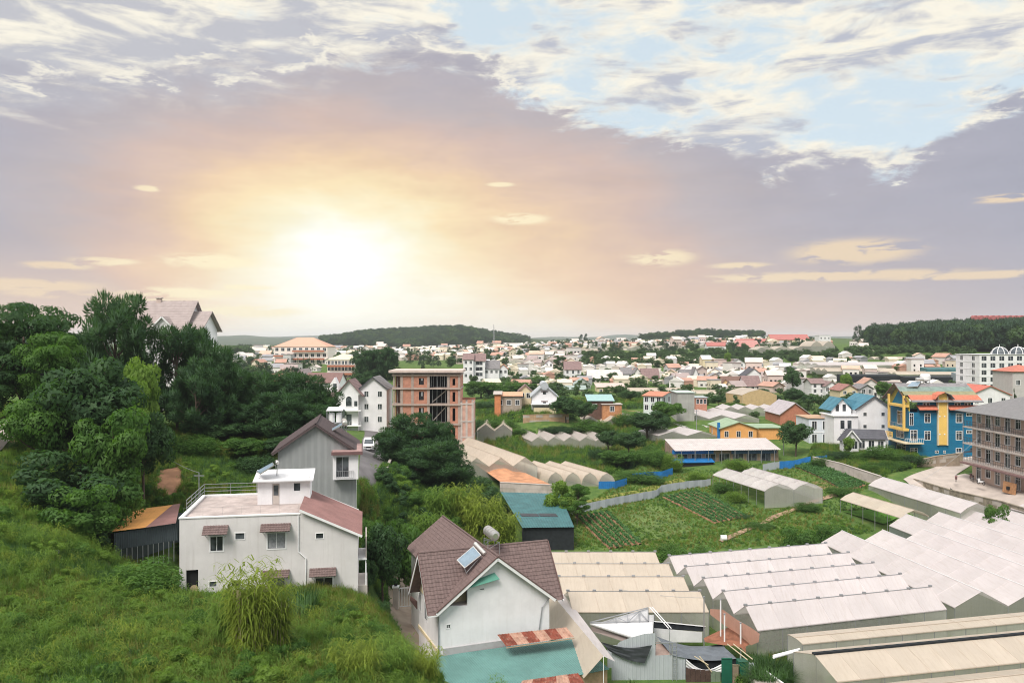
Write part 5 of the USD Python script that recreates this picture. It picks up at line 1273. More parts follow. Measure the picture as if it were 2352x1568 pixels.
LAWN = surf('yellow_lawn', (.20, .205, .045), .95, .3, .5, .4, 8)
LAWN2 = surf('green_lawn', (.10, .15, .04), .95, .3, .5, .4, 8)
field('lawn', 'yellowish lawn strip behind the grey sheet fence', [(1345, 1150), (1450, 1128), (1560, 1098), (1582, 1110), (1500, 1136), (1360, 1160)], LAWN)
field('lawn', 'light grassy plot between the vegetable rows', [(1415, 1180), (1515, 1160), (1600, 1218), (1500, 1240)], LAWN2)
field('lawn', 'bright green patch beside the open sided film roof', [(1935, 1176), (2000, 1172), (2062, 1190), (2030, 1206)], surf('bright_lawn', (.075, .19, .02), .95, .3, .5, .4, 8), .2)
field('lawn', 'rough grass field before the zigzag greenhouse', [(1225, 1042), (1420, 1040), (1440, 1068), (1235, 1084)], surf('rough_field', (.10, .13, .035), .95, .3, .4, .4, 8))

# ------------------------------------------------------------------ shacks below the greenhouses
U3 = lambda p, q, Y: P(1332.8 + p / 5, 1364.2 + q / 5, Y)
T = thing('sheet_shack', 'grey corrugated sheet shack with a crooked roofline near the bottom', 'shack')
pts = [(360, 655), (450, 545), (560, 500), (740, 450), (862, 442), (862, 700), (1060, 690), (1210, 725)]
top = [U3(p, q, 69.5) for p, q in pts]
for a, b in zip(top[:-1], top[1:]):
    if abs(b[0] - a[0]) < .05: continue
    k = max(int((b[0] - a[0]) / .8), 1)
    for i in range(k):
        p, q = a + (b - a) * i / k, a + (b - a) * (i + 1) / k
        part(T, 'wall_sheet', ribbed([(p[0], p[1], .3), (q[0], q[1], .3), q, p], 4, .025), GREYSH)
part(T, 'back_wall', MB().hexa([(top[0][0], 72.5, .3), (top[-1][0], 72.5, .3), (top[-1][0], 72.6, .3), (top[0][0], 72.6, .3)], [(top[0][0], 72.5, 2.6), (top[-1][0], 72.5, 2.6), (top[-1][0], 72.6, 2.6), (top[0][0], 72.6, 2.6)]), GREYSH)
part(T, 'roof', MB().slab([U3(862, 705, 69.6), U3(1060, 695, 69.6), U3(1060, 560, 72.5), U3(870, 545, 72.5)], .05), surf('brown_board', (.30, .22, .19), .9, .15))
part(T, 'ladder', MB().bar(U3(1060, 1010, 69.2), U3(1060, 560, 69.4), .05).bar(U3(1105, 1010, 69.2), U3(1105, 560, 69.4), .05), METAL)
for i in range(9): part(T, 'rung', MB().bar(U3(1060, 600 + 45 * i, 69.3), U3(1105, 600 + 45 * i, 69.3), .04), METAL)
part(T, 'lattice_frame', MB().bar(U3(860, 560, 69.4), U3(1105, 555, 69.4), .06).bar(U3(1030, 690, 69.4), U3(1022, 400, 69.6), .06).bar(U3(1052, 690, 69.4), U3(1052, 560, 69.4), .05), METAL)
def cloth(T, name, quad, sag, mat, seed, n=14, ruf=.12):
    a, b, c, d = [np.array(x, float) for x in quad]; g = []
    for i in np.linspace(0, 1, n):
        row = []
        for j in np.linspace(0, 1, n):
            p = (a * (1 - j) + b * j) * (1 - i) + (d * (1 - j) + c * j) * i
            w_ = meshkit.fbm(np.array([[j * 4 + seed, i * 7, seed]]), 3, seed)[0] - .5
            row.append(p + (0, -w_ * ruf * 2, -sag * math.sin(math.pi * j) * (1 - .4 * i) + w_ * ruf))
        g.append(row)
    return part(T, name, MB().grid(np.array(g)), mat, smooth=True)
T = thing('tarpaulin', 'black tarpaulin hanging down the front of the grey shack', 'tarpaulin'); cloth(T, 'sheet', [U3(240, 545, 69.1), U3(825, 580, 69.2), U3(740, 790, 69.2), U3(330, 650, 69.2)], .35, BLACKT, 3)
T = thing('tarpaulin', 'dark grey tarpaulin sagging over the heap right of the grey shack', 'tarpaulin'); cloth(T, 'sheet', [U3(870, 475, 72.6), U3(1620, 570, 72.6), U3(1800, 735, 69.6), U3(1060, 700, 69.3)], .5, surf('slate_tarp', (.12, .135, .155), .6, .15, 1.5), 5, 18, .22)
part(T, 'underside', MB().hexa([U3(1210, 1010, 69.8), U3(1820, 1010, 69.8), U3(1820, 1010, 72), U3(1210, 1010, 72)], [U3(1210, 800, 69.8), U3(1810, 740, 69.8), U3(1650, 640, 72), U3(1210, 640, 72)]), BLACKN)
T = thing('white_sheet', 'crumpled white plastic sheet slung under the dark tarpaulin', 'tarpaulin'); cloth(T, 'sheet', [U3(1215, 740, 69.2), U3(1625, 795, 69.0), U3(1620, 900, 69.0), U3(1215, 830, 69.2)], .7, WHITESH, 8, 14, .16)
T = thing('white_lean_to', 'white sheet lean-to with an open pale truss above it', 'shed')
part(T, 'roof', MB().slab([U3(110, 335, 76), U3(600, 495, 71.5), U3(832, 442, 71.5), U3(832, 315, 75.5)], .10), WHITESH)
part(T, 'fascia', MB().hexa([U3(110, 340, 75.95), U3(600, 500, 71.45), U3(600, 500, 71.5), U3(110, 340, 76)], [U3(110, 330, 75.95), U3(600, 485, 71.45), U3(600, 485, 71.5), U3(110, 330, 76)]), TRIM)
part(T, 'under_wall', MB().hexa([U3(130, 420, 76), U3(560, 560, 72), U3(560, 560, 72.2), U3(130, 420, 76.2)], [U3(125, 360, 76), U3(600, 510, 72), U3(600, 510, 72.2), U3(125, 360, 76.2)]), surf('brown_grey_wall', (.28, .23, .22), .9, .12))
part(T, 'gable', MB().raw([U3(240, 318, 76.2), U3(780, 312, 75.6), U3(780, 155, 75.6)], [(0, 1, 2)]).raw([U3(785, 430, 75.6), U3(845, 430, 75.6), U3(845, 235, 75.6), U3(785, 235, 75.6)], [(0, 1, 2, 3)]), WHITESH)
for (p, q), (p2, q2) in [((110, 320), (780, 150)), ((110, 325), (780, 312)), ((780, 150), (780, 312)), ((300, 318), (410, 265)), ((410, 265), (410, 320)), ((420, 262), (540, 318)), ((540, 232), (540, 318)), ((550, 315), (675, 195)), ((675, 195), (675, 315)), ((680, 195), (785, 312))]: part(T, 'truss_bar', MB().bar(U3(p, q, 75.9 if p < 400 else 75.5), U3(p2, q2, 75.9 if p2 < 400 else 75.5), .07), METAL)
for (p, q, Y), (p2, q2, Y2) in [((795, 145, 75.5), (1015, 390, 71.5)), ((825, 145, 75.5), (1045, 390, 71.5))]: part(T, 'pole', MB().bar(U3(p, q, Y), U3(p2, q2, Y2), .06), TRIM)
T = thing('white_wall', 'white low wall and black net band behind the dark tarpaulin', 'wall')
part(T, 'wall', MB().hexa([U3(845, 545, 76.5), U3(1400, 550, 76.5), U3(1400, 550, 76.7), U3(845, 545, 76.7)], [U3(845, 385, 76.5), U3(1400, 432, 76.5), U3(1400, 432, 76.7), U3(845, 385, 76.7)]), WHITESH)
part(T, 'net', MB().hexa([U3(840, 388, 77), U3(1415, 425, 77), U3(1415, 425, 77.1), U3(840, 388, 77.1)], [U3(840, 312, 77), U3(1440, 372, 77), U3(1440, 372, 77.1), U3(840, 312, 77.1)]), BLACKN); part(T, 'rail', MB().bar(U3(840, 308, 76.9), U3(1440, 368, 76.9), .07), TRIM)
for (p0, p1, q0_, lab, mt) in [(1625, 1745, 735, 'dark green board standing upright at the right of the shack', surf('dark_green_board', (.012, .10, .065), .5, .15)), (1818, 1935, 775, 'dark green board leaning next to the grey cabinet', surf('dark_green_board', (.012, .10, .065), .5, .15)),
                               (1750, 1830, 810, 'weathered brown board between the two green boards', surf('brown_plank', (.26, .20, .15), .9, .2)), (1935, 2040, 825, 'pale grey metal cabinet at the end of the boards', GREYSH)]:
    T = thing('upright_board', lab, 'board'); a, b = U3(p0, 1015, 68.6), U3(p1, 1015, 68.6); z = U3(p0, q0_, 68.6)[2]
    part(T, 'face', MB().box((a[0], 68.6, .4), (b[0], 68.75 if 'cab' not in lab else 69.4, z)), mt); part(T, 'edge', MB().bar((a[0], 68.58, z), (b[0], 68.58, z), .05), mt)
T = thing('plank_door', 'dark brown plank wall under the white plastic sheet', 'plank wall')
for i in range(7):
    a, b = U3(1215 + i * 57, 1010, 68.9), U3(1269 + i * 57, 1010, 68.9); part(T, 'plank', MB().box((a[0], 68.9, .3), (b[0], 68.95, U3(0, 850 + 6 * i, 68.9)[2])), surf('dark_plank', (.075, .045, .038), .85, .2) if i < 5 else surf('green_plank', (.16, .20, .15), .8, .15))
for k, (p, q, Y, p2, q2, Y2) in enumerate([(1690, 570, 70, 1920, 750, 67), (1760, 570, 70, 1980, 745, 67), (1310, 710, 69, 1470, 810, 68.8), (1370, 710, 69, 1510, 890, 68.8)]):
    T = thing('bamboo_pole', ['pale pole slanting down at the right end of the tarpaulin', 'second slanting pole beside the red soil', 'thin pole lying on the white sheet', 'thin pole sliding off the white sheet'][k], 'pole'); part(T, 'shaft', cyl(U3(p, q, Y), U3(p2, q2, Y2), .05, 7), surf('bamboo', (.50, .42, .30), .6, .15, 4)); part(T, 'node', cyl(U3(p, q, Y) * .5 + U3(p2, q2, Y2) * .5, U3(p, q, Y) * .48 + U3(p2, q2, Y2) * .52, .06, 7), WOOD)
for k, (u, v, Y, hh) in enumerate([(1655, 1376, 74.5, 4.2), (1664, 1410, 73, 2.6), (1701, 1430, 72.6, 2.8), (1617, 1370, 76, 5.5)]):
    p = P(u, v, Y); T = thing('steel_post', ['white post at the pointed corner of the large greenhouse', 'white post beside the orange film', 'white corner post standing out from the film wall', 'tall grey post between the cream and the lilac greenhouse'][k], 'post'); part(T, 'shaft', MB().bar((p[0], p[1], .5), p, .10), TRIM if k < 3 else METAL); part(T, 'cap', MB().box(p - (.08, .08, .02), p + (.08, .08, .06)), METAL)
T = thing('orange_film', 'orange plastic sheet stretched along the end of the large greenhouse', 'tarpaulin')
g = [[U3(1490, 165, 76), U3(1490, 230, 76)], [U3(1640, 175, 74.6), U3(1650, 350, 74.6)], [U3(1800, 290, 73.2), U3(1840, 470, 73.2)], [U3(1960, 380, 72.4), U3(1960, 585, 72.4)], [U3(2060, 450, 72.2), U3(2050, 545, 72.2)]]
part(T, 'sheet', MB().grid(np.array(g)), film_mat('orange_film', (.66, .34, .26), .75))
T = thing('soil_bank', 'raw red soil bank under the orange plastic sheet', 'soil heap'); g = np.array([[U3(p, q, Y) + (0, 0, rng.uniform(-.08, .08)) for p, q, Y in r] for r in [[(1420, 500, 75), (1600, 420, 76), (1720, 380, 75), (1850, 480, 74), (1950, 580, 73)], [(1430, 540, 74), (1590, 510, 74), (1720, 500, 74), (1850, 560, 73), (1900, 600, 72.5)], [(1500, 560, 72), (1620, 570, 72), (1740, 580, 72), (1850, 620, 71.5), (1900, 660, 71)]]])
part(T, 'slope', MB().grid(g), surf('red_soil', (.24, .10, .06), .95, .3, 1.2, .5, 8), smooth=True)
T = thing('film_lean_to', 'narrow white film roof running down between the house and the cream greenhouse', 'greenhouse')
a, b, c, d = P(1266, 1361, 83), P(1295, 1363, 83), P(1413, 1518, 66), P(1386, 1506, 66)
for k in range(6):
    s, t = k / 6, (k + 1) / 6; L = lambda s: (a * (1 - s) + d * s, b * (1 - s) + c * s)
    (p, q), (p2, q2) = L(s), L(t); part(T, 'film_panel', MB().raw([p, q, q2, p2], [(0, 1, 2, 3)]), FILM); part(T, 'side_panel', MB().raw([p, p2, p2 + (-1.6, .2, -1.9), p + (-1.6, .2, -1.9)], [(0, 1, 2, 3)]), FILMC)
for k in range(7): s = k / 6; p = a * (1 - s) + d * s; part(T, 'post', MB().bar((p[0], p[1], .3), p, .06), TRIM)
T = thing('concrete_slab', 'pale concrete slab running to the bottom edge beside the tall grass', 'slab'); part(T, 'slab', MB().hexa([U3(1940, 900, 68.5) - (0, 0, 2), U3(2050, 830, 68.5) - (0, 0, 2), U3(2400, 1080, 62) - (0, 0, 2), U3(2050, 1080, 62) - (0, 0, 2)], [U3(1940, 900, 68.5), U3(2050, 830, 68.5), U3(2400, 1080, 62), U3(2050, 1080, 62)]), CONCP); part(T, 'kerb', MB().bar(U3(2050, 830, 68.5) + (0, 0, .05), U3(2400, 1080, 62) + (0, 0, .05), .12), TRIM)
T = thing('gutter_pipe', 'white gutter pipes sticking out of the low grey annex', 'pipe'); a = P(1777, 1509, 66); part(T, 'pipe', cyl(a, P(1832, 1494, 68.5), .10, 8), TRIM); part(T, 'pipe', cyl(a + (.1, .3, .02), P(1836, 1490, 68.8), .10, 8), TRIM)
# ------------------------------------------------------------------ blue and yellow house
BLUE = surf('blue_paint', (.010, .145, .27), .6, .07, .8, .1, 30, .08); YEL = surf('yellow_paint', (.76, .50, .14), .6, .06, .8, .1, 30, .08)
Z2 = lambda p, q: (1960 + p / 4.65, 823.2 + q / 4.65)
bh = House('blue_house', 'bright blue house with a yellow pilaster and an orange edged tile roof', P(2089, 1044, 160), P(2240, 1042, 160), 9.0, 8.6, wall=BLUE, zbase=7.3)
def WZ(face, p0, q0, p1, q1, **k):
    a, b = bh.px(*Z2(p0, q1), face), bh.px(*Z2(p1, q0), face); s0, s1 = sorted((a[0], b[0])); bh.win(face, s0, min(a[1], b[1]), s1 - s0, abs(b[1] - a[1]), **k)
for q in [(765, 590, 820, 680), (1100, 590, 1158, 680), (765, 775, 820, 865), (1100, 775, 1158, 865)]: WZ('f', *q, style='t')
for q in [(1210, 585, 1264, 612), (1210, 770, 1264, 796), (875, 985, 910, 1006), (962, 985, 985, 1006), (1100, 960, 1155, 1000)]: WZ('f', *q)
WZ('f', 602, 585, 638, 712, style='t'); WZ('f', 612, 765, 678, 872, style='t'); WZ('f', 612, 955, 645, 1040, style='d'); WZ('f', 655, 955, 682, 1040, style='d', cols=1)
for q in [(470, 570, 545, 690), (460, 760, 540, 830), (460, 915, 560, 1020)]: WZ('l', *q, style='t')
bh.walls('gable_x', 4.2)
H_, w, D = bh.H, bh.w, bh.D
sk = bh.px(*Z2(1000, 505))[1]; ue = bh.px(*Z2(1000, 462))[1]
# clerestory strip above the skirt roof
bh.H = ue
m = MB(); pl = sbox(1.9, H_ + .02, w - .15, ue)
strip = [(760, 478, 822, 502), (1098, 478, 1156, 502), (1207, 478, 1264, 502)]
rects = []
for p0, q0_, p1, q1 in strip: a, b = bh.px(*Z2(p0, q1)), bh.px(*Z2(p1, q0_)); rects.append((a[0], a[1], b[0] - a[0], b[1] - a[1])); pl = pl.difference(sbox(a[0], a[1], b[0], b[1]))
part(bh.path, 'clerestory', MB().poly(pl, lambda v: np.stack([v[:, 0], .5 + v[:, 2], v[:, 1]], 1), .2), BLUE)
for a, z, ww, hh in rects:
    m = MB()
    for lo, hi in (((a - .08, z - .08), (a + ww + .08, z)), ((a - .08, z + hh), (a + ww + .08, z + hh + .08)), ((a - .08, z), (a, z + hh)), ((a + ww, z), (a + ww + .08, z + hh)), ((a + ww / 2 - .09, z), (a + ww / 2 + .09, z + hh))): m.box((lo[0], .44, lo[1]), (hi[0], .6, hi[1]))
    fr = part(bh.path, 'window', m, FRAME); part(fr, 'pane', MB().box((a, .55, z), (a + ww, .57, z + hh)), MAT['dark_glass'])
OT = surf('orange_tile', (.54, .175, .11), .7, .15, 2, .2, 40, wave=(1.6, 'z', .8)); GT = surf('green_grey_tile', (.20, .265, .24), .75, .18, 1.2, .2, 40, .1, wave=(1.6, 'z', .8)); GT2 = surf('grey_tile', (.235, .225, .235), .75, .18, 1.2, .2, 40, .1, wave=(1.6, 'z', .8)); OLV = surf('olive_tile', (.26, .25, .15), .75, .15, 1.2, wave=(1.6, 'z', .8))
zr = bh.px(*Z2(1000, 545))[1]
for x0, x1 in ((1.6, bh.px(*Z2(886, 500))[0]), (bh.px(*Z2(1008, 500))[0], w + .9)):
    part(bh.path, 'skirt_roof', MB().slab([(x0, -.95, zr + .05), (x1, -.95, zr + .05), (x1, .5, sk + .12), (x0, .5, sk + .12)], .12), OT)
R_ = 3.4; ym = D / 2
bands = [(0, .10, GT2), (.10, .36, OT), (.36, .56, OLV), (.56, .80, GT), (.80, 1.0, GT2)]
yA, zA, zB = -.9, ue - .05, ue + R_
for t0, t1, mt in bands:
    f = lambda t: (yA + (ym - yA) * t, zA + (zB - zA) * t)
    (y0, z0), (y1, z1) = f(t0), f(t1); x0 = .2 if t0 < .3 else (-.5 if t0 < .5 else -.9)
    for i in range(8):
        a, b = x0 + (w + .7 - x0) * i / 8, x0 + (w + .7 - x0) * (i + 1) / 8
        sl = .55 * (1 - t0), .55 * (1 - t1)
        part(bh.path, 'roof_course', MB().slab([(a, y0, z0 + .1 - .03 * (t0 > 0)), (b + (sl[0] if i == 7 else 0), y0, z0 + .1), (b + (sl[1] if i == 7 else 0), y1, z1 + .1), (a, y1, z1 + .1)], .12), mt)
part(bh.path, 'roof', MB().slab([(w + .7, D + .9, zA + .1), (-.9, D + .9, zA + .1), (-.9, ym, zB + .1), (w + .7, ym, zB + .1)], .14), GT2)
part(bh.path, 'gable', MB().poly(Polygon([(.3, H_ - .1), (D - .3, H_ - .1), (D - .6, ue + .4), (ym, zB - .2), (.6, ue + .4)]), lambda v: np.stack([.05 + v[:, 2], v[:, 0], v[:, 1]], 1), .2), surf('olive_gable', (.36, .30, .07), .8, .2))
part(bh.path, 'gable', MB().poly(Polygon([(.3, H_ - .1), (D - .3, H_ - .1), (ym, zB - .2)]), lambda v: np.stack([w - .2 + v[:, 2], v[:, 0], v[:, 1]], 1), .2), BLUE)
part(bh.path, 'verge', MB().bar((-.95, -.9, zA), (-.95, ym, zB), .10, .25).bar((-.95, ym, zB), (-.95, D + .9, zA), .10, .25), BROWNSH)
for i in range(5): z = H_ * (i + .5) / 5.2; part(bh.path, 'groove', MB().box((0, -.012, z), (w, .0, z + .05)), surf('blue_shadow_line', (.006, .11, .26), .7, .05))
# pilaster with its little arched hood
a0, a1 = bh.px(*Z2(892, 925)), bh.px(*Z2(1003, 400)); x0, x1 = a0[0], a1[0]; zb_, zt_ = a0[1], a1[1]
part(bh.path, 'pilaster', MB().box((x0 + .25, -.30, zb_ + .1), (x1 - .25, .35, zt_ + .5)), YEL); m = MB()
for xx in (x0, x1 - .26): m.box((xx, -.38, zb_), (xx + .26, .3, zt_))
part(bh.path, 'pilaster_edge', m, CREAMW)
for q in (445, 615, 805):
    for p in (915, 965): c = bh.px(*Z2(p, q)); part(bh.path, 'vent', MB().box((c[0] - .12, -.36, c[1] - .12), (c[0] + .12, -.28, c[1] + .12)), TRIM)
hood = [(x0 - .9, zt_ - .5), (x0 - .2, zt_ + .35), ((x0 + x1) / 2, zt_ + .85), (x1 + .2, zt_ + .35), (x1 + .9, zt_ - .5)]
for (xa, za), (xb, zb__) in zip(hood[:-1], hood[1:]): part(bh.path, 'hood', MB().hexa([(xa, -1.15, za - .12), (xb, -1.15, zb__ - .12), (xb, 1.6, zb__ - .12), (xa, 1.6, za - .12)], [(xa, -1.15, za), (xb, -1.15, zb__), (xb, 1.6, zb__), (xa, 1.6, za)]), OT if xa < (x0 + x1) / 2 else GT2)
# yellow framed balcony box on the left gable end
y1_, za_ = bh.px(*Z2(425, 735), 'l'); y0_ = .15; zb2 = bh.px(*Z2(590, 520), 'l')[1]; y1_ = min(y1_, D - .3)
m = MB()
for z in (za_, zb2): m.box((-1.15, y0_, z), (.0, y1_, z + .45))
for y in (y0_, y1_ - .4): m.box((-1.15, y, za_ + .45), (-.75, y + .4, zb2))
m.box((-1.15, y0_, zb2 + .45), (-.80, y0_ + .4, zb2 + 2.3)); m.box((-1.15, y1_ - .4, zb2 + .45), (-.80, y1_, zb2 + 2.3)); part(bh.path, 'balcony_frame', m, YEL)
m = MB()
for i in range(12): y = y0_ + .4 + (y1_ - y0_ - .8) * i / 11; m.bar((-1.05, y, za_ + .45), (-1.05, y, za_ + 1.4), .04)
m.bar((-1.05, y0_ + .4, za_ + 1.4), (-1.05, y1_ - .4, za_ + 1.4), .06); part(bh.path, 'balcony_railing', m, METAL)
zf = bh.px(*Z2(560, 905), 'f')[1]
part(bh.path, 'balcony', MB().box((-1.6, -1.4, zf), (-.001, D - 1, zf + .2)).box((0, -1.4, zf), (2.2, -.001, zf + .2)), CREAMW); m = MB()
for i in range(10): m.bar((-1.55 + 3.7 * i / 9, -1.35, zf + .2), (-1.55 + 3.7 * i / 9, -1.35, zf + 1.1), .05)
m.bar((-1.55, -1.35, zf + 1.1), (2.15, -1.35, zf + 1.1), .07); part(bh.path, 'balcony_railing', m, TRIM)
T = thing('terrace', 'yellow railed terrace on a white post left of the blue house', 'terrace'); a, b = P(2029, 1000, 164), P(2050, 1003, 163)
part(T, 'deck', MB().hexa([a + (0, 0, -.2), b + (0, 0, -.2), b + (0, 4, -.2), a + (0, 4, -.2)], [a, b, b + (0, 4, 0), a + (0, 4, 0)]), CREAMW); part(T, 'post', MB().bar(P(2038, 1036, 164), P(2038, 1003, 164), .18), TRIM); m = MB()
for i in range(8): p = a + (b - a) * i / 7; m.bar(p, p + (0, 0, 1.0), .10)
m.bar(a + (0, 0, 1), b + (0, 0, 1), .10); m.bar(a + (0, 0, .5), b + (0, 0, .5), .08); part(T, 'railing', m, YEL)
T = thing('water_tank', 'pale round water tank raised above the ridge of the blue house', 'water tank'); c = P(2125, 867, 165)
part(T, 'tank', MB().lathe([(0, -.75), (.8, -.7), (1.0, -.4), (1.0, .4), (.8, .75), (0, .85)], 16, c), FRAME)
for dx, dy in ((-.6, -.6), (.6, -.6), (.6, .6), (-.6, .6)): part(T, 'leg', MB().bar(c + (dx, dy, -.7), c + (dx, dy, -3.2), .09), METAL)
solar('solar_heater', 'solar panels and steel tank on the ridge of the blue house', [P(2082, 888, 163), P(2108, 887, 162.5), P(2116, 876, 164), P(2094, 876, 164.5)], P(2104, 871, 164), P(2120, 871, 164), .35, [(P(2106, 880, 164), P(2106, 892, 164)), (P(2118, 880, 164), P(2118, 892, 164))])

# ------------------------------------------------------------------ pink balcony block at the right edge
DST = surf('dark_railing', (.05, .055, .06), .5, .1)
PINK = surf('pink_wall', (.56, .425, .355), .85, .07, .6, .15, 40, .15)
pb = House('balcony_block', 'pinkish three storey block with long railed balconies and a grey hip roof', (81.6, 142.5, 5.8), (82.5, 110.0, 5.8), 12.0, 11.7, cat='apartment block', wall=PINK, zbase=5.8)
w = pb.w; fl_ = [.1, 3.35, 6.4, 9.3]
for k, z in enumerate(fl_):
    n = 12
    for i in range(n):
        s0 = .6 + (w - 1.2) * (i + .5) / n
        if i % 2 == (k % 2): pb.win('f', s0 - .6, z + .05, 1.2, 2.2, 'd', cols=2)
        else: pb.win('f', s0 - .6, z + .75, 1.2, 1.45, 'd', cols=2)
pb.walls('flat')
for z in fl_[1:]:
    pb.slab('balcony', (-.4, -1.5, z - .30), (w, -.001, z - .05), CONCP)
    for i in range(8):
        a, b = -.35 + (w + .35) * i / 8, -.35 + (w + .35) * (i + 1) / 8
        m = MB()
        for j in range(9): m.bar((a + (b - a) * j / 9, -1.42, z - .05), (a + (b - a) * j / 9, -1.42, z + .9), .035)
        m.bar((a, -1.42, z + .9), (b, -1.42, z + .9), .06); m.bar((a, -1.42, z + .45), (b, -1.42, z + .45), .05); part(pb.path, 'railing', m, DST)
        part(pb.path, 'post', MB().bar((a, -1.42, z - .05), (a, -1.42, z + 3.0 if z < 9 else z + 2.2), .10), METAL)
for i in range(16): pb.slab('canopy_sheet', (w * i / 16, -2.3, 2.75), (w * (i + 1) / 16 - .03, -1.5, 3.02), surf('plum_canopy', (.20, .125, .12), .6, .12))
pb.roof('hip', 3.0, surf('grey_shingle', (.20, .195, .20), .85, .10, 2, .25, 30, .1), o=2.0, z0=11.9)
T = thing('steel_stairs', 'dark steel stairs zigzagging up the near end of the pink block', 'stairs'); S2 = lambda p, q, Y: P(1960 + p / 4.65, 823.2 + q / 4.65, Y)
for (p, q), (p2, q2), Y, Y2 in [((1180, 1000), (1310, 985), 146, 143), ((1280, 985), (1640, 720), 144, 138.5), ((1250, 975), (1600, 700), 145, 139.5)]: part(T, 'stringer', MB().bar(S2(p, q, Y), S2(p2, q2, Y2), .12, .30), surf('dark_steel', (.10, .12, .15), .5, .1))
for i in range(18): k = i / 17; part(T, 'step', MB().bar(S2(1280 + 360 * k, 985 - 265 * k, 144 - 5.5 * k), S2(1250 + 350 * k, 975 - 275 * k, 145 - 5.5 * k), .28, .05), METAL)
for i in range(10): k = i / 9; p = S2(1280 + 360 * k, 985 - 265 * k, 144 - 5.5 * k); part(T, 'baluster', MB().bar(p, p + (0, 0, 1.0), .05), METAL)
part(T, 'handrail', MB().bar(S2(1280, 985, 144) + (0, 0, 1), S2(1640, 720, 138.5) + (0, 0, 1), .07), METAL)
for i in range(4): p = S2(1300 + 110 * i, 975 - 81 * i, 143.5 - 1.6 * i); part(T, 'post', MB().bar((p[0], p[1], 5.8), p, .10), METAL)
def motorbike(loc, rot, label, mat):
    T = thing('motorbike', label, 'motorbike', loc, rot)
    for x in (-.62, .62):
        w_ = part(T, 'wheel', MB().tube([(x + .27 * math.cos(t), 0, .29 + .27 * math.sin(t)) for t in np.linspace(0, 6.283, 15)], .05, 6), DARK); part(w_, 'hub', cyl((x, -.05, .29), (x, .05, .29), .08, 8), METAL)
    part(T, 'body', MB().hexa([(-.55, -.12, .45), (.25, -.12, .32), (.25, .12, .32), (-.55, .12, .45)], [(-.75, -.11, .72), (.15, -.10, .62), (.15, .10, .62), (-.75, .11, .72)]), mat); part(T, 'front_shield', MB().hexa([(.35, -.18, .30), (.45, -.18, .30), (.45, .18, .30), (.35, .18, .30)], [(.42, -.2, .92), (.55, -.14, .95), (.55, .14, .95), (.42, .2, .92)]), mat)
    part(T, 'seat', MB().hexa([(-.7, -.13, .72), (.05, -.12, .68), (.05, .12, .68), (-.7, .13, .72)], [(-.66, -.11, .82), (.02, -.10, .77), (.02, .10, .77), (-.66, .11, .82)]), DARK); part(T, 'handlebar', MB().tube([(.40, -.34, 1.02), (.46, 0, 1.0), (.40, .34, 1.02)], .025, 6), METAL); part(T, 'fork', MB().bar((.62, 0, .29), (.46, 0, 1.0), .06), METAL)
motorbike(P(2253, 1117, 135) * [1, 1, 0] + (0, 0, 6.0), 100, 'white scooter parked in the courtyard of the pink block', FRAME); motorbike(P(2196, 1110, 138) * [1, 1, 0] + (0, 0, 6.0), 60, 'dark red scooter parked beside the stone wall of the courtyard', REDSH); motorbike(P(2232, 1103, 140) * [1, 1, 0] + (0, 0, 6.0), 80, 'dark scooter parked near the doors of the pink block', BROWNSH)
T = thing('plywood_hutch', 'wooden board with a dark hole leaning against the pink block', 'board'); a = P(2302, 1126, 131); part(T, 'board', MB().hexa([a + (0, 0, -.2), a + (.2, -3, -.2), a + (.3, -3, -.2), a + (.1, 0, -.2)], [a + (.2, 0, 1.6), a + (.4, -3, 1.6), a + (.5, -3, 1.6), a + (.3, 0, 1.6)]), surf('plywood', (.42, .22, .11), .8, .2, 3)); part(T, 'hole', MB().box(a + (-.04, -1.7, .4), a + (.2, -1.1, .9)), DARK)
sheet_fence('net_screen', 'dark green net screen along the edge of the courtyard', [P(2182, 1112, 136), P(2295, 1140, 125)], 1.0, surf('green_black_net', (.03, .05, .05), .9, .2), 'screen')

# ------------------------------------------------------------------ unfinished brick building
CFR = surf('raw_frame_concrete', (.37, .295, .26), .9, .15, .8, .3, 25, .3)
bb = House('brick_building', 'unfinished five storey building of raw brick panels in a concrete frame', P(903, 1040, 178), P(1057, 1040, 178), 11.0, 0, cat='unfinished building', wall=BRICK, zbase=4.0)
lv = [bb.px(980, v)[1] for v in (1010, 974, 929, 892, 861)]; bb.H = bb.px(980, 858)[1]; w, D = bb.w, bb.D
sx = lambda p: bb.px(784 + p / 3, 900)[0]
cols = [sx(358), sx(415), sx(490), sx(600), sx(738), sx(812)]
lv2 = [-1] + lv
for c in cols:
    part(bb.path, 'column', MB().box((max(c - .28, 0), 0, -1), (min(c + .28, w), .4, bb.H)), CFR)
for z in lv: part(bb.path, 'floor_slab', MB().box((-.25, -.25, z - .2), (w + .1, D, z + .18)), CFR)
part(bb.path, 'roof_slab', MB().box((-.9, -.8, bb.H + .25), (w + .6, D + .5, bb.H + .75)), surf('pale_slab', (.56, .46, .42), .9, .12, .6, .2, 20, .3))
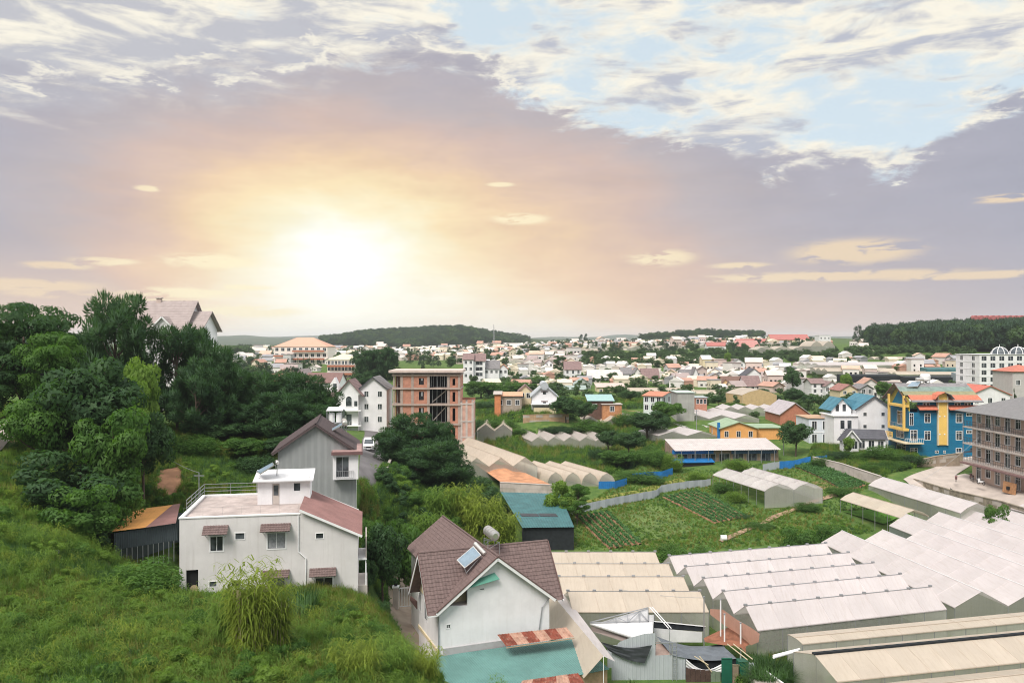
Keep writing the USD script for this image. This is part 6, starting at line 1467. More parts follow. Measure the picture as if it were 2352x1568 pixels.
for k in range(5):
    z0, z1 = (lv2[k] + .18 if k else -1), lv2[k + 1] - .2
    for j in range(5):
        a, b = cols[j] + .28, cols[j + 1] - .28
        if j == 0: 
            for i in range(3): part(bb.path, 'strut', MB().bar((a - .15 + (b - a + .2) * i / 2, .6 + .3 * i, z0), (a - .15 + (b - a + .2) * i / 2, .6 + .3 * i, z1), .11), CONC)
            continue
        if j == 3 and k >= 1:
            for i in range(8 if k == 4 else 4): x = a + (b - a) * (i + .5) / (8 if k == 4 else 4); part(bb.path, 'prop', MB().bar((x, .7 + (i % 3) * .8, z0), (x + .05, .7 + (i % 3) * .8, z1), .09), METAL)
            if k in (2, 3): part(bb.path, 'stair_flight', MB().hexa([(a + .4, 1.6, z0 + .1), (b - .2, 1.6, z1 - .3), (b - .2, 2.9, z1 - .3), (a + .4, 2.9, z0 + .1)], [(a + .4, 1.6, z0 + .4), (b - .2, 1.6, z1), (b - .2, 2.9, z1), (a + .4, 2.9, z0 + .4)]), CONCP)
            continue
        pl = sbox(a, z0, b, z1)
        if j == 2: c = (a + b) / 2 + .2; pl = pl.difference(sbox(c - .55, z0 + (z1 - z0) * .25, c + .55, z1 - .5))
        if j == 4 and k >= 1: c = (a + b) / 2; pl = pl.difference(sbox(c - .3, z0 + .5, c + .3, z1 - .6))
        part(bb.path, 'brick_panel', MB().poly(pl, lambda v: np.stack([v[:, 0], .10 + v[:, 2] + .001 * j, v[:, 1]], 1), .2), BRICK)
        if j == 2:
            c = (a + b) / 2 + .2; zz0, zz1 = z0 + (z1 - z0) * .25, z1 - .5; part(bb.path, 'window_opening', MB().box((c - .5, .32, zz0), (c + .5, .36, zz1)), DARK); part(bb.path, 'shutter', MB().box((c - .1, .22, zz0 + .9), (c + .3, .26, zz1)), METAL)
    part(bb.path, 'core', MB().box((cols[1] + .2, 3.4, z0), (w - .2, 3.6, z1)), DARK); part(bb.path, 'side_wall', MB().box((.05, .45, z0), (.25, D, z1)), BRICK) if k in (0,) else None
    part(bb.path, 'side_wall', MB().box((w - .25, .45, z0), (w - .05, D, z1)), BRICK); part(bb.path, 'side_wall', MB().box((.05, 3.0, z0), (.25, D, z1)), BRICK)
# lower wing on its right
x0, x1 = w + .02, bb.px(1088, 950)[0]; zt_ = bb.px(1070, 918)[1]
lw = [bb.px(1070, v)[1] for v in (1003, 967, 927)]
for c in (x0 + .25, (x0 + x1) / 2 - .1, x1 - .25): part(bb.path, 'column', MB().box((c - .22, -.02, -2), (c + .22, .4, zt_ - .6)), CONCP)
for z in lw: part(bb.path, 'floor_slab', MB().box((x0, -.06, z - .2), (x1, 8, z + .12)), CONCP)
BR2 = surf('pale_brick_render', (.50, .29, .23), .9, .16, .8, .3, 20, .55, dirt=(.56, .48, .45))
for k, (z0, z1) in enumerate(zip([-2] + lw, lw + [zt_])):
    for a, b in ((x0 + .47, (x0 + x1) / 2 - .32), ((x0 + x1) / 2 + .12, x1 - .47)): part(bb.path, 'brick_panel', MB().box((a, .06, z0 + (.12 if k else 0)), (b, .26, z1 - (.2 if k < 3 else 0))), BR2 if k < 3 else BRICK)
part(bb.path, 'side_wall', MB().box((x1 - .05, .4, -2), (x1 - .25, 8, zt_ - .5)), BR2); part(bb.path, 'back_wall', MB().box((x0, 7.8, -2), (x1, 8, zt_)), BRICK); part(bb.path, 'wing_roof', MB().box((x0, .3, zt_ - .7), (x1 - .3, 7.8, zt_ - .55)), CONC)

# ------------------------------------------------------------------ houses described one by one
def simple(name, label, u0, u1, vb, Y, ve, roof='gable_x', vr=None, D=7, wall=WHITE, rm=TILEP, rows=1, cols=3, ww=1.0, wh=1.3, dY=0.0, o=.4, left=0, right=0, cat='house', group=None, style='n', bands=True, fascia=None, foot=2.0, skip=(), **k):
    h = House(name, label, P(u0, vb, Y), P(u1, vb, Y + dY), D, (vb - ve) / F * Y, cat=cat, wall=wall, group=group, foot=foot, zbase=P(u0, vb, Y)[2])
    yr = Y if roof == 'gable_y' else Y + D / 2; zr = CZ - ((vr if vr is not None else ve) - 784) / F * yr; rise = max(zr - h.o[2] - h.H, .3) if vr is not None else .3
    st = h.H / max(rows, 1)
    for f, n in (('f', cols), ('l', left), ('r', right)):
        L = h.w if f == 'f' else D
        if n == 0 or rows == 0: continue
        m = min(ww, L / n * .7); hh = min(wh, st * .62)
        for r in range(rows):
            for i in range(n):
                if (f, r, i) in skip: continue
                c = L * (i + .5) / n; h.win(f, c - m / 2, st * r + (st - hh) * .55, m, hh, style, cols=2 if m > .75 else 1)
    h.walls(roof if roof in ('gable_x', 'gable_y', 'shed_f', 'shed_r') else 'flat', rise)
    if roof == 'flat': h.roof('flat', 0, rm, o=.25)
    else: h.roof(roof, rise, rm, o=o, fascia=fascia)
    if bands and rows > 1:
        for r in range(1, rows): h.band(st * r - .1, .16)
    return h


v3 = simple('gabled_villa', 'white villa with a blue teal roof and a wide plain gable', 1966, 2049, 1022, 172, 938, 'gable_y', 909, D=9, rm=surf('blue_teal_roof', (.07, .20, .27), .7, .15, 1, .2, 30, wave=(1.3, 'z', .8)), rows=3, cols=2, ww=.7, wh=.7, fascia=SLATE, bands=False)
v3.slab('left_wing', (-5.2, -1.2, -2), (-.01, 6, 6.3), WHITE); v3.slab('terrace_edge', (-5.5, -1.5, 6.3), (-.01, 6.2, 6.5), TRIM); v3.rail((-5.4, -1.4, 6.5), (-.2, -1.4, 6.5), .9, TRIM, 10)
part(v3.path, 'wing_gable', MB().poly(Polygon([(-4.6, 6.5), (-.4, 6.5), (-.4, 7.6), (-2.4, 9.8), (-4.6, 7.6)]), lambda v: np.stack([v[:, 0], 1.5 + v[:, 2], v[:, 1]], 1), .2), WHITE)
part(v3.path, 'roof', MB().slab([(-5.0, 1.1, 7.3), (-2.4, 1.1, 10), (-2.4, 8, 10), (-5, 8, 7.3)], .15), MAT['blue_teal_roof']); part(v3.path, 'roof', MB().slab([(-2.4, 1.1, 10), (.6, 1.1, 7.0), (2.5, 4.5, 9.2), (-2.4, 4.5, 10)], .15), MAT['blue_teal_roof'])
for x in (-3.4, -1.9):
    for z in (.8, 3.6): part(v3.path, 'window', MB().box((x - .5, -1.24, z), (x + .5, -1.2, z + 1.9)), FRAME); part(v3.path, 'pane', MB().box((x - .42, -1.26, z + .08), (x + .42, -1.24, z + 1.82)), MAT['dark_glass'])
    part(v3.path, 'window', MB().box((x - .35, 1.46, 7.1), (x + .35, 1.5, 8.6)), MAT['dark_glass'])
simple('small_villa', 'small white villa with a dark slate roof before the white gable', 1948, 2034, 1034, 162, 1005, 'gable_x', 985, D=8, rm=SLATE, rows=1, cols=4, wh=1.6, dY=-2, left=1, fascia=TRIM)
simple('porch_house', 'small white porch gable beside the slate roofed villa', 1938, 1972, 1036, 160.5, 1008, 'gable_y', 987, D=2, rm=SLATE, rows=1, cols=2, wh=1.8, fascia=TRIM)
simple('grey_white_house', 'narrow grey and white house between the round tree and the white villa', 1858, 1908, 1022, 176, 962, 'flat', D=8, wall=surf('bluish_white', (.58, .62, .68), .8, .05, .6, .1, 40, .1), rm=surf('tan_roof', (.45, .30, .20), .85, .15), rows=2, cols=2, wh=1.8)
o1 = simple('orange_house', 'orange walled workshop with a pale green roof', 1655, 1738, 1012, 178, 983, 'gable_y', 969, D=10, wall=surf('orange_plaster', (.72, .36, .13), .85, .07, .6, .15, 30, .12), rm=surf('pale_green_sheet', (.30, .40, .27), .6, .12, .8, wave=(3, 'x', .5)), rows=1, cols=3, ww=.8, wh=1.2, left=2)
o1.slab('side_wing', (o1.w, 1.2, -2), (o1.w + 6.2, 9, o1.H - .1), MAT['orange_plaster']); o1.slab('wing_roof', (o1.w - .3, .8, o1.H - .1), (o1.w + 6.4, 9.3, o1.H + .08), MAT['pale_green_sheet']); o1.slab('blue_door', (-.6, .3, -.5), (-.02, .6, 4), BLUESH)
L1 = House('long_shed', 'long open fronted shed with pale roof and blue eaves above the slope', P(1546, 1072, 163), P(1788, 1066, 165), 6, 3.6, cat='shed', wall=surf('shed_boards', (.30, .22, .17), .85, .2, 1, wave=(2, 'x', .5)), zbase=4.6)
for i in range(7): L1.win('f', 1.0 + i * 2.9, .9, 2.0, 1.6, 'n', frame=METAL, cols=2)
L1.walls('shed_f', .8); z0 = L1.H
for i in range(12): a, b = L1.w * i / 12, L1.w * (i + 1) / 12; part(L1.path, 'roof_sheet', ribbed([(a, -1.4, z0 - .2), (b, -1.4, z0 - .2), (b, 6.4, z0 + 1.25), (a, 6.4, z0 + 1.25)], 4, .03), surf('pinkish_white_sheet', (.50, .455, .445), .6, .1, .8, 0, 30, .15))
part(L1.path, 'blue_canopy', MB().slab([(-.5, -2.2, 1.2), (L1.w * .36, -2.2, 1.2), (L1.w * .36, -.02, 1.7), (-.5, -.02, 1.7)], .12), BLUESH); part(L1.path, 'blue_wall', MB().box((-.2, -.12, 2.6), (L1.w * .38, -.02, 3.4)), BLUESH); part(L1.path, 'blue_wall', MB().box((L1.w * .55, -.10, 2.5), (L1.w * .98, -.02, 3.3)), surf('faded_blue', (.06, .12, .24), .6, .1))
for i in range(8): part(L1.path, 'post', MB().bar((L1.w * (i + .5) / 8, -1.3, -1), (L1.w * (i + .5) / 8, -1.3, z0 - .1), .10), METAL)
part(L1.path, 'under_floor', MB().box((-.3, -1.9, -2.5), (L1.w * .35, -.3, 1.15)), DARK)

# the white gabled house over the retaining wall
wg = simple('gabled_house', 'white house with a steep curved grey roof over the retaining wall', 1222, 1279, 945, 214, 907, 'gable_y', 882, D=9, rm=surf('pale_grey_tile', (.42, .45, .48), .7, .12, 1, .2, 30, .1, wave=(1.2, 'z', .7)), rows=0, o=.5, fascia=surf('pale_grey_tile2', (.44, .47, .50), .7, .1))
for z in (2.6, 5.2): wg.slab('window', (wg.w / 2 - .9, -.06, z), (wg.w / 2 + .9, .001, z + .25), BROWNSH); wg.slab('pane', (wg.w / 2 - .4, -.03, z - .6), (wg.w / 2 + .4, .001, z - .05), MAT['dark_glass'])
m = MB()
for t in np.linspace(0, math.pi, 9)[:-1]: pass
cx = wg.w / 2; zt_ = wg.px(1250, 882)[1]
part(wg.path, 'roof_crown', MB().tube([(cx, -.7, zt_ - .5), (cx, 9.4, zt_ - .5)], 1.05, 14), MAT['pale_grey_tile'])
wg.slab('veranda_roof', (-.3, -2.2, 2.0), (wg.w + .2, -.01, 2.2), TRIM); wg.slab('veranda', (.4, -1.8, -1), (wg.w - .3, -1.6, 1.2), CREAMW)
tbl = [
    # name, label, u0, u1, vb, Y, ve, roof, vr, D, wall, roofmat, rows, cols, extra
    ('corner_house', 'orange and grey house with an orange flat roof left of the curved roof', 1140, 1198, 942, 216, 909, 'shed_f', 902, 7, surf('ochre_grey', (.36, .30, .25), .9, .15, .8, .2, 20, .3), surf('orange_flat', (.62, .34, .22), .8, .12), 1, 3, {}),
    ('end_wall', 'narrow orange brick house end beside the grey fronted house', 1136, 1150, 940, 215, 905, 'shed_f', 904, 7, surf('orange_brick', (.58, .22, .10), .9, .12), CONCP, 0, 0, {}),
    ('cottage', 'small cottage with a plum gable roof behind the orange roofed house', 1192, 1221, 920, 224, 897, 'gable_y', 884, 6, CREAMW, TILEP, 1, 2, {}),
    ('tin_house', 'teal sheet roofed shack with brown boards and an orange store', 1352, 1408, 948, 212, 920, 'shed_f', 908, 6, surf('dark_boards', (.12, .07, .055), .85, .2), surf('light_teal_sheet', (.30, .46, .46), .5, .1), 1, 2, {}),
    ('store', 'small orange rusty store beside the teal roofed shack', 1384, 1428, 948, 210, 930, 'flat', None, 4, surf('rusty_orange', (.46, .22, .11), .9, .25, 1.2), CONCP, 1, 1, {}),
    ('hip_house', 'two storey pale teal house with an orange roof', 1478, 1520, 944, 213, 908, 'gable_x', 898, 9, surf('pale_teal_wall', (.52, .60, .57), .8, .06), TILER, 2, 3, dict(dY=-3, right=3)),
    ('tower_house', 'plain grey concrete tower house with no windows', 1556, 1595, 968, 203, 903, 'flat', None, 8, surf('grey_concrete', (.36, .355, .34), .9, .12, .5, .2, 20, .4), surf('mint_slab', (.50, .58, .54), .8, .1), 0, 0, {}),
    ('brick_house', 'small brick hut with barred front right of the concrete tower', 1598, 1624, 930, 222, 914, 'flat', None, 5, BRICK, surf('bluegrey_slab', (.40, .45, .47), .8, .1), 1, 3, {}),
    ('barn', 'brick gable barn with a long lilac grey roof', 1792, 1860, 962, 203, 950, 'gable_y', 925, 12, surf('red_brick_wall', (.42, .17, .11), .9, .12, 1.5, .2, 20, .1), surf('lilac_sheet', (.42, .38, .40), .6, .12, .8, 0, 30, .2), 0, 0, {}),
    ('stepped_house', 'white four storey house with a plum roof and open balconies', 1864, 1896, 916, 300, 880, 'gable_x', 869, 8, WHITE, TILEP, 3, 2, dict(right=3)),
    ('balcony_house', 'white balcony house attached right of the plum roofed one', 1896, 1924, 917, 297, 886, 'gable_y', 876, 8, WHITE, TILEP, 2, 3, dict(wh=2.2)),
    ('cottage', 'cream gable cottage with a worn red roof behind the white villa', 1930, 1972, 907, 270, 896, 'gable_y', 883, 9, CREAMW, surf('worn_red_roof', (.30, .15, .13), .85, .25), 1, 2, {}),
    ('cottage', 'grey gable cottage near the cream one', 1976, 2006, 906, 268, 892, 'gable_y', 883, 8, surf('grey_mauve_wall', (.46, .44, .46), .85, .08), TILEG, 1, 2, {}),
    ('white_hotel', 'tall white hotel with rows of windows and glass domes on its roof', 2250, 2372, 896, 262, 815, 'flat', None, 14, WHITE, TRIM, 5, 6, dict(ww=1.6, wh=1.6, left=2)),
    ('pavilion', 'grey house with a red hip roof at the right edge', 2326, 2400, 908, 215, 853, 'hip', 838, 9, surf('warm_grey_wall', (.46, .44, .43), .85, .06), surf('red_tile', (.46, .16, .115), .7, .12, 1, .2, 30, wave=(1.2, 'z', .7)), 1, 3, {}),
    ('red_edged_house', 'low white house with a bright red edged roof before the hotel', 2228, 2320, 935, 205, 906, 'gable_y', 886, 10, WHITE, surf('bright_red_sheet', (.50, .14, .10), .6, .1), 1, 3, {}),
    ('tan_house', 'tan house with brown half timbered gables', 1662, 1706, 896, 335, 879, 'gable_x', 864, 9, surf('tan_wall', (.62, .43, .25), .85, .07), surf('brown_tile_far', (.17, .10, .08), .8, .15), 1, 4, {}),
    ('gable_porch', 'brown gabled porch of the tan house', 1656, 1676, 897, 331, 882, 'gable_y', 871, 4, MAT['tan_wall'], MAT['brown_tile_far'], 1, 2, {}),
    ('cottage', 'white cottage with a steep plum roof right of the tan house', 1710, 1748, 897, 330, 886, 'gable_x', 863, 9, WHITE, TILEP, 1, 3, {}),
    ('dark_roof_house', 'house with a dark slate roof behind the steep plum one', 1712, 1752, 880, 352, 862, 'gable_y', 846, 9, WHITE, SLATE, 1, 2, {}),
    ('plum_villa', 'white villa with a big plum grey roof and a round dormer', 1566, 1602, 888, 372, 869, 'gable_x', 848, 9, WHITE, TILEG, 2, 4, {}),
    ('villa_end', 'white gable end standing against the plum grey villa', 1590, 1605, 888, 371, 862, 'gable_y', 843, 6, WHITE, TILEG, 2, 1, {}),
    ('yellow_villa', 'pale yellow villa with a plum roof and dark windows', 1475, 1514, 887, 385, 867, 'gable_x', 846, 8, surf('pale_yellow_wall', (.74, .62, .36), .85, .06), TILEP, 1, 3, dict(wh=2.0)),
    ('white_villa', 'white villa with grey gables left of the yellow one', 1452, 1476, 886, 390, 862, 'gable_y', 845, 9, WHITE, TILEG, 2, 2, {}),
    ('white_villa', 'white villa with a blue painted wall near the long white roof', 1428, 1452, 884, 395, 858, 'gable_x', 843, 9, surf('blue_grey_wall', (.30, .38, .48), .8, .08), TILEG, 2, 2, {}),
    ('long_house', 'long low building with a pale roof behind a row of dark cypresses', 1351, 1430, 880, 392, 866, 'gable_x', 849, 12, WHITE, surf('pale_roof', (.58, .52, .50), .8, .1, .6, .2, 20, .2), 1, 8, {}),
    ('tall_house', 'tall white house with a plum mansard roof', 1297, 1335, 873, 402, 848, 'gable_x', 830, 9, WHITE, TILEP, 2, 3, dict(wh=2.0, right=2)),
    ('narrow_house', 'narrow white three storey house beside an umbrella shaped tree', 1252, 1270, 860, 440, 834, 'gable_y', 826, 7, WHITE, TILEP, 3, 2, {}),
    ('low_house', 'low house with a brown pitched roof below the narrow white house', 1230, 1256, 874, 400, 864, 'gable_x', 857, 7, CREAMW, surf('dull_brown_roof', (.28, .17, .13), .85, .2), 1, 2, {}),
    ('white_block', 'white block with plum roof and stacked balconies', 1064, 1087, 870, 352, 825, 'gable_x', 812, 8, WHITE, TILEP, 3, 2, {}),
    ('balcony_villa', 'white villa with railed balconies beside the white block', 1087, 1114, 866, 354, 828, 'gable_x', 812, 8, WHITE, TILEP, 3, 1, dict(ww=3, wh=1.7)),
    ('twin_gable_house', 'grey roofed house with twin white gables', 1112, 1146, 862, 356, 846, 'gable_x', 828, 8, WHITE, TILEG, 1, 3, {}),
    ('orange_roof_house', 'small white house with an orange roof right of the twin gables', 1146, 1166, 862, 358, 846, 'gable_y', 836, 7, WHITE, TILER, 1, 2, {}),
    ('green_grey_house', 'grey green gabled shed with a low pitched roof', 1320, 1357, 898, 330, 882, 'gable_y', 869, 9, surf('grey_green_wall', (.36, .40, .36), .85, .08), surf('green_grey_sheet', (.30, .36, .34), .7, .12), 0, 0, {}),
    ('low_shed', 'low pale house with a green grey sheet roof below the gabled shed', 1282, 1345, 908, 312, 894, 'gable_x', 885, 8, CREAMW, MAT['green_grey_sheet'], 1, 4, {}),
    ('low_house', 'low cream house with a pinkish flat roof', 1372, 1436, 909, 308, 889, 'shed_f', 881, 9, CREAMW, surf('pinkish_roof', (.56, .45, .41), .85, .12), 1, 4, {}),
    ('street_house', 'white three storey house with arched front above the street', 0, 0, 0, 0, 0, None, None, 0, None, None, 0, 0, {}),
    ('red_roofed_hotel', 'big pale hotel with orange bands and an orange hip roof', 629, 752, 836, 560, 796, 'hip', 775, 26, surf('warm_white_wall', (.74, .66, .60), .85, .05), surf('pale_orange_tile', (.60, .34, .25), .8, .08), 3, 9, dict(ww=2.2, wh=2.2)),
    ('balcony_block', 'cream school block with red balcony bands', 752, 815, 868, 430, 826, 'hip', 812, 14, surf('cream_pale_wall', (.70, .60, .50), .85, .06), surf('cream_roof', (.62, .58, .44), .85, .08), 3, 8, dict(ww=1.5, wh=1.8)),
    ('brown_roof_hall', 'long house with a plum brown roof behind the pine tops', 700, 778, 892, 262, 878, 'gable_x', 856, 12, WHITE, surf('plum_brown_roof', (.20, .12, .11), .85, .12, 1, .2, 30, .1, wave=(1.0, 'z', .7)), 1, 4, {}),
    ('chapel_house', 'house with a grey glazed gable and a pale chimney', 672, 706, 880, 290, 868, 'gable_y', 848, 12, surf('grey_mauve', (.40, .37, .37), .85, .1), surf('mauve_roof', (.30, .25, .25), .85, .12), 1, 2, {}),
    ('low_roof', 'low house with a dull red roof left of the pine tops', 566, 640, 880, 320, 868, 'gable_x', 858, 9, WHITE, surf('dull_red_roof', (.36, .16, .13), .85, .15), 1, 4, {}),
    ('low_roof', 'low house with orange red tiles near the dark pines', 590, 640, 896, 280, 886, 'gable_x', 874, 9, CREAMW, TILER, 1, 3, {}),
    ('pink_wall_house', 'pale pink rendered yard wall and house on the slope', 1640, 1686, 842, 470, 826, 'flat', None, 10, PALEPINK, PALEPINK, 0, 0, {}),
    ('cream_tower', 'cream pillar like house end beside the pink wall', 1614, 1634, 842, 468, 824, 'gable_x', 816, 8, CREAMW, TRIM, 1, 1, {}),
    ('white_cottage', 'small white gabled house between the white greenhouses', 1680, 1712, 842, 465, 834, 'gable_y', 824, 8, WHITE, TILEG, 1, 2, {}),
    ('ridge_house', 'white pavilion like house with a flat roof on the right skyline', 1882, 1908, 798, 640, 770, 'flat', None, 10, WHITE, TRIM, 2, 3, {}),
    ('church', 'long red roofed church with two small white turrets on the ridge', 1772, 1860, 792, 760, 780, 'gable_x', 768, 16, CREAMW, surf('far_red_roof', (.40, .15, .135), .8, .1), 1, 6, {}),
    ('red_hall', 'low red roofed hall left of the church', 1694, 1762, 796, 740, 788, 'gable_x', 778, 12, PALEPINK, MAT['far_red_roof'], 1, 5, {}),
    ('red_hall', 'pink red sheet roofed hall on the near slope of the ridge', 1694, 1746, 808, 640, 798, 'shed_f', 782, 10, PALEPINK, surf('far_pink_red', (.44, .21, .19), .8, .1), 1, 4, {}),
    ('white_house_red_roof', 'white house with a small red roof among the far greenhouses', 1624, 1668, 806, 650, 794, 'gable_x', 786, 8, WHITE, MAT['far_red_roof'], 1, 3, {}),
]
for name, lab, u0, u1, vb, Y, ve, roof, vr, D, wall, rm, rows_, cols_, ex in tbl:
    if roof is None: continue
    simple(name, lab, u0, u1, vb, Y, ve, roof, vr, D=D, wall=wall, rm=rm, rows=rows_, cols=cols_, **ex)
# street house with arched window
sh = simple('street_house', 'white three storey house with balconies above the end of the street', 826, 888, 978, 183, 891, 'gable_y', 866, D=9, rm=TILEG, rows=3, cols=2, ww=.9, wh=1.2, bands=False, fascia=SLATE)
A = sh.local(P(780, 975, 181))
wx0, wx1 = -5.6, -.02
sh.slab('front_wing', (wx0, -1.6, -2), (wx1, 6, 7.2), WHITE)
part(sh.path, 'wing_gable', MB().poly(Polygon([(wx0 + .8, 7.2), (wx1 + .6, 7.2), ((wx0 + wx1) / 2 + .7, 10.4)]), lambda v: np.stack([v[:, 0], -1.6 + v[:, 2], v[:, 1]], 1), .2), WHITE)
gx = (wx0 + wx1) / 2 + .7
for a, b in (((wx0 + .2, 6.9), (gx, 10.7)), ((gx, 10.7), (wx1 + 1.2, 6.9))): part(sh.path, 'roof', MB().slab([(a[0], -2.2, a[1]), (b[0], -2.2, b[1]), (b[0], 6, b[1]), (a[0], 6, a[1])], .16), TILEP)
part(sh.path, 'arched_window', MB().poly(sbox(gx - .65, 4.6, gx + .65, 6.2).union(Point(gx, 6.2).buffer(.65)), lambda v: np.stack([v[:, 0], -1.66 + v[:, 2], v[:, 1]], 1), .05), MAT['dark_glass']); part(sh.path, 'arch_frame', MB().poly(sbox(gx - .8, 4.5, gx + .8, 6.2).union(Point(gx, 6.2).buffer(.8)).difference(sbox(gx - .65, 4.6, gx + .65, 6.2).union(Point(gx, 6.2).buffer(.65))), lambda v: np.stack([v[:, 0], -1.70 + v[:, 2], v[:, 1]], 1), .1), TRIM)
for z in (3.6, .2): sh.slab('balcony', (wx0, -2.9, z), (wx1 + .8, -1.601, z + .2), TRIM); sh.rail((wx0, -2.8, z + .2), (wx1 + .8, -2.8, z + .2), .9, TRIM, 10)
part(sh.path, 'door', MB().box((gx - .6, -1.65, .4), (gx + .6, -1.601, 2.8)), MAT['dark_glass'])
part(sh.path, 'window', MB().box((wx1 - .9, -1.65, 4.6), (wx1 - .2, -1.601, 5.8)), MAT['dark_glass'])
part(sh.path, 'lower_roof', MB().slab([(wx0 - 2.2, -2.4, 6.6), (wx0 + .6, -2.4, 6.9), (wx0 + .6, 4, 8.6), (wx0 - 2.2, 4, 8.6)], .15), TILEP); part(sh.path, 'dormer', MB().poly(Polygon([(wx0 - 1.6, 7.4), (wx0 + .6, 7.4), (wx0 + .6, 9), (wx0 - .3, 11), (wx0 - 1.6, 9)]), lambda v: np.stack([v[:, 0], .8 + v[:, 2], v[:, 1]], 1), 2.2), WHITE); part(sh.path, 'dormer_window', MB().box((wx0 - .6, .74, 8.0), (wx0 + .2, .8, 9.6)), MAT['dark_glass'])
# hill villa
hv = simple('hill_villa', 'large pale villa with a broad plum tiled roof on the wooded hill', 300, 418, 920, 132, 756, 'gable_x', 692, D=10, wall=WHITE, rm=surf('faded_plum_tile', (.34, .285, .275), .85, .10, 1.2, .2, 30, .12, wave=(1.1, 'z', .8)), rows=3, cols=4, wh=1.5, o=.7)
part(hv.path, 'front_gable', MB().poly(Polygon([(3.9, hv.H - .4), (7.2, hv.H - .4), (7.2, hv.H + .2), (5.5, hv.H + 1.9), (3.9, hv.H + .2)]), lambda v: np.stack([v[:, 0], -.62 + v[:, 2], v[:, 1]], 1), .5), WHITE)
for a, b in (((3.3, hv.H - .2), (5.5, hv.H + 2.1)), ((5.5, hv.H + 2.1), (7.8, hv.H - .2))): part(hv.path, 'gable_roof', MB().slab([(a[0], -1.0, a[1]), (b[0], -1.0, b[1]), (b[0], 3.2, b[1]), (a[0], 3.2, a[1])], .16), MAT['faded_plum_tile']); part(hv.path, 'bargeboard', MB().bar((a[0], -1.03, a[1] - .1), (b[0], -1.03, b[1] - .1), .06, .22), TRIM)
hv.slab('chimney', (2.2, 4.6, hv.H + 1), (2.9, 5.3, hv.H + 5.3), PALEPINK); hv.slab('chimney_cap', (2.05, 4.45, hv.H + 5.3), (3.05, 5.45, hv.H + 5.45), CONCP)
simple('villa_wing', 'lower side wing of the hill villa with a plum roof', 418, 458, 920, 133, 754, 'gable_x', 716, D=8, wall=WHITE, rm=MAT['faded_plum_tile'], rows=3, cols=2, wh=1.4, o=.7)
# hotel domes
hp = P(2250, 896, 262)
for i, (u, r) in enumerate(((2296, 2.6), (2338, 2.6), (2362, 2.6))):
    c = P(u, 815, 265); T = thing('glass_dome', ['dark glass dome with white ribs on the white hotel', 'second glass dome of the hotel nearer the edge', 'glass dome of the hotel cut by the right edge'][i], 'dome', c)
    part(T, 'glazing', MB().lathe([(r * math.cos(t), r * math.sin(t)) for t in np.linspace(0, 1.5, 8)], 18), surf('blue_glass', (.06, .075, .09), .3, .1, 1, spec=.6))
    for k in range(8): a = k * math.pi / 4; part(T, 'rib', MB().tube([(1.02 * r * math.cos(t) * math.cos(a), 1.02 * r * math.cos(t) * math.sin(a), 1.02 * r * math.sin(t)) for t in np.linspace(0, 1.55, 8)], .12, 5), TRIM)
    part(T, 'finial', cyl((0, 0, r), (0, 0, r + .9), .10, 6), TRIM)
# band balconies of the far hotel and school
for key, u0, u1, Y, vs in (('hotel', 672, 745, 559, (806, 824)), ('hotel2', 629, 672, 559, (817, 835)), ('school', 752, 815, 429, (840, 858))):
    for v in vs:
        T = thing('balcony_band', {'hotel': 'orange red balcony band across the pale hotel', 'hotel2': 'orange red band on the left bay of the pale hotel', 'school': 'red balcony band across the cream school block'}[key] + (', upper' if v == vs[0] else ', lower'), 'balcony'); a, b = P(u0, v, Y), P(u1, v, Y)
        part(T, 'parapet', MB().box(a + (0, -1.2, -.6), b + (0, -.05, .6)), surf('brick_red_band', (.42, .15, .09), .85, .1)); part(T, 'coping', MB().box(a + (-.1, -1.3, .6), b + (.1, -.05, .8)), TRIM)
# antenna mast
T = thing('antenna_mast', 'thin lattice antenna mast rising above the far wooded hill', 'mast', P(1134, 795, 1100)); hgt = 30.0
for a in (0, 2.09, 4.19): part(T, 'leg', MB().bar((1.6 * math.cos(a), 1.6 * math.sin(a), -4), (.25 * math.cos(a), .25 * math.sin(a), hgt), .35), METAL)
for k in range(10):
    r0_, r1_ = 1.6 - 1.35 * k / 10, 1.6 - 1.35 * (k + 1) / 10; m = MB()
    for a, b in ((0, 2.09), (2.09, 4.19), (4.19, 6.28)): m.bar((r0_ * math.cos(a), r0_ * math.sin(a), hgt * k / 10), (r1_ * math.cos(b), r1_ * math.sin(b), hgt * (k + 1) / 10), .18)
    part(T, 'brace', m, METAL)
# red arches on the right skyline
T = thing('red_arcade', 'long row of red arched roofs standing above the right hand forest', 'arcade', P(2242, 740, 640)); RD = surf('far_coral', (.38, .125, .12), .8, .08)
for k in range(14):
    x = k * 4.6; r = 1.75; ar = [(x + r * math.cos(t), 0, 3.6 + r * math.sin(t) * 1.1) for t in np.linspace(0, math.pi, 9)]
    part(T, 'arch', MB().poly(Polygon([(x - r, 0)] + [(p[0], p[2]) for p in ar[::-1]] + [(x + r, 0)]), lambda v: np.stack([v[:, 0], v[:, 2], v[:, 1]], 1), 5.0), RD)
part(T, 'base', MB().box((-3, .5, -22), (66, 5.5, .01)), PALEPINK)

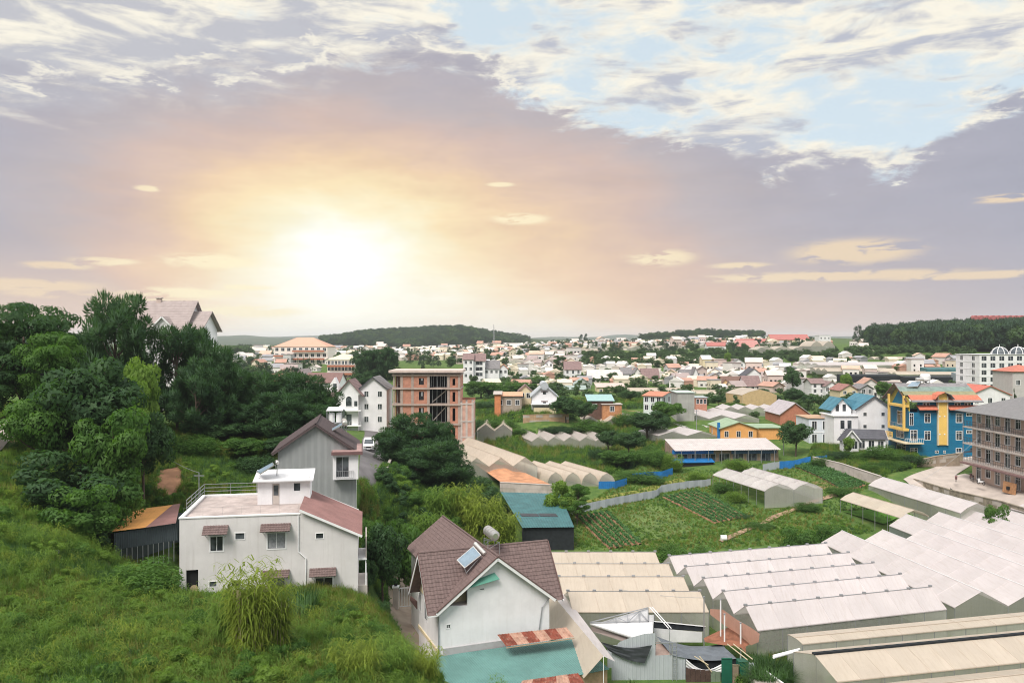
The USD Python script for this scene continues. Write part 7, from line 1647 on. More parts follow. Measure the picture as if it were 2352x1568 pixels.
# far and middle greenhouses
n_ = 0
for lab, u0, u1, vb, Y, ve, L, nb, fm, prof_ in [
    ('long pale barrel greenhouse on the ridge left of the skyline house', 1738, 1860, 810, 560, 797, 20, 3, FILMC, 'low'), ('second long barrel greenhouse near the ridge', 1862, 1918, 806, 545, 786, 22, 2, FILMC, 'low'),
    ('white greenhouse block with pale gables on the middle slope', 1720, 1800, 856, 430, 846, 22, 5, FILM, 'gable'), ('white greenhouse block beside the orange cut bank', 1800, 1850, 852, 440, 843, 20, 3, FILM, 'low'),
    ('very long pale greenhouse under the forest edge', 2040, 2360, 832, 420, 822, 24, 1, FILMC, 'low'), ('pale greenhouse behind the dark net roofs', 1880, 2130, 842, 360, 835, 26, 1, FILM, 'low'),
    ('long pale film roof above the black net wall', 2060, 2250, 864, 320, 856, 14, 1, FILMC, 'low'), ('wide pale film roof stepping down the slope', 1900, 2060, 858, 345, 848, 20, 1, FILMC, 'low'),
    ('pale greenhouse below the houses on the ridge', 2032, 2200, 816, 520, 806, 24, 1, FILMC, 'low'), ('greenhouse roof under the skyline houses', 2110, 2200, 810, 560, 803, 20, 1, FILMC, 'low'),
    ('broad cream greenhouse field on the far middle slope', 1240, 1400, 812, 640, 804, 60, 6, FILMC, 'gable'), ('cream greenhouse field with a pointed end', 1330, 1500, 810, 720, 802, 60, 5, FILMC, 'gable'), ('cream greenhouse rows on the central far slope', 1500, 1640, 809, 700, 801, 50, 4, FILMC, 'gable'),
    ('pale greenhouse group high on the far left of centre', 1170, 1260, 822, 560, 815, 40, 4, FILMC, 'gable'), ('pinkish greenhouse strip below the far slope', 1160, 1300, 834, 500, 826, 30, 3, film_mat('rosy_film', (.70, .58, .54), .96), 'gable'),
    ('far cream greenhouse terrace near the horizon', 1460, 1560, 792, 1050, 786, 60, 3, FILMC, 'low'), ('far cream greenhouse terrace left of the hill', 1600, 1720, 798, 900, 791, 60, 3, FILMC, 'low'), ('far cream greenhouse block at the tree line', 1310, 1380, 794, 1000, 787, 60, 3, FILMC, 'low'),
    ('far pale greenhouse block on the skyline', 1390, 1440, 790, 1150, 783, 60, 2, FILMC, 'low'), ('cream roofs in front of the central forest strip', 1540, 1640, 803, 800, 797, 40, 3, FILMC, 'low'), ('far white greenhouse under the antenna', 1176, 1290, 806, 800, 799, 60, 4, FILMC, 'gable'),
    ('small pale greenhouse near the white villas', 1756, 1800, 884, 360, 876, 14, 2, FILMW, 'gable'), ('pale film roof behind the round trees', 1800, 1862, 892, 330, 884, 16, 2, FILM, 'low'), ('long cream greenhouse across the middle of the houses', 1448, 1596, 902, 300, 894, 10, 1, FILMC, 'low'),
    ('cream pink roof between the houses and the grey tower', 1600, 1670, 908, 280, 900, 10, 1, FILMC, 'low'), ('white greenhouse roof left of the red edged house', 2120, 2200, 898, 270, 893, 10, 1, FILM, 'low'),
    ('pale greenhouse in front of the orange cut bank', 1880, 1960, 850, 380, 840, 16, 3, FILM, 'arch'), ('grey film greenhouse beside it', 1826, 1878, 850, 400, 842, 14, 4, FILMW, 'arch')]:
    a, b = P(u0, vb, Y), P(u1, vb, Y); a[2] = b[2] = min(a[2], b[2])
    h_ = (vb - ve) / F * Y; greenhouse('greenhouse', lab, a, (0, L), V(a, b), nb if nb > 1 else 1, h_ * .55, h_ * .6, prof_, film=fm, npan=2, hoops=False, post=False, dirt=.15) if nb > 1 else greenhouse('greenhouse', lab, a, V(a, b), (0, L), 3, h_ * .55, h_ * .6, prof_, film=fm, npan=6, hoops=False, post=False, dirt=.15)
for lab, u0, u1, vb, Y, ve, mt, cat in [('black net wall along the foot of the pale roofs', 1936, 2070, 872, 310, 862, BLACKN, 'net wall'), ('dark net side of the long film roof', 2080, 2256, 874, 305, 866, BLACKN, 'net wall'), ('dark teal net barn with a row of round bays', 2130, 2262, 858, 330, 846, DTEAL, 'net wall'),
                                    ('dark slate net roof on the slope below the forest', 2154, 2215, 838, 430, 826, surf('dark_net_roof', (.05, .08, .08), .8, .15), 'net roof'), ('orange raw earth cut beside the pale greenhouse', 1966, 2046, 856, 420, 850, SOIL, 'earth bank'), ('second orange earth cut farther left', 1835, 1930, 846, 480, 838, SOIL, 'earth bank'), ('grey blue film tent before the hotel', 2300 - 95, 2262, 872, 300, 858, surf('blue_grey_film', (.25, .29, .31), .6, .15), 'net roof')]:
    a, b = P(u0, vb, Y), P(u1, vb, Y); h_ = (vb - ve) / F * Y; T = thing('net_house', lab, cat)
    k = 5; 
    for i in range(k):
        p, q = a + (b - a) * i / k, a + (b - a) * (i + 1) / k; part(T, 'panel', MB().hexa([p + (.02, 0, -2), q - (.02, 0, 2), q + (-.02, 6, -2), p + (.02, 6, -2)], [p + (.02, 0, h_ * .9), q + (-.02, 0, h_ * .9), q + (-.02, 6, h_ + .3), p + (.02, 6, h_ + .3)]), mt)
# van in the street
vp = P(848, 1035, 140); vp[2] = G(vp[0], vp[1]) + .1
T = thing('minivan', 'white minivan standing in the street', 'van', vp, 97)
S_ = [(-2.4, .45), (-2.4, 1.75), (-2.25, 1.95), (.9, 1.98), (1.75, 1.25), (2.35, 1.05), (2.4, .45)]
part(T, 'body', MB().poly(Polygon(S_).buffer(.05), lambda v: np.stack([-v[:, 0], v[:, 2] - .88, v[:, 1]], 1), 1.76), surf('white_car_paint', (.78, .78, .79), .25, .02, spec=.5))
part(T, 'windscreen', MB().raw([(-1.02, -.74, 1.88), (-1.02, .74, 1.88), (-1.74, .80, 1.27), (-1.74, -.80, 1.27)], [(0, 1, 2, 3)]), MAT['dark_glass']) if False else part(T, 'windscreen', MB().slab([(-1.70, -.78, 1.36), (-1.70, .78, 1.36), (-1.02, .72, 1.98), (-1.02, -.72, 1.98)], .03), MAT['dark_glass'])
for y in (-.90, .90):
    for x0, x1 in ((-.75, .2), (.3, 1.2), (1.3, 2.2)): part(T, 'side_window', MB().box((x0, y - .015, 1.2), (x1, y + .015, 1.75)), MAT['dark_glass'])
    for x in (-1.55, 1.5): w_ = part(T, 'wheel', cyl((x, y - .1, .34), (x, y + .04, .34), .34, 14), DARK); part(w_, 'rim', cyl((x, y - .12, .34), (x, y + .06, .34), .19, 10), STEEL)
    part(T, 'headlight', MB().box((-2.47, y * .72 - .16, .82), (-2.43, y * .72 + .16, 1.02)), STEEL)
part(T, 'bumper', MB().box((-2.52, -.85, .42), (-2.40, .85, .68)), METAL); part(T, 'number_plate', MB().box((-2.54, -.25, .5), (-2.525, .25, .62)), FRAME); part(T, 'grille', MB().box((-2.46, -.45, .75), (-2.44, .45, .95)), DARK)
# ------------------------------------------------------------------ far town: many small houses, each a thing
WALLS = [('white', surf('town_white', (.68, .65, .63), .85, .05, .3)), ('cream', surf('town_cream', (.66, .58, .46), .85, .06, .3)), ('pinkish', surf('town_pink', (.62, .50, .46), .85, .06, .3)), ('pale grey', surf('town_grey', (.50, .49, .50), .85, .06, .3))]
ROOFS = [('red', surf('town_red', (.46, .27, .21), .85, .12, .3)), ('plum grey', surf('town_plum', (.36, .29, .28), .85, .12, .3)), ('pale', surf('town_pale', (.60, .53, .49), .85, .1, .3)), ('grey', surf('town_slate', (.30, .30, .32), .85, .12, .3)), ('tan', surf('town_orange', (.56, .40, .31), .85, .12, .3))]
TOWN = {}
for wi, (wn, wm) in enumerate(WALLS):
    for ri, (rn, rm_) in enumerate(ROOFS):
        p = proto(f'town_house_{wn.replace(" ", "_")}_{rn.replace(" ", "_")}'); sh_ = (wi + ri) % 3; hgt = (5.5, 8.5, 4.2)[sh_]
        part(p, 'wall', MB().box((-4, -4, -3), (4, 4, hgt)), wm)
        if sh_ == 1 and ri % 2: part(p, 'roof', MB().box((-4.3, -4.3, hgt), (4.3, 4.3, hgt + .4)), rm_)
        else:
            R = [[(-4.6, -4.6, hgt - .3), (4.6, -4.6, hgt - .3), (4.6, 0, hgt + 2.6), (-4.6, 0, hgt + 2.6)], [(4.6, 4.6, hgt - .3), (-4.6, 4.6, hgt - .3), (-4.6, 0, hgt + 2.6), (4.6, 0, hgt + 2.6)]]
            for q in R: part(p, 'roof', MB().slab(q, .2), rm_)
            part(p, 'gable', MB().poly(Polygon([(-4, hgt - .1), (4, hgt - .1), (0, hgt + 2.3)]), lambda v: np.stack([v[:, 2] - 4, v[:, 0], v[:, 1]], 1), 8.0), wm)
        for zz in np.arange(1.0, hgt - 1.6, 3.0):
            for x in (-2.3, 0, 2.3): part(p, 'window', MB().box((x - .55, -4.06, zz), (x + .55, -4.0, zz + 1.4)), DARK)
            for y in (-2, 2): part(p, 'window', MB().box((-4.06, y - .5, zz), (-4.0, y + .5, zz + 1.4)), DARK)
        TOWN[(wn, rn)] = p
tr = random.Random(21); placed = []
def town(n, poly, zone, wts, smin=.8, smax=1.4, gap=11):
    pl = area(poly); pts, _ = sprinkle(pl, n * 6, int(sum(map(sum, poly))) % 9999); k = 0
    for x, y, z in pts:
        if k >= n: break
        if any((x - a) ** 2 + (y - b) ** 2 < gap ** 2 for a, b in placed): continue
        placed.append((x, y)); FOOT.append(sbox(x - 4, y - 4, x + 4, y + 4)); wn = tr.choices([w[0] for w in WALLS], (5, 3, 2, 1))[0]; rn = tr.choices([r[0] for r in ROOFS], wts)[0]; s = tr.uniform(smin, smax)
        copy_of(TOWN[(wn, rn)], 'town_house', f'small {wn} house, {rn} roof, {zone}', 'house', (x, y, z), tr.choice([0, 90]) + tr.uniform(-25, 25), (s * tr.uniform(.9, 1.5), s, s * tr.uniform(.8, 1.15)), group=f'{wn} houses with {rn} roofs {zone}'); k += 1
town(46, [(760, 846), (1050, 850), (1190, 838), (1190, 812), (960, 806), (770, 818)], 'in the crowded town left of centre', (4, 3, 6, 2, 3), .55, .95, 9)
town(40, [(770, 812), (960, 805), (1180, 810), (1180, 798), (900, 796), (760, 802)], 'at the foot of the wooded hill', (3, 2, 7, 1, 2), .6, 1.1, 9)
town(34, [(480, 846), (760, 850), (760, 806), (480, 800)], 'beyond the pines on the left', (3, 3, 6, 2, 1), .6, 1.0, 9)
town(10, [(500, 876), (760, 872), (760, 850), (500, 852)], 'behind the pine tops', (4, 3, 2, 2, 1), .6, .85, 9)
town(26, [(1200, 856), (1340, 846), (1340, 820), (1180, 824)], 'on the slope right of the brick building', (2, 3, 5, 2, 2), .55, .85, 9)
town(34, [(1590, 902), (1900, 905), (2060, 880), (2060, 866), (1700, 858), (1500, 858)], 'among the trees of the middle town', (2, 4, 5, 3, 2), .5, .8, 9)
town(26, [(1960, 812), (2210, 812), (2180, 796), (1960, 790)], 'in the row under the forest', (2, 3, 6, 3, 1), .5, .8, 9)
town(30, [(1190, 800), (1640, 800), (1640, 789), (1190, 791)], 'near the far central skyline', (1, 2, 8, 1, 1), .6, 1.1, 9)
town(14, [(1850, 905), (2060, 925), (2060, 890), (1900, 885)], 'between the plum roofed houses and the blue house', (3, 3, 4, 3, 2), .55, .8)
town(14, [(2100, 856), (2260, 864), (2260, 838), (2100, 834)], 'left of the white hotel', (2, 2, 4, 4, 2), .5, .7, 9)
for i in range(30):
    u = 1200 + tr.random() * 600; Y = tr.uniform(650, 1150); q = P(u, 800, Y); x, y = q[0], q[1]
    if any((x - a) ** 2 + (y - b) ** 2 < 24 ** 2 for a, b in placed): continue
    placed.append((x, y)); z = G(x, y)
    greenhouse('greenhouse', f'pale greenhouse block number-like strip on the far central slope'.replace('number-like strip', ['with a long flat top', 'with low gables', 'half hidden by trees'][i % 3]), (x, y, z), (tr.uniform(-4, 4), tr.uniform(18, 34)), (tr.uniform(26, 60), tr.uniform(-4, 4)), 4, 2.6, 1.8, 'low', film=[FILMC, FILM, MAT['rosy_film']][i % 3], npan=1, hoops=False, post=False, group=['far greenhouses with a long flat top', 'far greenhouses with low gables', 'far greenhouses half hidden by trees'][i % 3])

RB = []
for k, (a_, b2, c_, m_) in enumerate([(10, 7, 4, ROOFS[2][1]), (7, 7, 7, WALLS[0][1]), (9, 6, 5, ROOFS[0][1]), (14, 7, 3, ROOFS[2][1]), (8, 8, 6, WALLS[1][1]), (8, 7, 5, ROOFS[3][1])]):
    mb = MB().box((-a_ / 2, -b2 / 2, -2), (a_ / 2, b2 / 2, c_ * .7)); mb.raw([(-a_ / 2 - .3, -b2 / 2 - .3, c_ * .7), (a_ / 2 + .3, -b2 / 2 - .3, c_ * .7), (a_ / 2 + .3, b2 / 2 + .3, c_ * .7), (-a_ / 2 - .3, b2 / 2 + .3, c_ * .7), (-a_ / 2 - .3, 0, c_), (a_ / 2 + .3, 0, c_)], [(0, 1, 5, 4), (2, 3, 4, 5), (1, 2, 5, 5), (3, 0, 4, 4)]); RB.append((mb.arrays(), m_, None))
def roofs(label, poly, n, seed, lo, hi):
    p, g = sprinkle(Polygon([tuple(P(u, 784, Y)[:2]) for u, Y in poly]), n, seed); instancer('far_roofs', RB, p, g.integers(0, len(RB), n), g.integers(0, 2, n) * 1.57 + g.normal(0, .25, n), g.uniform(lo, hi, n), label, 'far town')
roofs('pale roofs of the far town too small to tell apart', [(470, 620), (760, 600), (1200, 640), (1200, 1250), (760, 1250), (470, 1100)], 900, 91, .6, 1.15)
roofs('pale roofs among the far greenhouse slopes', [(1200, 720), (1900, 720), (1900, 1150), (1500, 1100), (1200, 1300)], 420, 92, .6, 1.2)
roofs('small roofs filling the gaps of the middle town', [(1100, 300), (1500, 330), (1900, 285), (2150, 280), (2150, 420), (1500, 560), (1100, 560)], 230, 93, .5, .85)

# ------------------------------------------------------------------ trees and bushes, one by one
for kind, u, vt, Y, w, lab in [
    ('plate_b', 55, 688, 88, 250, 'tall feathery tree with layered branches at the left edge'), ('plate_a', 140, 745, 84, 190, 'feathery tree leaning right of the tallest left one'), ('plate_b', -30, 760, 84, 220, 'dark tree cut by the left edge'),
    ('pine_a', 268, 692, 108, 185, 'dense round headed pine before the hill villa'), ('pine_b', 408, 760, 112, 150, 'pine with bare gaps in front of the villa wing'), ('pine_c', 505, 805, 114, 130, 'darker pine at the right end of the hill'), ('pine_b', 455, 850, 109, 130, 'small pine between the two on the hill'),
    ('broad_c', 316, 818, 98, 120, 'light green tree shining between the dark pines'), ('broad_c', 300, 860, 94, 110, 'second light green tree lower between the pines'),
    ('broad_b', 190, 805, 79, 290, 'large dark spreading tree in the middle of the left hill'), ('broad_a', 95, 880, 75, 190, 'green spreading tree low on the left hill'), ('broad_a', 255, 920, 76, 200, 'dark drooping tree at the right of the spreading one'), ('broad_b', 330, 935, 84, 150, 'round dark tree at the edge of the open bank'),
    ('bush_b', 150, 1010, 72, 260, 'dark undergrowth thicket beneath the spreading tree'), ('bush_a', 250, 1060, 74, 150, 'dark thicket beside the bare bank'), ('bush_a', 180, 1090, 68, 170, 'leafy thicket on the lower bank'),
    ('pine_b', 456, 766, 118, 105, 'pine hiding the foot of the villa wing'), ('pine_a', 602, 860, 118, 130, 'dark pine left of the mid pine grove'), ('pine_c', 690, 862, 121, 150, 'tallest pine of the mid grove'), ('pine_b', 745, 900, 122, 100, 'pine at the right side of the mid grove'), ('pine_a', 645, 905, 113, 150, 'full pine in front of the mid grove'), ('pine_b', 715, 930, 116, 120, 'low pine before the white tank rack'), ('pine_c', 565, 930, 113, 110, 'young pine left below the grove'),
    ('broad_b', 520, 965, 110, 120, 'dark round tree below the terrace wall'), ('bush_a', 455, 985, 104, 140, 'leafy bushes under the terrace'), ('broad_a', 560, 1000, 104, 110, 'green tree behind the grey gabled house'), ('bush_b', 600, 1030, 101, 130, 'dark bush left of the grey gable'), ('broad_b', 640, 1000, 106, 130, 'dark tree right behind the grey gable'),
    ('pine_a', 945, 955, 130, 150, 'broad pine before the brick building'), ('pine_c', 1008, 975, 131, 110, 'pine covering the foot of the brick building'), ('pine_b', 990, 1015, 124, 160, 'wide low pine by the street corner'), ('pine_a', 905, 985, 130, 100, 'pine overhanging the street'), ('pine_c', 1048, 1055, 126, 80, 'pine beside the orange soil heap'), ('pine_b', 960, 1040, 122, 130, 'bushy pine above the lime green grass'), ('bush_b', 1110, 1085, 122, 100, 'dark bush under the orange soil wall'),
    ('broad_b', 880, 1185, 82, 130, 'dark broad tree beside the lane'), ('broad_a', 850, 1180, 86, 90, 'green tree next to the balcony of the pale house'), ('broad_b', 846, 1275, 78, 60, 'shaded tree at the foot of the pale house'), ('bush_a', 930, 1165, 94, 120, 'leafy bush on the bank above the lane'),
    ('bush_a', 330, 1258, 62, 190, 'rounded bush with small leaves before the dark shed'), ('bush_b', 215, 1200, 70, 70, 'dark narrow shrub left of the orange roof'), ('bush_b', 240, 1160, 74, 90, 'shrub behind the orange roof'), ('bush_b', 872, 1370, 70, 70, 'dark shrub on the bank of the lane'),
    ('bush_c', 1290, 1090, 122, 90, 'spiky leaved clump between the shed and the lawn'), ('plate_a', 1325, 1105, 120, 70, 'dark palm like clump at the end of the grey fence'),
    ('broad_b', 1398, 982, 180, 64, 'dark tree beside the zigzag greenhouse'), ('broad_b', 1445, 985, 170, 90, 'dark rounded tree between the greenhouses'), ('broad_b', 1488, 938, 186, 120, 'large olive crowned tree in the centre right'), ('broad_a', 1535, 918, 198, 90, 'round tree in front of the pale teal house'), ('broad_a', 1420, 1030, 158, 100, 'bush like tree over the round tunnels'), ('bush_a', 1490, 1020, 160, 110, 'leafy mound on the green slope'), ('bush_c', 1540, 1030, 158, 70, 'light bush by the long shed'), ('bush_b', 1375, 1018, 168, 60, 'dark bush at the end of the zigzag roof'), ('bush_a', 1455, 1075, 150, 120, 'leafy mound above the blue tarpaulin'), ('bush_c', 1600, 1075, 152, 60, 'light bush before the blue canopy'), ('bush_c', 1690, 1045, 158, 70, 'light green tree before the long shed'),
    ('broad_b', 1300, 905, 206, 90, 'dark tree right of the white curved roof house'), ('broad_b', 1340, 915, 204, 70, 'dark tree beside the teal shack'), ('broad_b', 1447, 893, 240, 56, 'dark purple tinged tree above the shack'), ('bush_a', 1440, 935, 205, 80, 'green shrubs right of the orange store'), ('bush_a', 1360, 955, 200, 110, 'green shrubs below the teal shack'),
    ('broad_a', 1105, 872, 268, 90, 'leafy tree behind the brick building'), ('bush_a', 1152, 866, 285, 110, 'leafy thicket below the white block'), ('broad_a', 1205, 876, 275, 80, 'round green tree left of the low brown roof'), ('bush_b', 1112, 915, 230, 80, 'dark thicket beside the orange house end'), ('bush_a', 1150, 955, 204, 100, 'bushes in front of the orange house'), ('bush_b', 1108, 950, 205, 70, 'bushes right of the brick wing'), ('bush_a', 1198, 978, 198, 70, 'bush at the foot of the ochre wall'), ('bush_b', 1290, 975, 198, 120, 'thicket under the ochre wall'), ('bush_a', 1240, 855, 360, 60, 'shrubs above the low brown roof'),
    ('pine_a', 845, 808, 330, 80, 'dark tree group left of the brick building'), ('pine_c', 885, 802, 335, 70, 'broad dark tree above the street house'), ('broad_b', 832, 850, 290, 60, 'dark tree behind the street house'), ('broad_b', 872, 865, 260, 50, 'shrub between the street house and the brick'),
    ('broad_b', 1827, 962, 166, 86, 'round full tree at the end of the long shed'), ('broad_b', 1822, 842, 306, 50, 'dark tree among the middle white roofs'), ('broad_b', 1822, 888, 252, 62, 'dark round tree left of the stepped house'), ('broad_b', 1856, 904, 248, 42, 'small dark tree before the stepped house'), ('broad_b', 1650, 905, 245, 40, 'dark tree right of the brick hut'), ('bush_a', 1690, 918, 235, 70, 'green bushes left of the golden greenhouse'), ('broad_b', 1748, 890, 300, 50, 'tree by the steep plum roof'), ('broad_a', 1690, 890, 310, 60, 'bushes before the tan house'), ('broad_a', 1872, 872, 310, 22, 'narrow green tree beside the stepped house'), ('broad_c', 1945, 856, 300, 40, 'light green tree behind the stepped house'), ('broad_a', 2030, 872, 262, 50, 'tree left of the blue house roof'), ('broad_b', 1944, 905, 240, 40, 'tree below the cream cottage'),
    ('plate_b', 1286, 815, 425, 32, 'umbrella shaped tree between two narrow houses'), ('bush_a', 1545, 1236, 103, 120, 'long dark green mound of tall grass behind the cream greenhouse'), ('bush_a', 1615, 1240, 102, 110, 'right part of the dark green mound behind the greenhouses'), ('bush_a', 1830, 1194, 107, 92, 'round bushy clump beyond the pointed lilac greenhouse'), ('bush_b', 1945, 1206, 106, 80, 'low shrubs beside the pointed greenhouse end'), ('bush_a', 1900, 1190, 112, 90, 'shrubs below the open sided film roof'), ('bush_a', 1745, 1196, 122, 80, 'scrub beside the earth footpath'), ('bush_b', 1700, 1180, 128, 70, 'dark scrub at the corner of the dense rows'), ('bush_a', 1660, 1100, 142, 80, 'overgrown shrubs at the left of the torn greenhouse'), ('bush_c', 1690, 1120, 136, 60, 'pale scrub under the torn film'), ('bush_a', 1500, 1085, 148, 70, 'shrubs hanging over the blue tarpaulin'), ('bush_a', 1935, 1112, 138, 90, 'leafy strip at the end of the lower rows'), ('bush_a', 1860, 1150, 130, 80, 'shrubs between the torn greenhouse and the path'), ('bush_c', 690, 1365, 61, 90, 'tall leafy growth before the lower right window'), ('bush_a', 770, 1382, 61, 110, 'leafy growth along the right end of the pale house'), ('bush_c', 480, 1395, 60, 90, 'bright shrub at the door of the pale house'), ('bush_a', 850, 1420, 60, 110, 'bushy shrub on the lane bank'), ('bush_c', 380, 1440, 54, 130, 'light green shrub in the middle of the slope'), ('bush_a', 250, 1400, 54, 130, 'round shrub below the dark shed'), ('bush_c', 120, 1360, 54, 150, 'light shrub on the upper left slope'), ('bush_a', 60, 1450, 47, 170, 'wide shrub near the left edge'), ('bush_c', 740, 1470, 53, 150, 'bright shrub right of the yellow green grass'), ('bush_a', 430, 1500, 48, 140, 'shrub at the bottom left of the yellow green grass'), ('bush_c', 900, 1490, 57, 120, 'bright shrub on the nose of the bank'), ('bush_a', 200, 1500, 45, 160, 'dark leaved shrub at the bottom left'), ('bush_c', 820, 1510, 51, 150, 'light shrub at the bottom of the bank'), ('cone_a', 2330, 886, 182, 26, 'dark cypress in front of the red edged house'), ('cone_a', 1900, 955, 200, 14, 'small dark conifer by the barn'), ('cone_a', 1912, 950, 200, 12, 'second small conifer by the barn'), ('broad_c', 1672, 808, 470, 20, 'palm topped tree near the cream tower'),
    ('bush_a', 2020, 1012, 154, 110, 'dense bush left of the blue house terrace'), ('bush_a', 1975, 1030, 156, 100, 'leafy bank below the small villa'), ('bush_a', 2048, 1052, 149, 90, 'hanging bush over the drive wall'), ('bush_b', 1925, 1028, 158, 90, 'dark shrubs before the porch house'), ('bush_a', 1895, 1040, 155, 70, 'shrubs on the bank above the stone wall'), ('bush_b', 2100, 1036, 152, 90, 'dark ivy like bush along the drive wall'), ('bush_a', 2010, 1058, 147, 80, 'shrubs on the corner of the stone wall'),
    ('bush_a', 2292, 1140, 113, 60, 'round clipped bush at the end of the stone wall'), ('broad_c', 1950, 1000, 158, 34, 'small light tree before the porch'),
]:
    tree(kind, u, vt, Y, w, lab, name='bush' if kind.startswith('bush') else ('pine_tree' if kind.startswith('pine') else 'tree'), cat='bush' if kind.startswith('bush') else 'tree')
for i in range(11): tree('cone_a', 1358 + i * 3.6, 866 + (i % 3), 388, 6, 'small dark cypress in the row before the long pale roof', 'cypress', 'tree', 'cypresses before the long pale roof')
for i, (u, v) in enumerate([(600, 818), (660, 820), (684, 818), (697, 815), (711, 817), (720, 822)]): tree('cone_a', u, v, 480, 12, 'dark conifer in front of the pale hotel', 'conifer', 'tree', 'conifers in front of the pale hotel')
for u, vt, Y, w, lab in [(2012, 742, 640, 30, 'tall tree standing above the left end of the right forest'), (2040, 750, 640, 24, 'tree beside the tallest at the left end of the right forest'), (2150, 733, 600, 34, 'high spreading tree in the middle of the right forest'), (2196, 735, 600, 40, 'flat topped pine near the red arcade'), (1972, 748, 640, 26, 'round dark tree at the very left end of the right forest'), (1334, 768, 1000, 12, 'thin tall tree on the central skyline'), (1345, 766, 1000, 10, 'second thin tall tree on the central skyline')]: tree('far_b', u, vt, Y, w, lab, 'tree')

# ------------------------------------------------------------------ woods that read as one mass
def wood(name, label, polyuv, n, kinds, hmin, hmax, seed, wr=.8, pts=None, lift=0.0):
    pl = area(polyuv, pts); p, g = sprinkle(pl, n, seed)
    hh = g.uniform(hmin, hmax, n); ww = hh * g.uniform(.6, 1.1, n) * wr
    pr = [(KINDS[k][1], KINDS[k][3], KINDS[k][2]) for k in kinds]
    p[:, 2] -= hh * .12 - lift
    instancer(name, pr, p, g.integers(0, len(kinds), n), g.uniform(0, 6.28, n), np.stack([ww, ww, hh], 1), label, 'wood')
W = lambda u, Y: tuple(P(u, 784, Y)[:2])
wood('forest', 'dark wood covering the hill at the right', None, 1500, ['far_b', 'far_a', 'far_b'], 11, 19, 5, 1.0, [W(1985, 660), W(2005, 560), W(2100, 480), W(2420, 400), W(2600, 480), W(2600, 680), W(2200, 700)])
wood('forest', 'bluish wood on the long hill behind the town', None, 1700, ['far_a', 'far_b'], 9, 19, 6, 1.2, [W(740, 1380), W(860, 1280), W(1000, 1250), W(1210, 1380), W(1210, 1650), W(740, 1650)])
wood('forest', 'strip of trees across the middle slope', None, 300, ['far_c', 'far_a', 'far_c'], 3, 7, 7, 1.1, [W(1330, 500), W(1500, 485), W(1640, 490), W(1640, 590), W(1330, 600)])
wood('forest', 'strip of trees below the red roofed halls', None, 250, ['far_c', 'far_a'], 3, 6, 8, 1.1, [W(1640, 510), W(1900, 510), W(1930, 600), W(1640, 610)])
wood('forest', 'scattered trees on the hill right of centre', None, 260, ['far_a', 'far_b'], 8, 14, 9, 1.1, [W(1470, 1150), W(1750, 1120), W(1760, 1400), W(1470, 1400)])
wood('forest', 'trees scattered through the far town', None, 380, ['far_a', 'far_c', 'far_b'], 5, 10, 10, 1.0, [W(470, 420), W(760, 450), W(1200, 480), W(1200, 1150), W(500, 1150)])
wood('forest', 'trees scattered through the far greenhouse slopes', None, 300, ['far_a', 'far_c', 'far_b'], 5, 10, 11, 1.0, [W(1200, 560), W(1900, 560), W(1900, 1100), W(1200, 1100)])
wood('forest', 'low greenery between the middle houses', None, 330, ['far_c', 'far_a'], 2.5, 5.5, 12, 1.3, [W(1080, 235), W(1500, 232), W(1900, 190), W(2240, 225), W(2240, 420), W(1080, 440)])
wood('forest', 'trees on the slope under the ridge houses', None, 160, ['far_c', 'far_a'], 4, 7, 13, 1.2, [W(1870, 470), W(2240, 440), W(2240, 520), W(1870, 540)])
wood('forest', 'wooded left hillside beyond the villa', None, 260, ['far_b', 'far_a'], 8, 14, 14, 1.0, [W(-300, 160), W(250, 170), W(250, 330), W(-300, 330)])
wood('forest', 'trees filling the slope between the hill villa and the town', None, 420, ['far_b', 'far_a', 'far_c'], 5, 11, 16, 1.0, [W(60, 175), W(470, 165), W(640, 215), W(700, 330), W(560, 420), W(100, 420)])
wood('forest', 'small wooded knoll left of the pale hotel', None, 120, ['far_a'], 9, 14, 15, 1.2, [W(490, 780), W(560, 760), W(570, 900), W(490, 900)])

# ------------------------------------------------------------------ grass, weeds and shrubs of the slopes
TUFT = [blades(3, 46, 1.0, .016, .28, .9), blades(4, 40, 1.0, .020, .30, 1.2), blades(5, 50, 1.0, .013, .25, .7)]
WEED = [clump(70 + k, 110, .5, .55, .085, .45) for k in range(3)]
GR = leaf_mat('grass_blades', [(.095, .185, .030), (.155, .262, .048), (.240, .330, .080)], .48)
GRY = leaf_mat('dry_grass', [(.15, .17, .04), (.26, .245, .07), (.38, .32, .14)], .35)
GRD = leaf_mat('deep_grass', [(.050, .115, .040), (.082, .165, .056), (.13, .22, .075)], .4)
MIX = [(TUFT[0][0], GR, TUFT[0][1]), (TUFT[1][0], GR, TUFT[1][1]), (TUFT[2][0], GRY, TUFT[2][1]), (TUFT[0][0], GRD, TUFT[0][1]), (WEED[0][0], LEAF_M, WEED[0][1]), (WEED[1][0], LEAF_L, WEED[1][1]), (WEED[2][0], LEAF_D, WEED[2][1])]
hole = Polygon([h.world((-.3, -.3, 0))[:2], h.world((h.w + .3, -.3, 0))[:2], h.world((h.w + .3, 10.3, 0))[:2], h.world((-.3, 10.3, 0))[:2]]).union(Polygon([b_.world(q)[:2] for q in ((-.3, -.3, 0), (10.6, -.3, 0), (10.6, 18, 0), (-.3, 18, 0))])).union(Polygon([g_.world(q)[:2] for q in ((0, -1, 0), (10, -1, 0), (10, 10, 0), (0, 10, 0))]))
lane_ = Polygon([PZ(884, 1320, .3)[:2], PZ(888, 1400, .2)[:2], PZ(902, 1500, .2)[:2], PZ(930, 1600, .3)[:2], PZ(1010, 1600, .4)[:2], PZ(985, 1500, .3)[:2], PZ(965, 1400, .2)[:2], PZ(958, 1320, .3)[:2]])
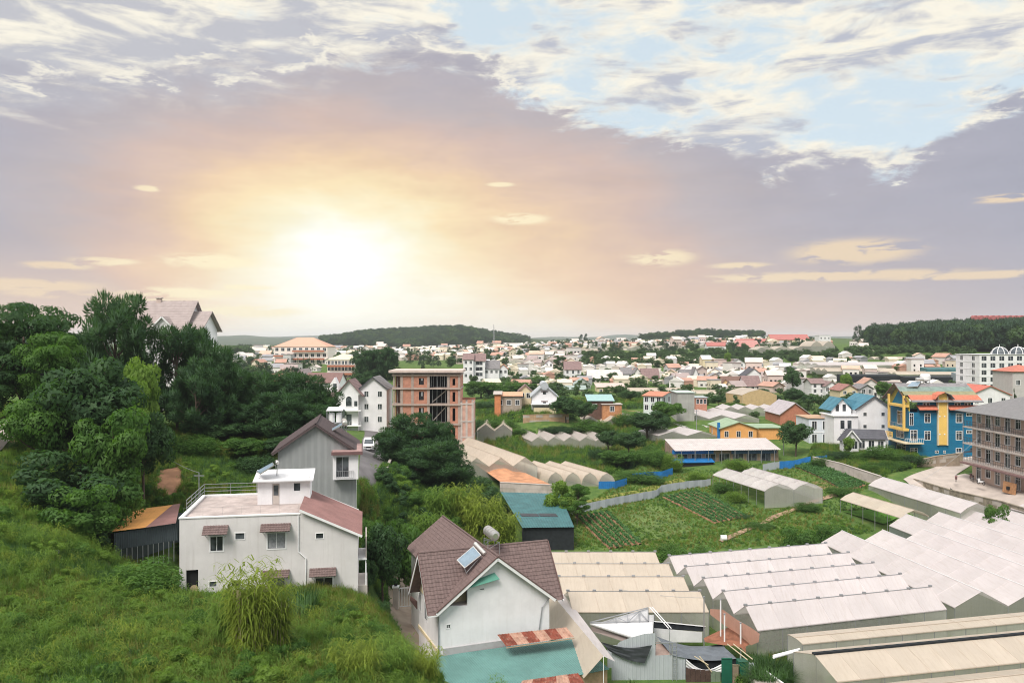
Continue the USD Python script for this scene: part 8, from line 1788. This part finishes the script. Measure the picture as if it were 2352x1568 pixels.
road_ = Polygon([hit(*q)[:2] for q in ((815, 1118), (822, 1060), (835, 1010), (872, 1003), (896, 1062), (876, 1112))])
shedp = Polygon([P(248, 1222, 71.5)[:2], P(404, 1201, 74.5)[:2], P(414, 1156, 83)[:2], P(310, 1170, 82)[:2]])
FOOT.append(Polygon([q[:2] for q in (hit(-160, 1040), hit(0, 975), hit(42, 955), hit(52, 985), hit(0, 1040), hit(-160, 1130))]).buffer(1.0))
q_ = [hit(*c) for c in ((352, 1082), (425, 1072), (432, 1120), (398, 1150), (345, 1135))]; FOOT.append(Polygon([q[:2] for q in q_]).buffer(-.4))
drape('bare_soil', [q_[0], q_[1], q_[2]], [q_[4], q_[3], q_[2] - (.3, .5, 0)], surf('reddish_soil', (.30, .16, .095), .95, .35, .5, .6, 5), 'patch of reddish bare soil on the bank behind the terrace roof', .12)
hole = hole.union(lane_.buffer(.3)).union(shedp).union(road_)
def cover(name, label, pl, n, weights, smin, smax, seed, cat='grass', patch=9.0):
    p, g = sprinkle(pl, n, seed, hole)
    n = len(p); f = meshkit.fbm(np.column_stack([p[:, :2] / patch, np.full(n, seed)]), 3, seed); f2 = meshkit.fbm(np.column_stack([p[:, :2] / patch * .8 + 40, np.full(n, seed)]), 3, seed + 5)
    w = np.tile(np.array(weights, float), (n, 1)); w[:, 2] *= np.clip((f - .42) * 14, .05, 4); w[:, 4:] *= np.clip((f2 - .40) * 10, .1, 3)[:, None]; w[:, 3] *= np.clip((.55 - f) * 9, .1, 3); w[:, 6] *= np.clip((.52 - f) * 9, .1, 3)
    c = np.cumsum(w, 1); c /= c[:, -1:]; idx = (g.random((n, 1)) > c).sum(1)
    s = g.uniform(smin, smax, n) * (.7 + .7 * f2); s = np.where(idx >= 4, s * 1.15, s)
    instancer(name, MIX, p, idx, g.uniform(0, 6.28, n), s, label, cat, tilt=g.normal(0, .12, n))
cover('grass', 'tall grass and weeds covering the near left slope', Polygon([P(-120, 784, 26)[:2], P(-160, 784, 72)[:2], P(60, 784, 82)[:2], P(250, 784, 78)[:2], P(430, 784, 72)[:2], P(640, 784, 68.5)[:2], P(830, 784, 70)[:2], P(880, 784, 78)[:2], P(1010, 784, 60)[:2], P(1080, 784, 30)[:2]]), 32000, [4, 3, 2.2, 3, 5, 5, 1.6], .45, 1.15, 31)
cover('grass', 'grass and scrub on the bank behind the pale house', Polygon([P(-150, 784, 72)[:2], P(-100, 784, 110)[:2], P(300, 784, 116)[:2], P(640, 784, 116)[:2], P(640, 784, 92)[:2], P(560, 784, 78)[:2], P(250, 784, 78)[:2]]), 13000, [5, 4, 2, 4, 3, 1.5, 2.5], .6, 1.3, 32)
cover('grass', 'tall grass on the bank between the street and the lane', Polygon([P(836, 784, 112)[:2], P(920, 784, 122)[:2], P(1060, 784, 140)[:2], P(1160, 784, 134)[:2], P(1150, 784, 108)[:2], P(1040, 784, 96)[:2], P(960, 784, 88)[:2], P(880, 784, 84)[:2], P(826, 784, 84)[:2]]), 9000, [5, 4, 3, 3, 3, 3, 1.5], .7, 1.5, 33)
cover('grass', 'weedy green ground among the vegetable plots', area([(1320, 1262), (1300, 1190), (1480, 1060), (1640, 1080), (1800, 1060), (2010, 1112), (1940, 1140), (2060, 1200), (2020, 1220), (1880, 1240), (1560, 1268)]).difference(Polygon([q[:2] for q in F1])).difference(Polygon([q[:2] for q in F3])).difference(Polygon([q[:2] for q in F4])), 9000, [6, 3, 3, 3, 2, 2, 1], .18, .55, 34)
cover('grass', 'scrubby green slope before the middle houses', Polygon([P(1095, 784, 200)[:2], P(1095, 784, 250)[:2], P(1500, 784, 250)[:2], P(1580, 784, 205)[:2], P(1540, 784, 165)[:2], P(1380, 784, 152)[:2], P(1240, 784, 160)[:2]]), 5500, [3, 3, 1, 4, 5, 2, 3], .9, 2.0, 35)
cover('grass', 'leafy bank above the stone retaining wall', Polygon([P(1860, 784, 160)[:2], P(1870, 784, 172)[:2], P(2110, 784, 160)[:2], P(2100, 784, 150)[:2], P(2020, 784, 142)[:2]]), 2600, [2, 2, .6, 3, 6, 2, 2], .8, 1.5, 36)
cover('grass', 'weeds round the shacks and the greenhouse corner', area([(1690, 1568), (1730, 1500), (1830, 1500), (1900, 1600), (1800, 1640)]), 900, [5, 3, .5, 5, 3, 2, 1], .6, 1.2, 37)

def shrubs(label, pl, n, kinds, lo, hi, seed):
    p, g = sprinkle(pl, n, seed, hole); n = len(p); hh = g.uniform(lo, hi, n); ww = hh * g.uniform(.9, 1.35, n); p[:, 2] -= hh * .12
    instancer('shrubs', [(KINDS[k][1], KINDS[k][3], KINDS[k][2]) for k in kinds], p, g.integers(0, len(kinds), n), g.uniform(0, 6.28, n), np.stack([ww, ww, hh], 1), label, 'shrubs')
for lab_, mt_, n_, sd_, lo_, hi_ in (('reed like tall grass standing through the near left slope', GR, 380, 95, .45, 1.0), ('light reed grass standing through the near left slope', LEAF_L, 640, 96, .45, 1.1), ('yellowing reed grass standing through the near left slope', LEAF_Y, 260, 97, .45, 1.0)):
    p, g = sprinkle(Polygon([P(-120, 784, 30)[:2], P(-120, 784, 70)[:2], P(200, 784, 74)[:2], P(420, 784, 64)[:2], P(850, 784, 64)[:2], P(960, 784, 60)[:2], P(1010, 784, 36)[:2]]), n_, sd_, hole); n = len(p)
    instancer('reeds', [(c_[0], mt_, c_[1]) for c_ in (canes(sd_ * 3 + k, 16, 1.7, .45, .75, .024, 8, .3) for k in range(3))], p - (0, 0, .05), g.integers(0, 3, n), g.uniform(0, 6.28, n), g.uniform(lo_, hi_, n), lab_, 'grass')
shrubs('leafy weeds and low shrubs scattered over the near left slope', Polygon([P(-120, 784, 30)[:2], P(-120, 784, 72)[:2], P(250, 784, 74)[:2], P(400, 784, 62)[:2], P(850, 784, 63)[:2], P(960, 784, 56)[:2], P(980, 784, 34)[:2]]), 240, ['bush_a', 'bush_c', 'bush_c'], .9, 2.0, 41)
shrubs('shrubs on the bank behind the pale house', Polygon([P(-50, 784, 74)[:2], P(100, 784, 105)[:2], P(640, 784, 114)[:2], P(600, 784, 92)[:2], P(250, 784, 78)[:2]]), 70, ['bush_a', 'bush_c', 'bush_c'], .8, 2.2, 42)
shrubs('shrubs on the bank between the street and the lane', Polygon([P(840, 784, 110)[:2], P(930, 784, 120)[:2], P(1060, 784, 126)[:2], P(1140, 784, 108)[:2], P(960, 784, 90)[:2], P(850, 784, 86)[:2]]), 110, ['bush_a', 'bush_c', 'bush_b'], 1.2, 3.2, 43)
# tall single clumps
def reeds(u, vb, Y, hgt, n, label, mat, seed, r=.8, ll=.9, w=.03, stems=0, lean=.18):
    p = P(u, vb, Y); p[2] = G(p[0], p[1]); T = thing('tall_grass_clump', label, 'grass clump', p); a, nn = canes(seed, n, hgt, r, ll, w, 10, lean); part(T, 'blades', a, mat, normals=nn, kind='stuff'); g = np.random.default_rng(seed)
    for k in range(stems): t = g.uniform(0, 6.28); q = np.array([r * .8 * math.cos(t), r * .8 * math.sin(t), 0]); part(T, 'stem', MB().tube([q, q * 1.1 + (0, 0, hgt * .4), q * 1.3 + (0, 0, hgt * .8)], .022, 5, .012), surf('dry_stem', (.42, .35, .22), .9, .15))
for a in [(575, 1535, 50, 5.7, 260, 'tall arching yellow green grass clump before the pale house', LEAF_Y, 61, 1.0, 1.5, .045, 26), (632, 1500, 51, 4.6, 170, 'lower yellow green clump right of the tallest grass', LEAF_Y, 62, .8, 1.3, .04, 12), (530, 1500, 51, 3.9, 130, 'yellow green clump leaning left of the tallest grass', LEAF_L, 63, .7, 1.2, .04, 8),
          (1065, 1195, 110, 5.6, 220, 'high lime green bamboo grass on the bank', LEAF_Y, 65, 2.0, 1.8, .075), (1110, 1215, 106, 5.4, 220, 'lime green bamboo grass right above the brown roof', LEAF_Y, 66, 2.0, 1.8, .075), (1025, 1195, 110, 5.0, 180, 'lime green bamboo grass under the pines', LEAF_L, 67, 2.0, 1.8, .075), (1155, 1240, 104, 4.2, 160, 'lime green bamboo grass beside the net shed', LEAF_Y, 68, 1.6, 1.6, .07), (985, 1220, 104, 4.2, 170, 'deep green tall grass left of the bamboo grass', LEAF_L, 69, 1.9, 1.6, .07),
          (965, 1545, 57, 2.2, 150, 'bright bamboo grass by the lane', LEAF_Y, 78, 1.3, 1.0, .035), (890, 1540, 54, 2.3, 170, 'bright bamboo grass on the near bank', LEAF_L, 79, 1.5, 1.0, .035), (815, 1560, 50, 2.3, 170, 'bright grass clump at the bottom of the bank', LEAF_Y, 80, 1.5, 1.0, .035), (1140, 1585, 62, 1.9, 40, 'grass tips rising before the teal roof', GR, 81, .6, .7, .02)]: reeds(*a)
def grass_clump(u, vb, Y, hgt, n, label, mat, seed, r=.6, w=.03, bend=1.0, stems=0):
    p = P(u, vb, Y); p[2] = G(p[0], p[1]); T = thing('tall_grass_clump', label, 'grass clump', p)
    a, nn = blades(seed, n, hgt, w, r, bend, 5); part(T, 'blades', a, mat, normals=nn, kind='stuff')
    if stems:
        g = np.random.default_rng(seed)
        for k in range(stems):
            t = g.uniform(0, 6.28); q = np.array([r * .6 * math.cos(t), r * .6 * math.sin(t), 0]); part(T, 'stem', MB().tube([q, q * 1.2 + (0, 0, hgt * .4), q * 1.7 + (0, 0, hgt * .75)], .025, 5, .012), surf('dry_stem', (.36, .29, .17), .9, .15))
for a in [(695, 1400, 60, 2.6, 700, 'dark reed clump beside the lower right window', GRD, 64, 1.0, .035, .8), (1772, 1512, 66, 3.4, 2200, 'dense tall grass clump at the corner of the lilac greenhouse', GRD, 74, 1.35, .045, 1.3), (1800, 1560, 61, 2.2, 1000, 'grass clump by the white gutter pipes', GRD, 75, 1.2, .04, 1.0), (1850, 1590, 58, 2.0, 1000, 'grass clump along the corner greenhouse wall', GRD, 76, 1.2, .04, 1.0), (1450, 1575, 66, 1.4, 160, 'weedy clump before the grey shack wall', GRD, 77, .5, .03, .8)]: grass_clump(*a)
T = thing('plastic_bag', 'small white plastic bag lying on the grass slope', 'bag', hit(130, 1283) + (0, 0, .5)); cl_, cn_ = clump(9, 40, .34, .22, .16, .8); part(T, 'bag', cl_, FRAME, normals=cn_)
T = thing('white_bin', 'white round bin tipped over beside the footpath', 'bin', hit(1662, 1243) + (0, 0, .2)); part(T, 'body', cyl((-.4, 0, .3), (.4, 0, .35), .42, 14), FRAME); part(T, 'mouth', cyl((.40, 0, .35), (.43, 0, .35), .34, 14), DARK)

# ------------------------------------------------------------------ wires and poles
def wire(pts, label, sag=.6, r=.018):
    a, b = np.array(pts[0], float), np.array(pts[1], float); q = [a + (b - a) * t + (0, 0, -sag * 4 * t * (1 - t)) for t in np.linspace(0, 1, 14)]
    T = thing('wire', label, 'wire'); part(T, 'strand', MB().tube(q, r, 4), METAL)
for u, vb, vt, Y, lab in [(457, 1140, 1085, 80, 'thin bent pole above the railing of the terrace roof'), (1800, 1066, 985, 168, 'street lamp post behind the round tree'), (2262, 1120, 985, 139, 'dark utility pole before the pink block'), (1600, 1000, 940, 190, 'pole by the grey tower'), (1690, 868, 838, 420, 'pole in the middle town')]:
    T = thing('pole', lab, 'pole'); a, b = P(u, vb, Y), P(u, vt, Y); a[2] = G(a[0], a[1]) - .3; part(T, 'shaft', cyl(a, b, .09 if Y > 100 else .04, 7), METAL); part(T, 'cross_bar', MB().bar(b + (-.5, 0, -.3), b + (.5, 0, -.3), .08), METAL)
wire([P(340, 1012, 92), P(457, 1085, 80)], 'pale cable running down the bank to the bent pole', .5, .03); wire([P(1340, 1330, 88), P(1620, 1372, 76)], 'wire across the cream greenhouse roof', .5); wire([P(2080, 1120, 135), P(2262, 990, 139)], 'wire from the drive to the dark pole', 1.0)
# ------------------------------------------------------------------ air
g = Graph(); vol = g.node('principled_volume', 'volume', color=(0.86, 0.89, 0.94), density=0.00010, anisotropy=0.2)
HZ = g.done('/World/Looks/haze_air', volume=vol)
part('/World', 'haze', MB().box((-9500, -130, float(ZZ.min()) - 2), (9500, 10800, 140)), HZ, label='thin bluish haze over the valley and the far hills', kind='stuff')
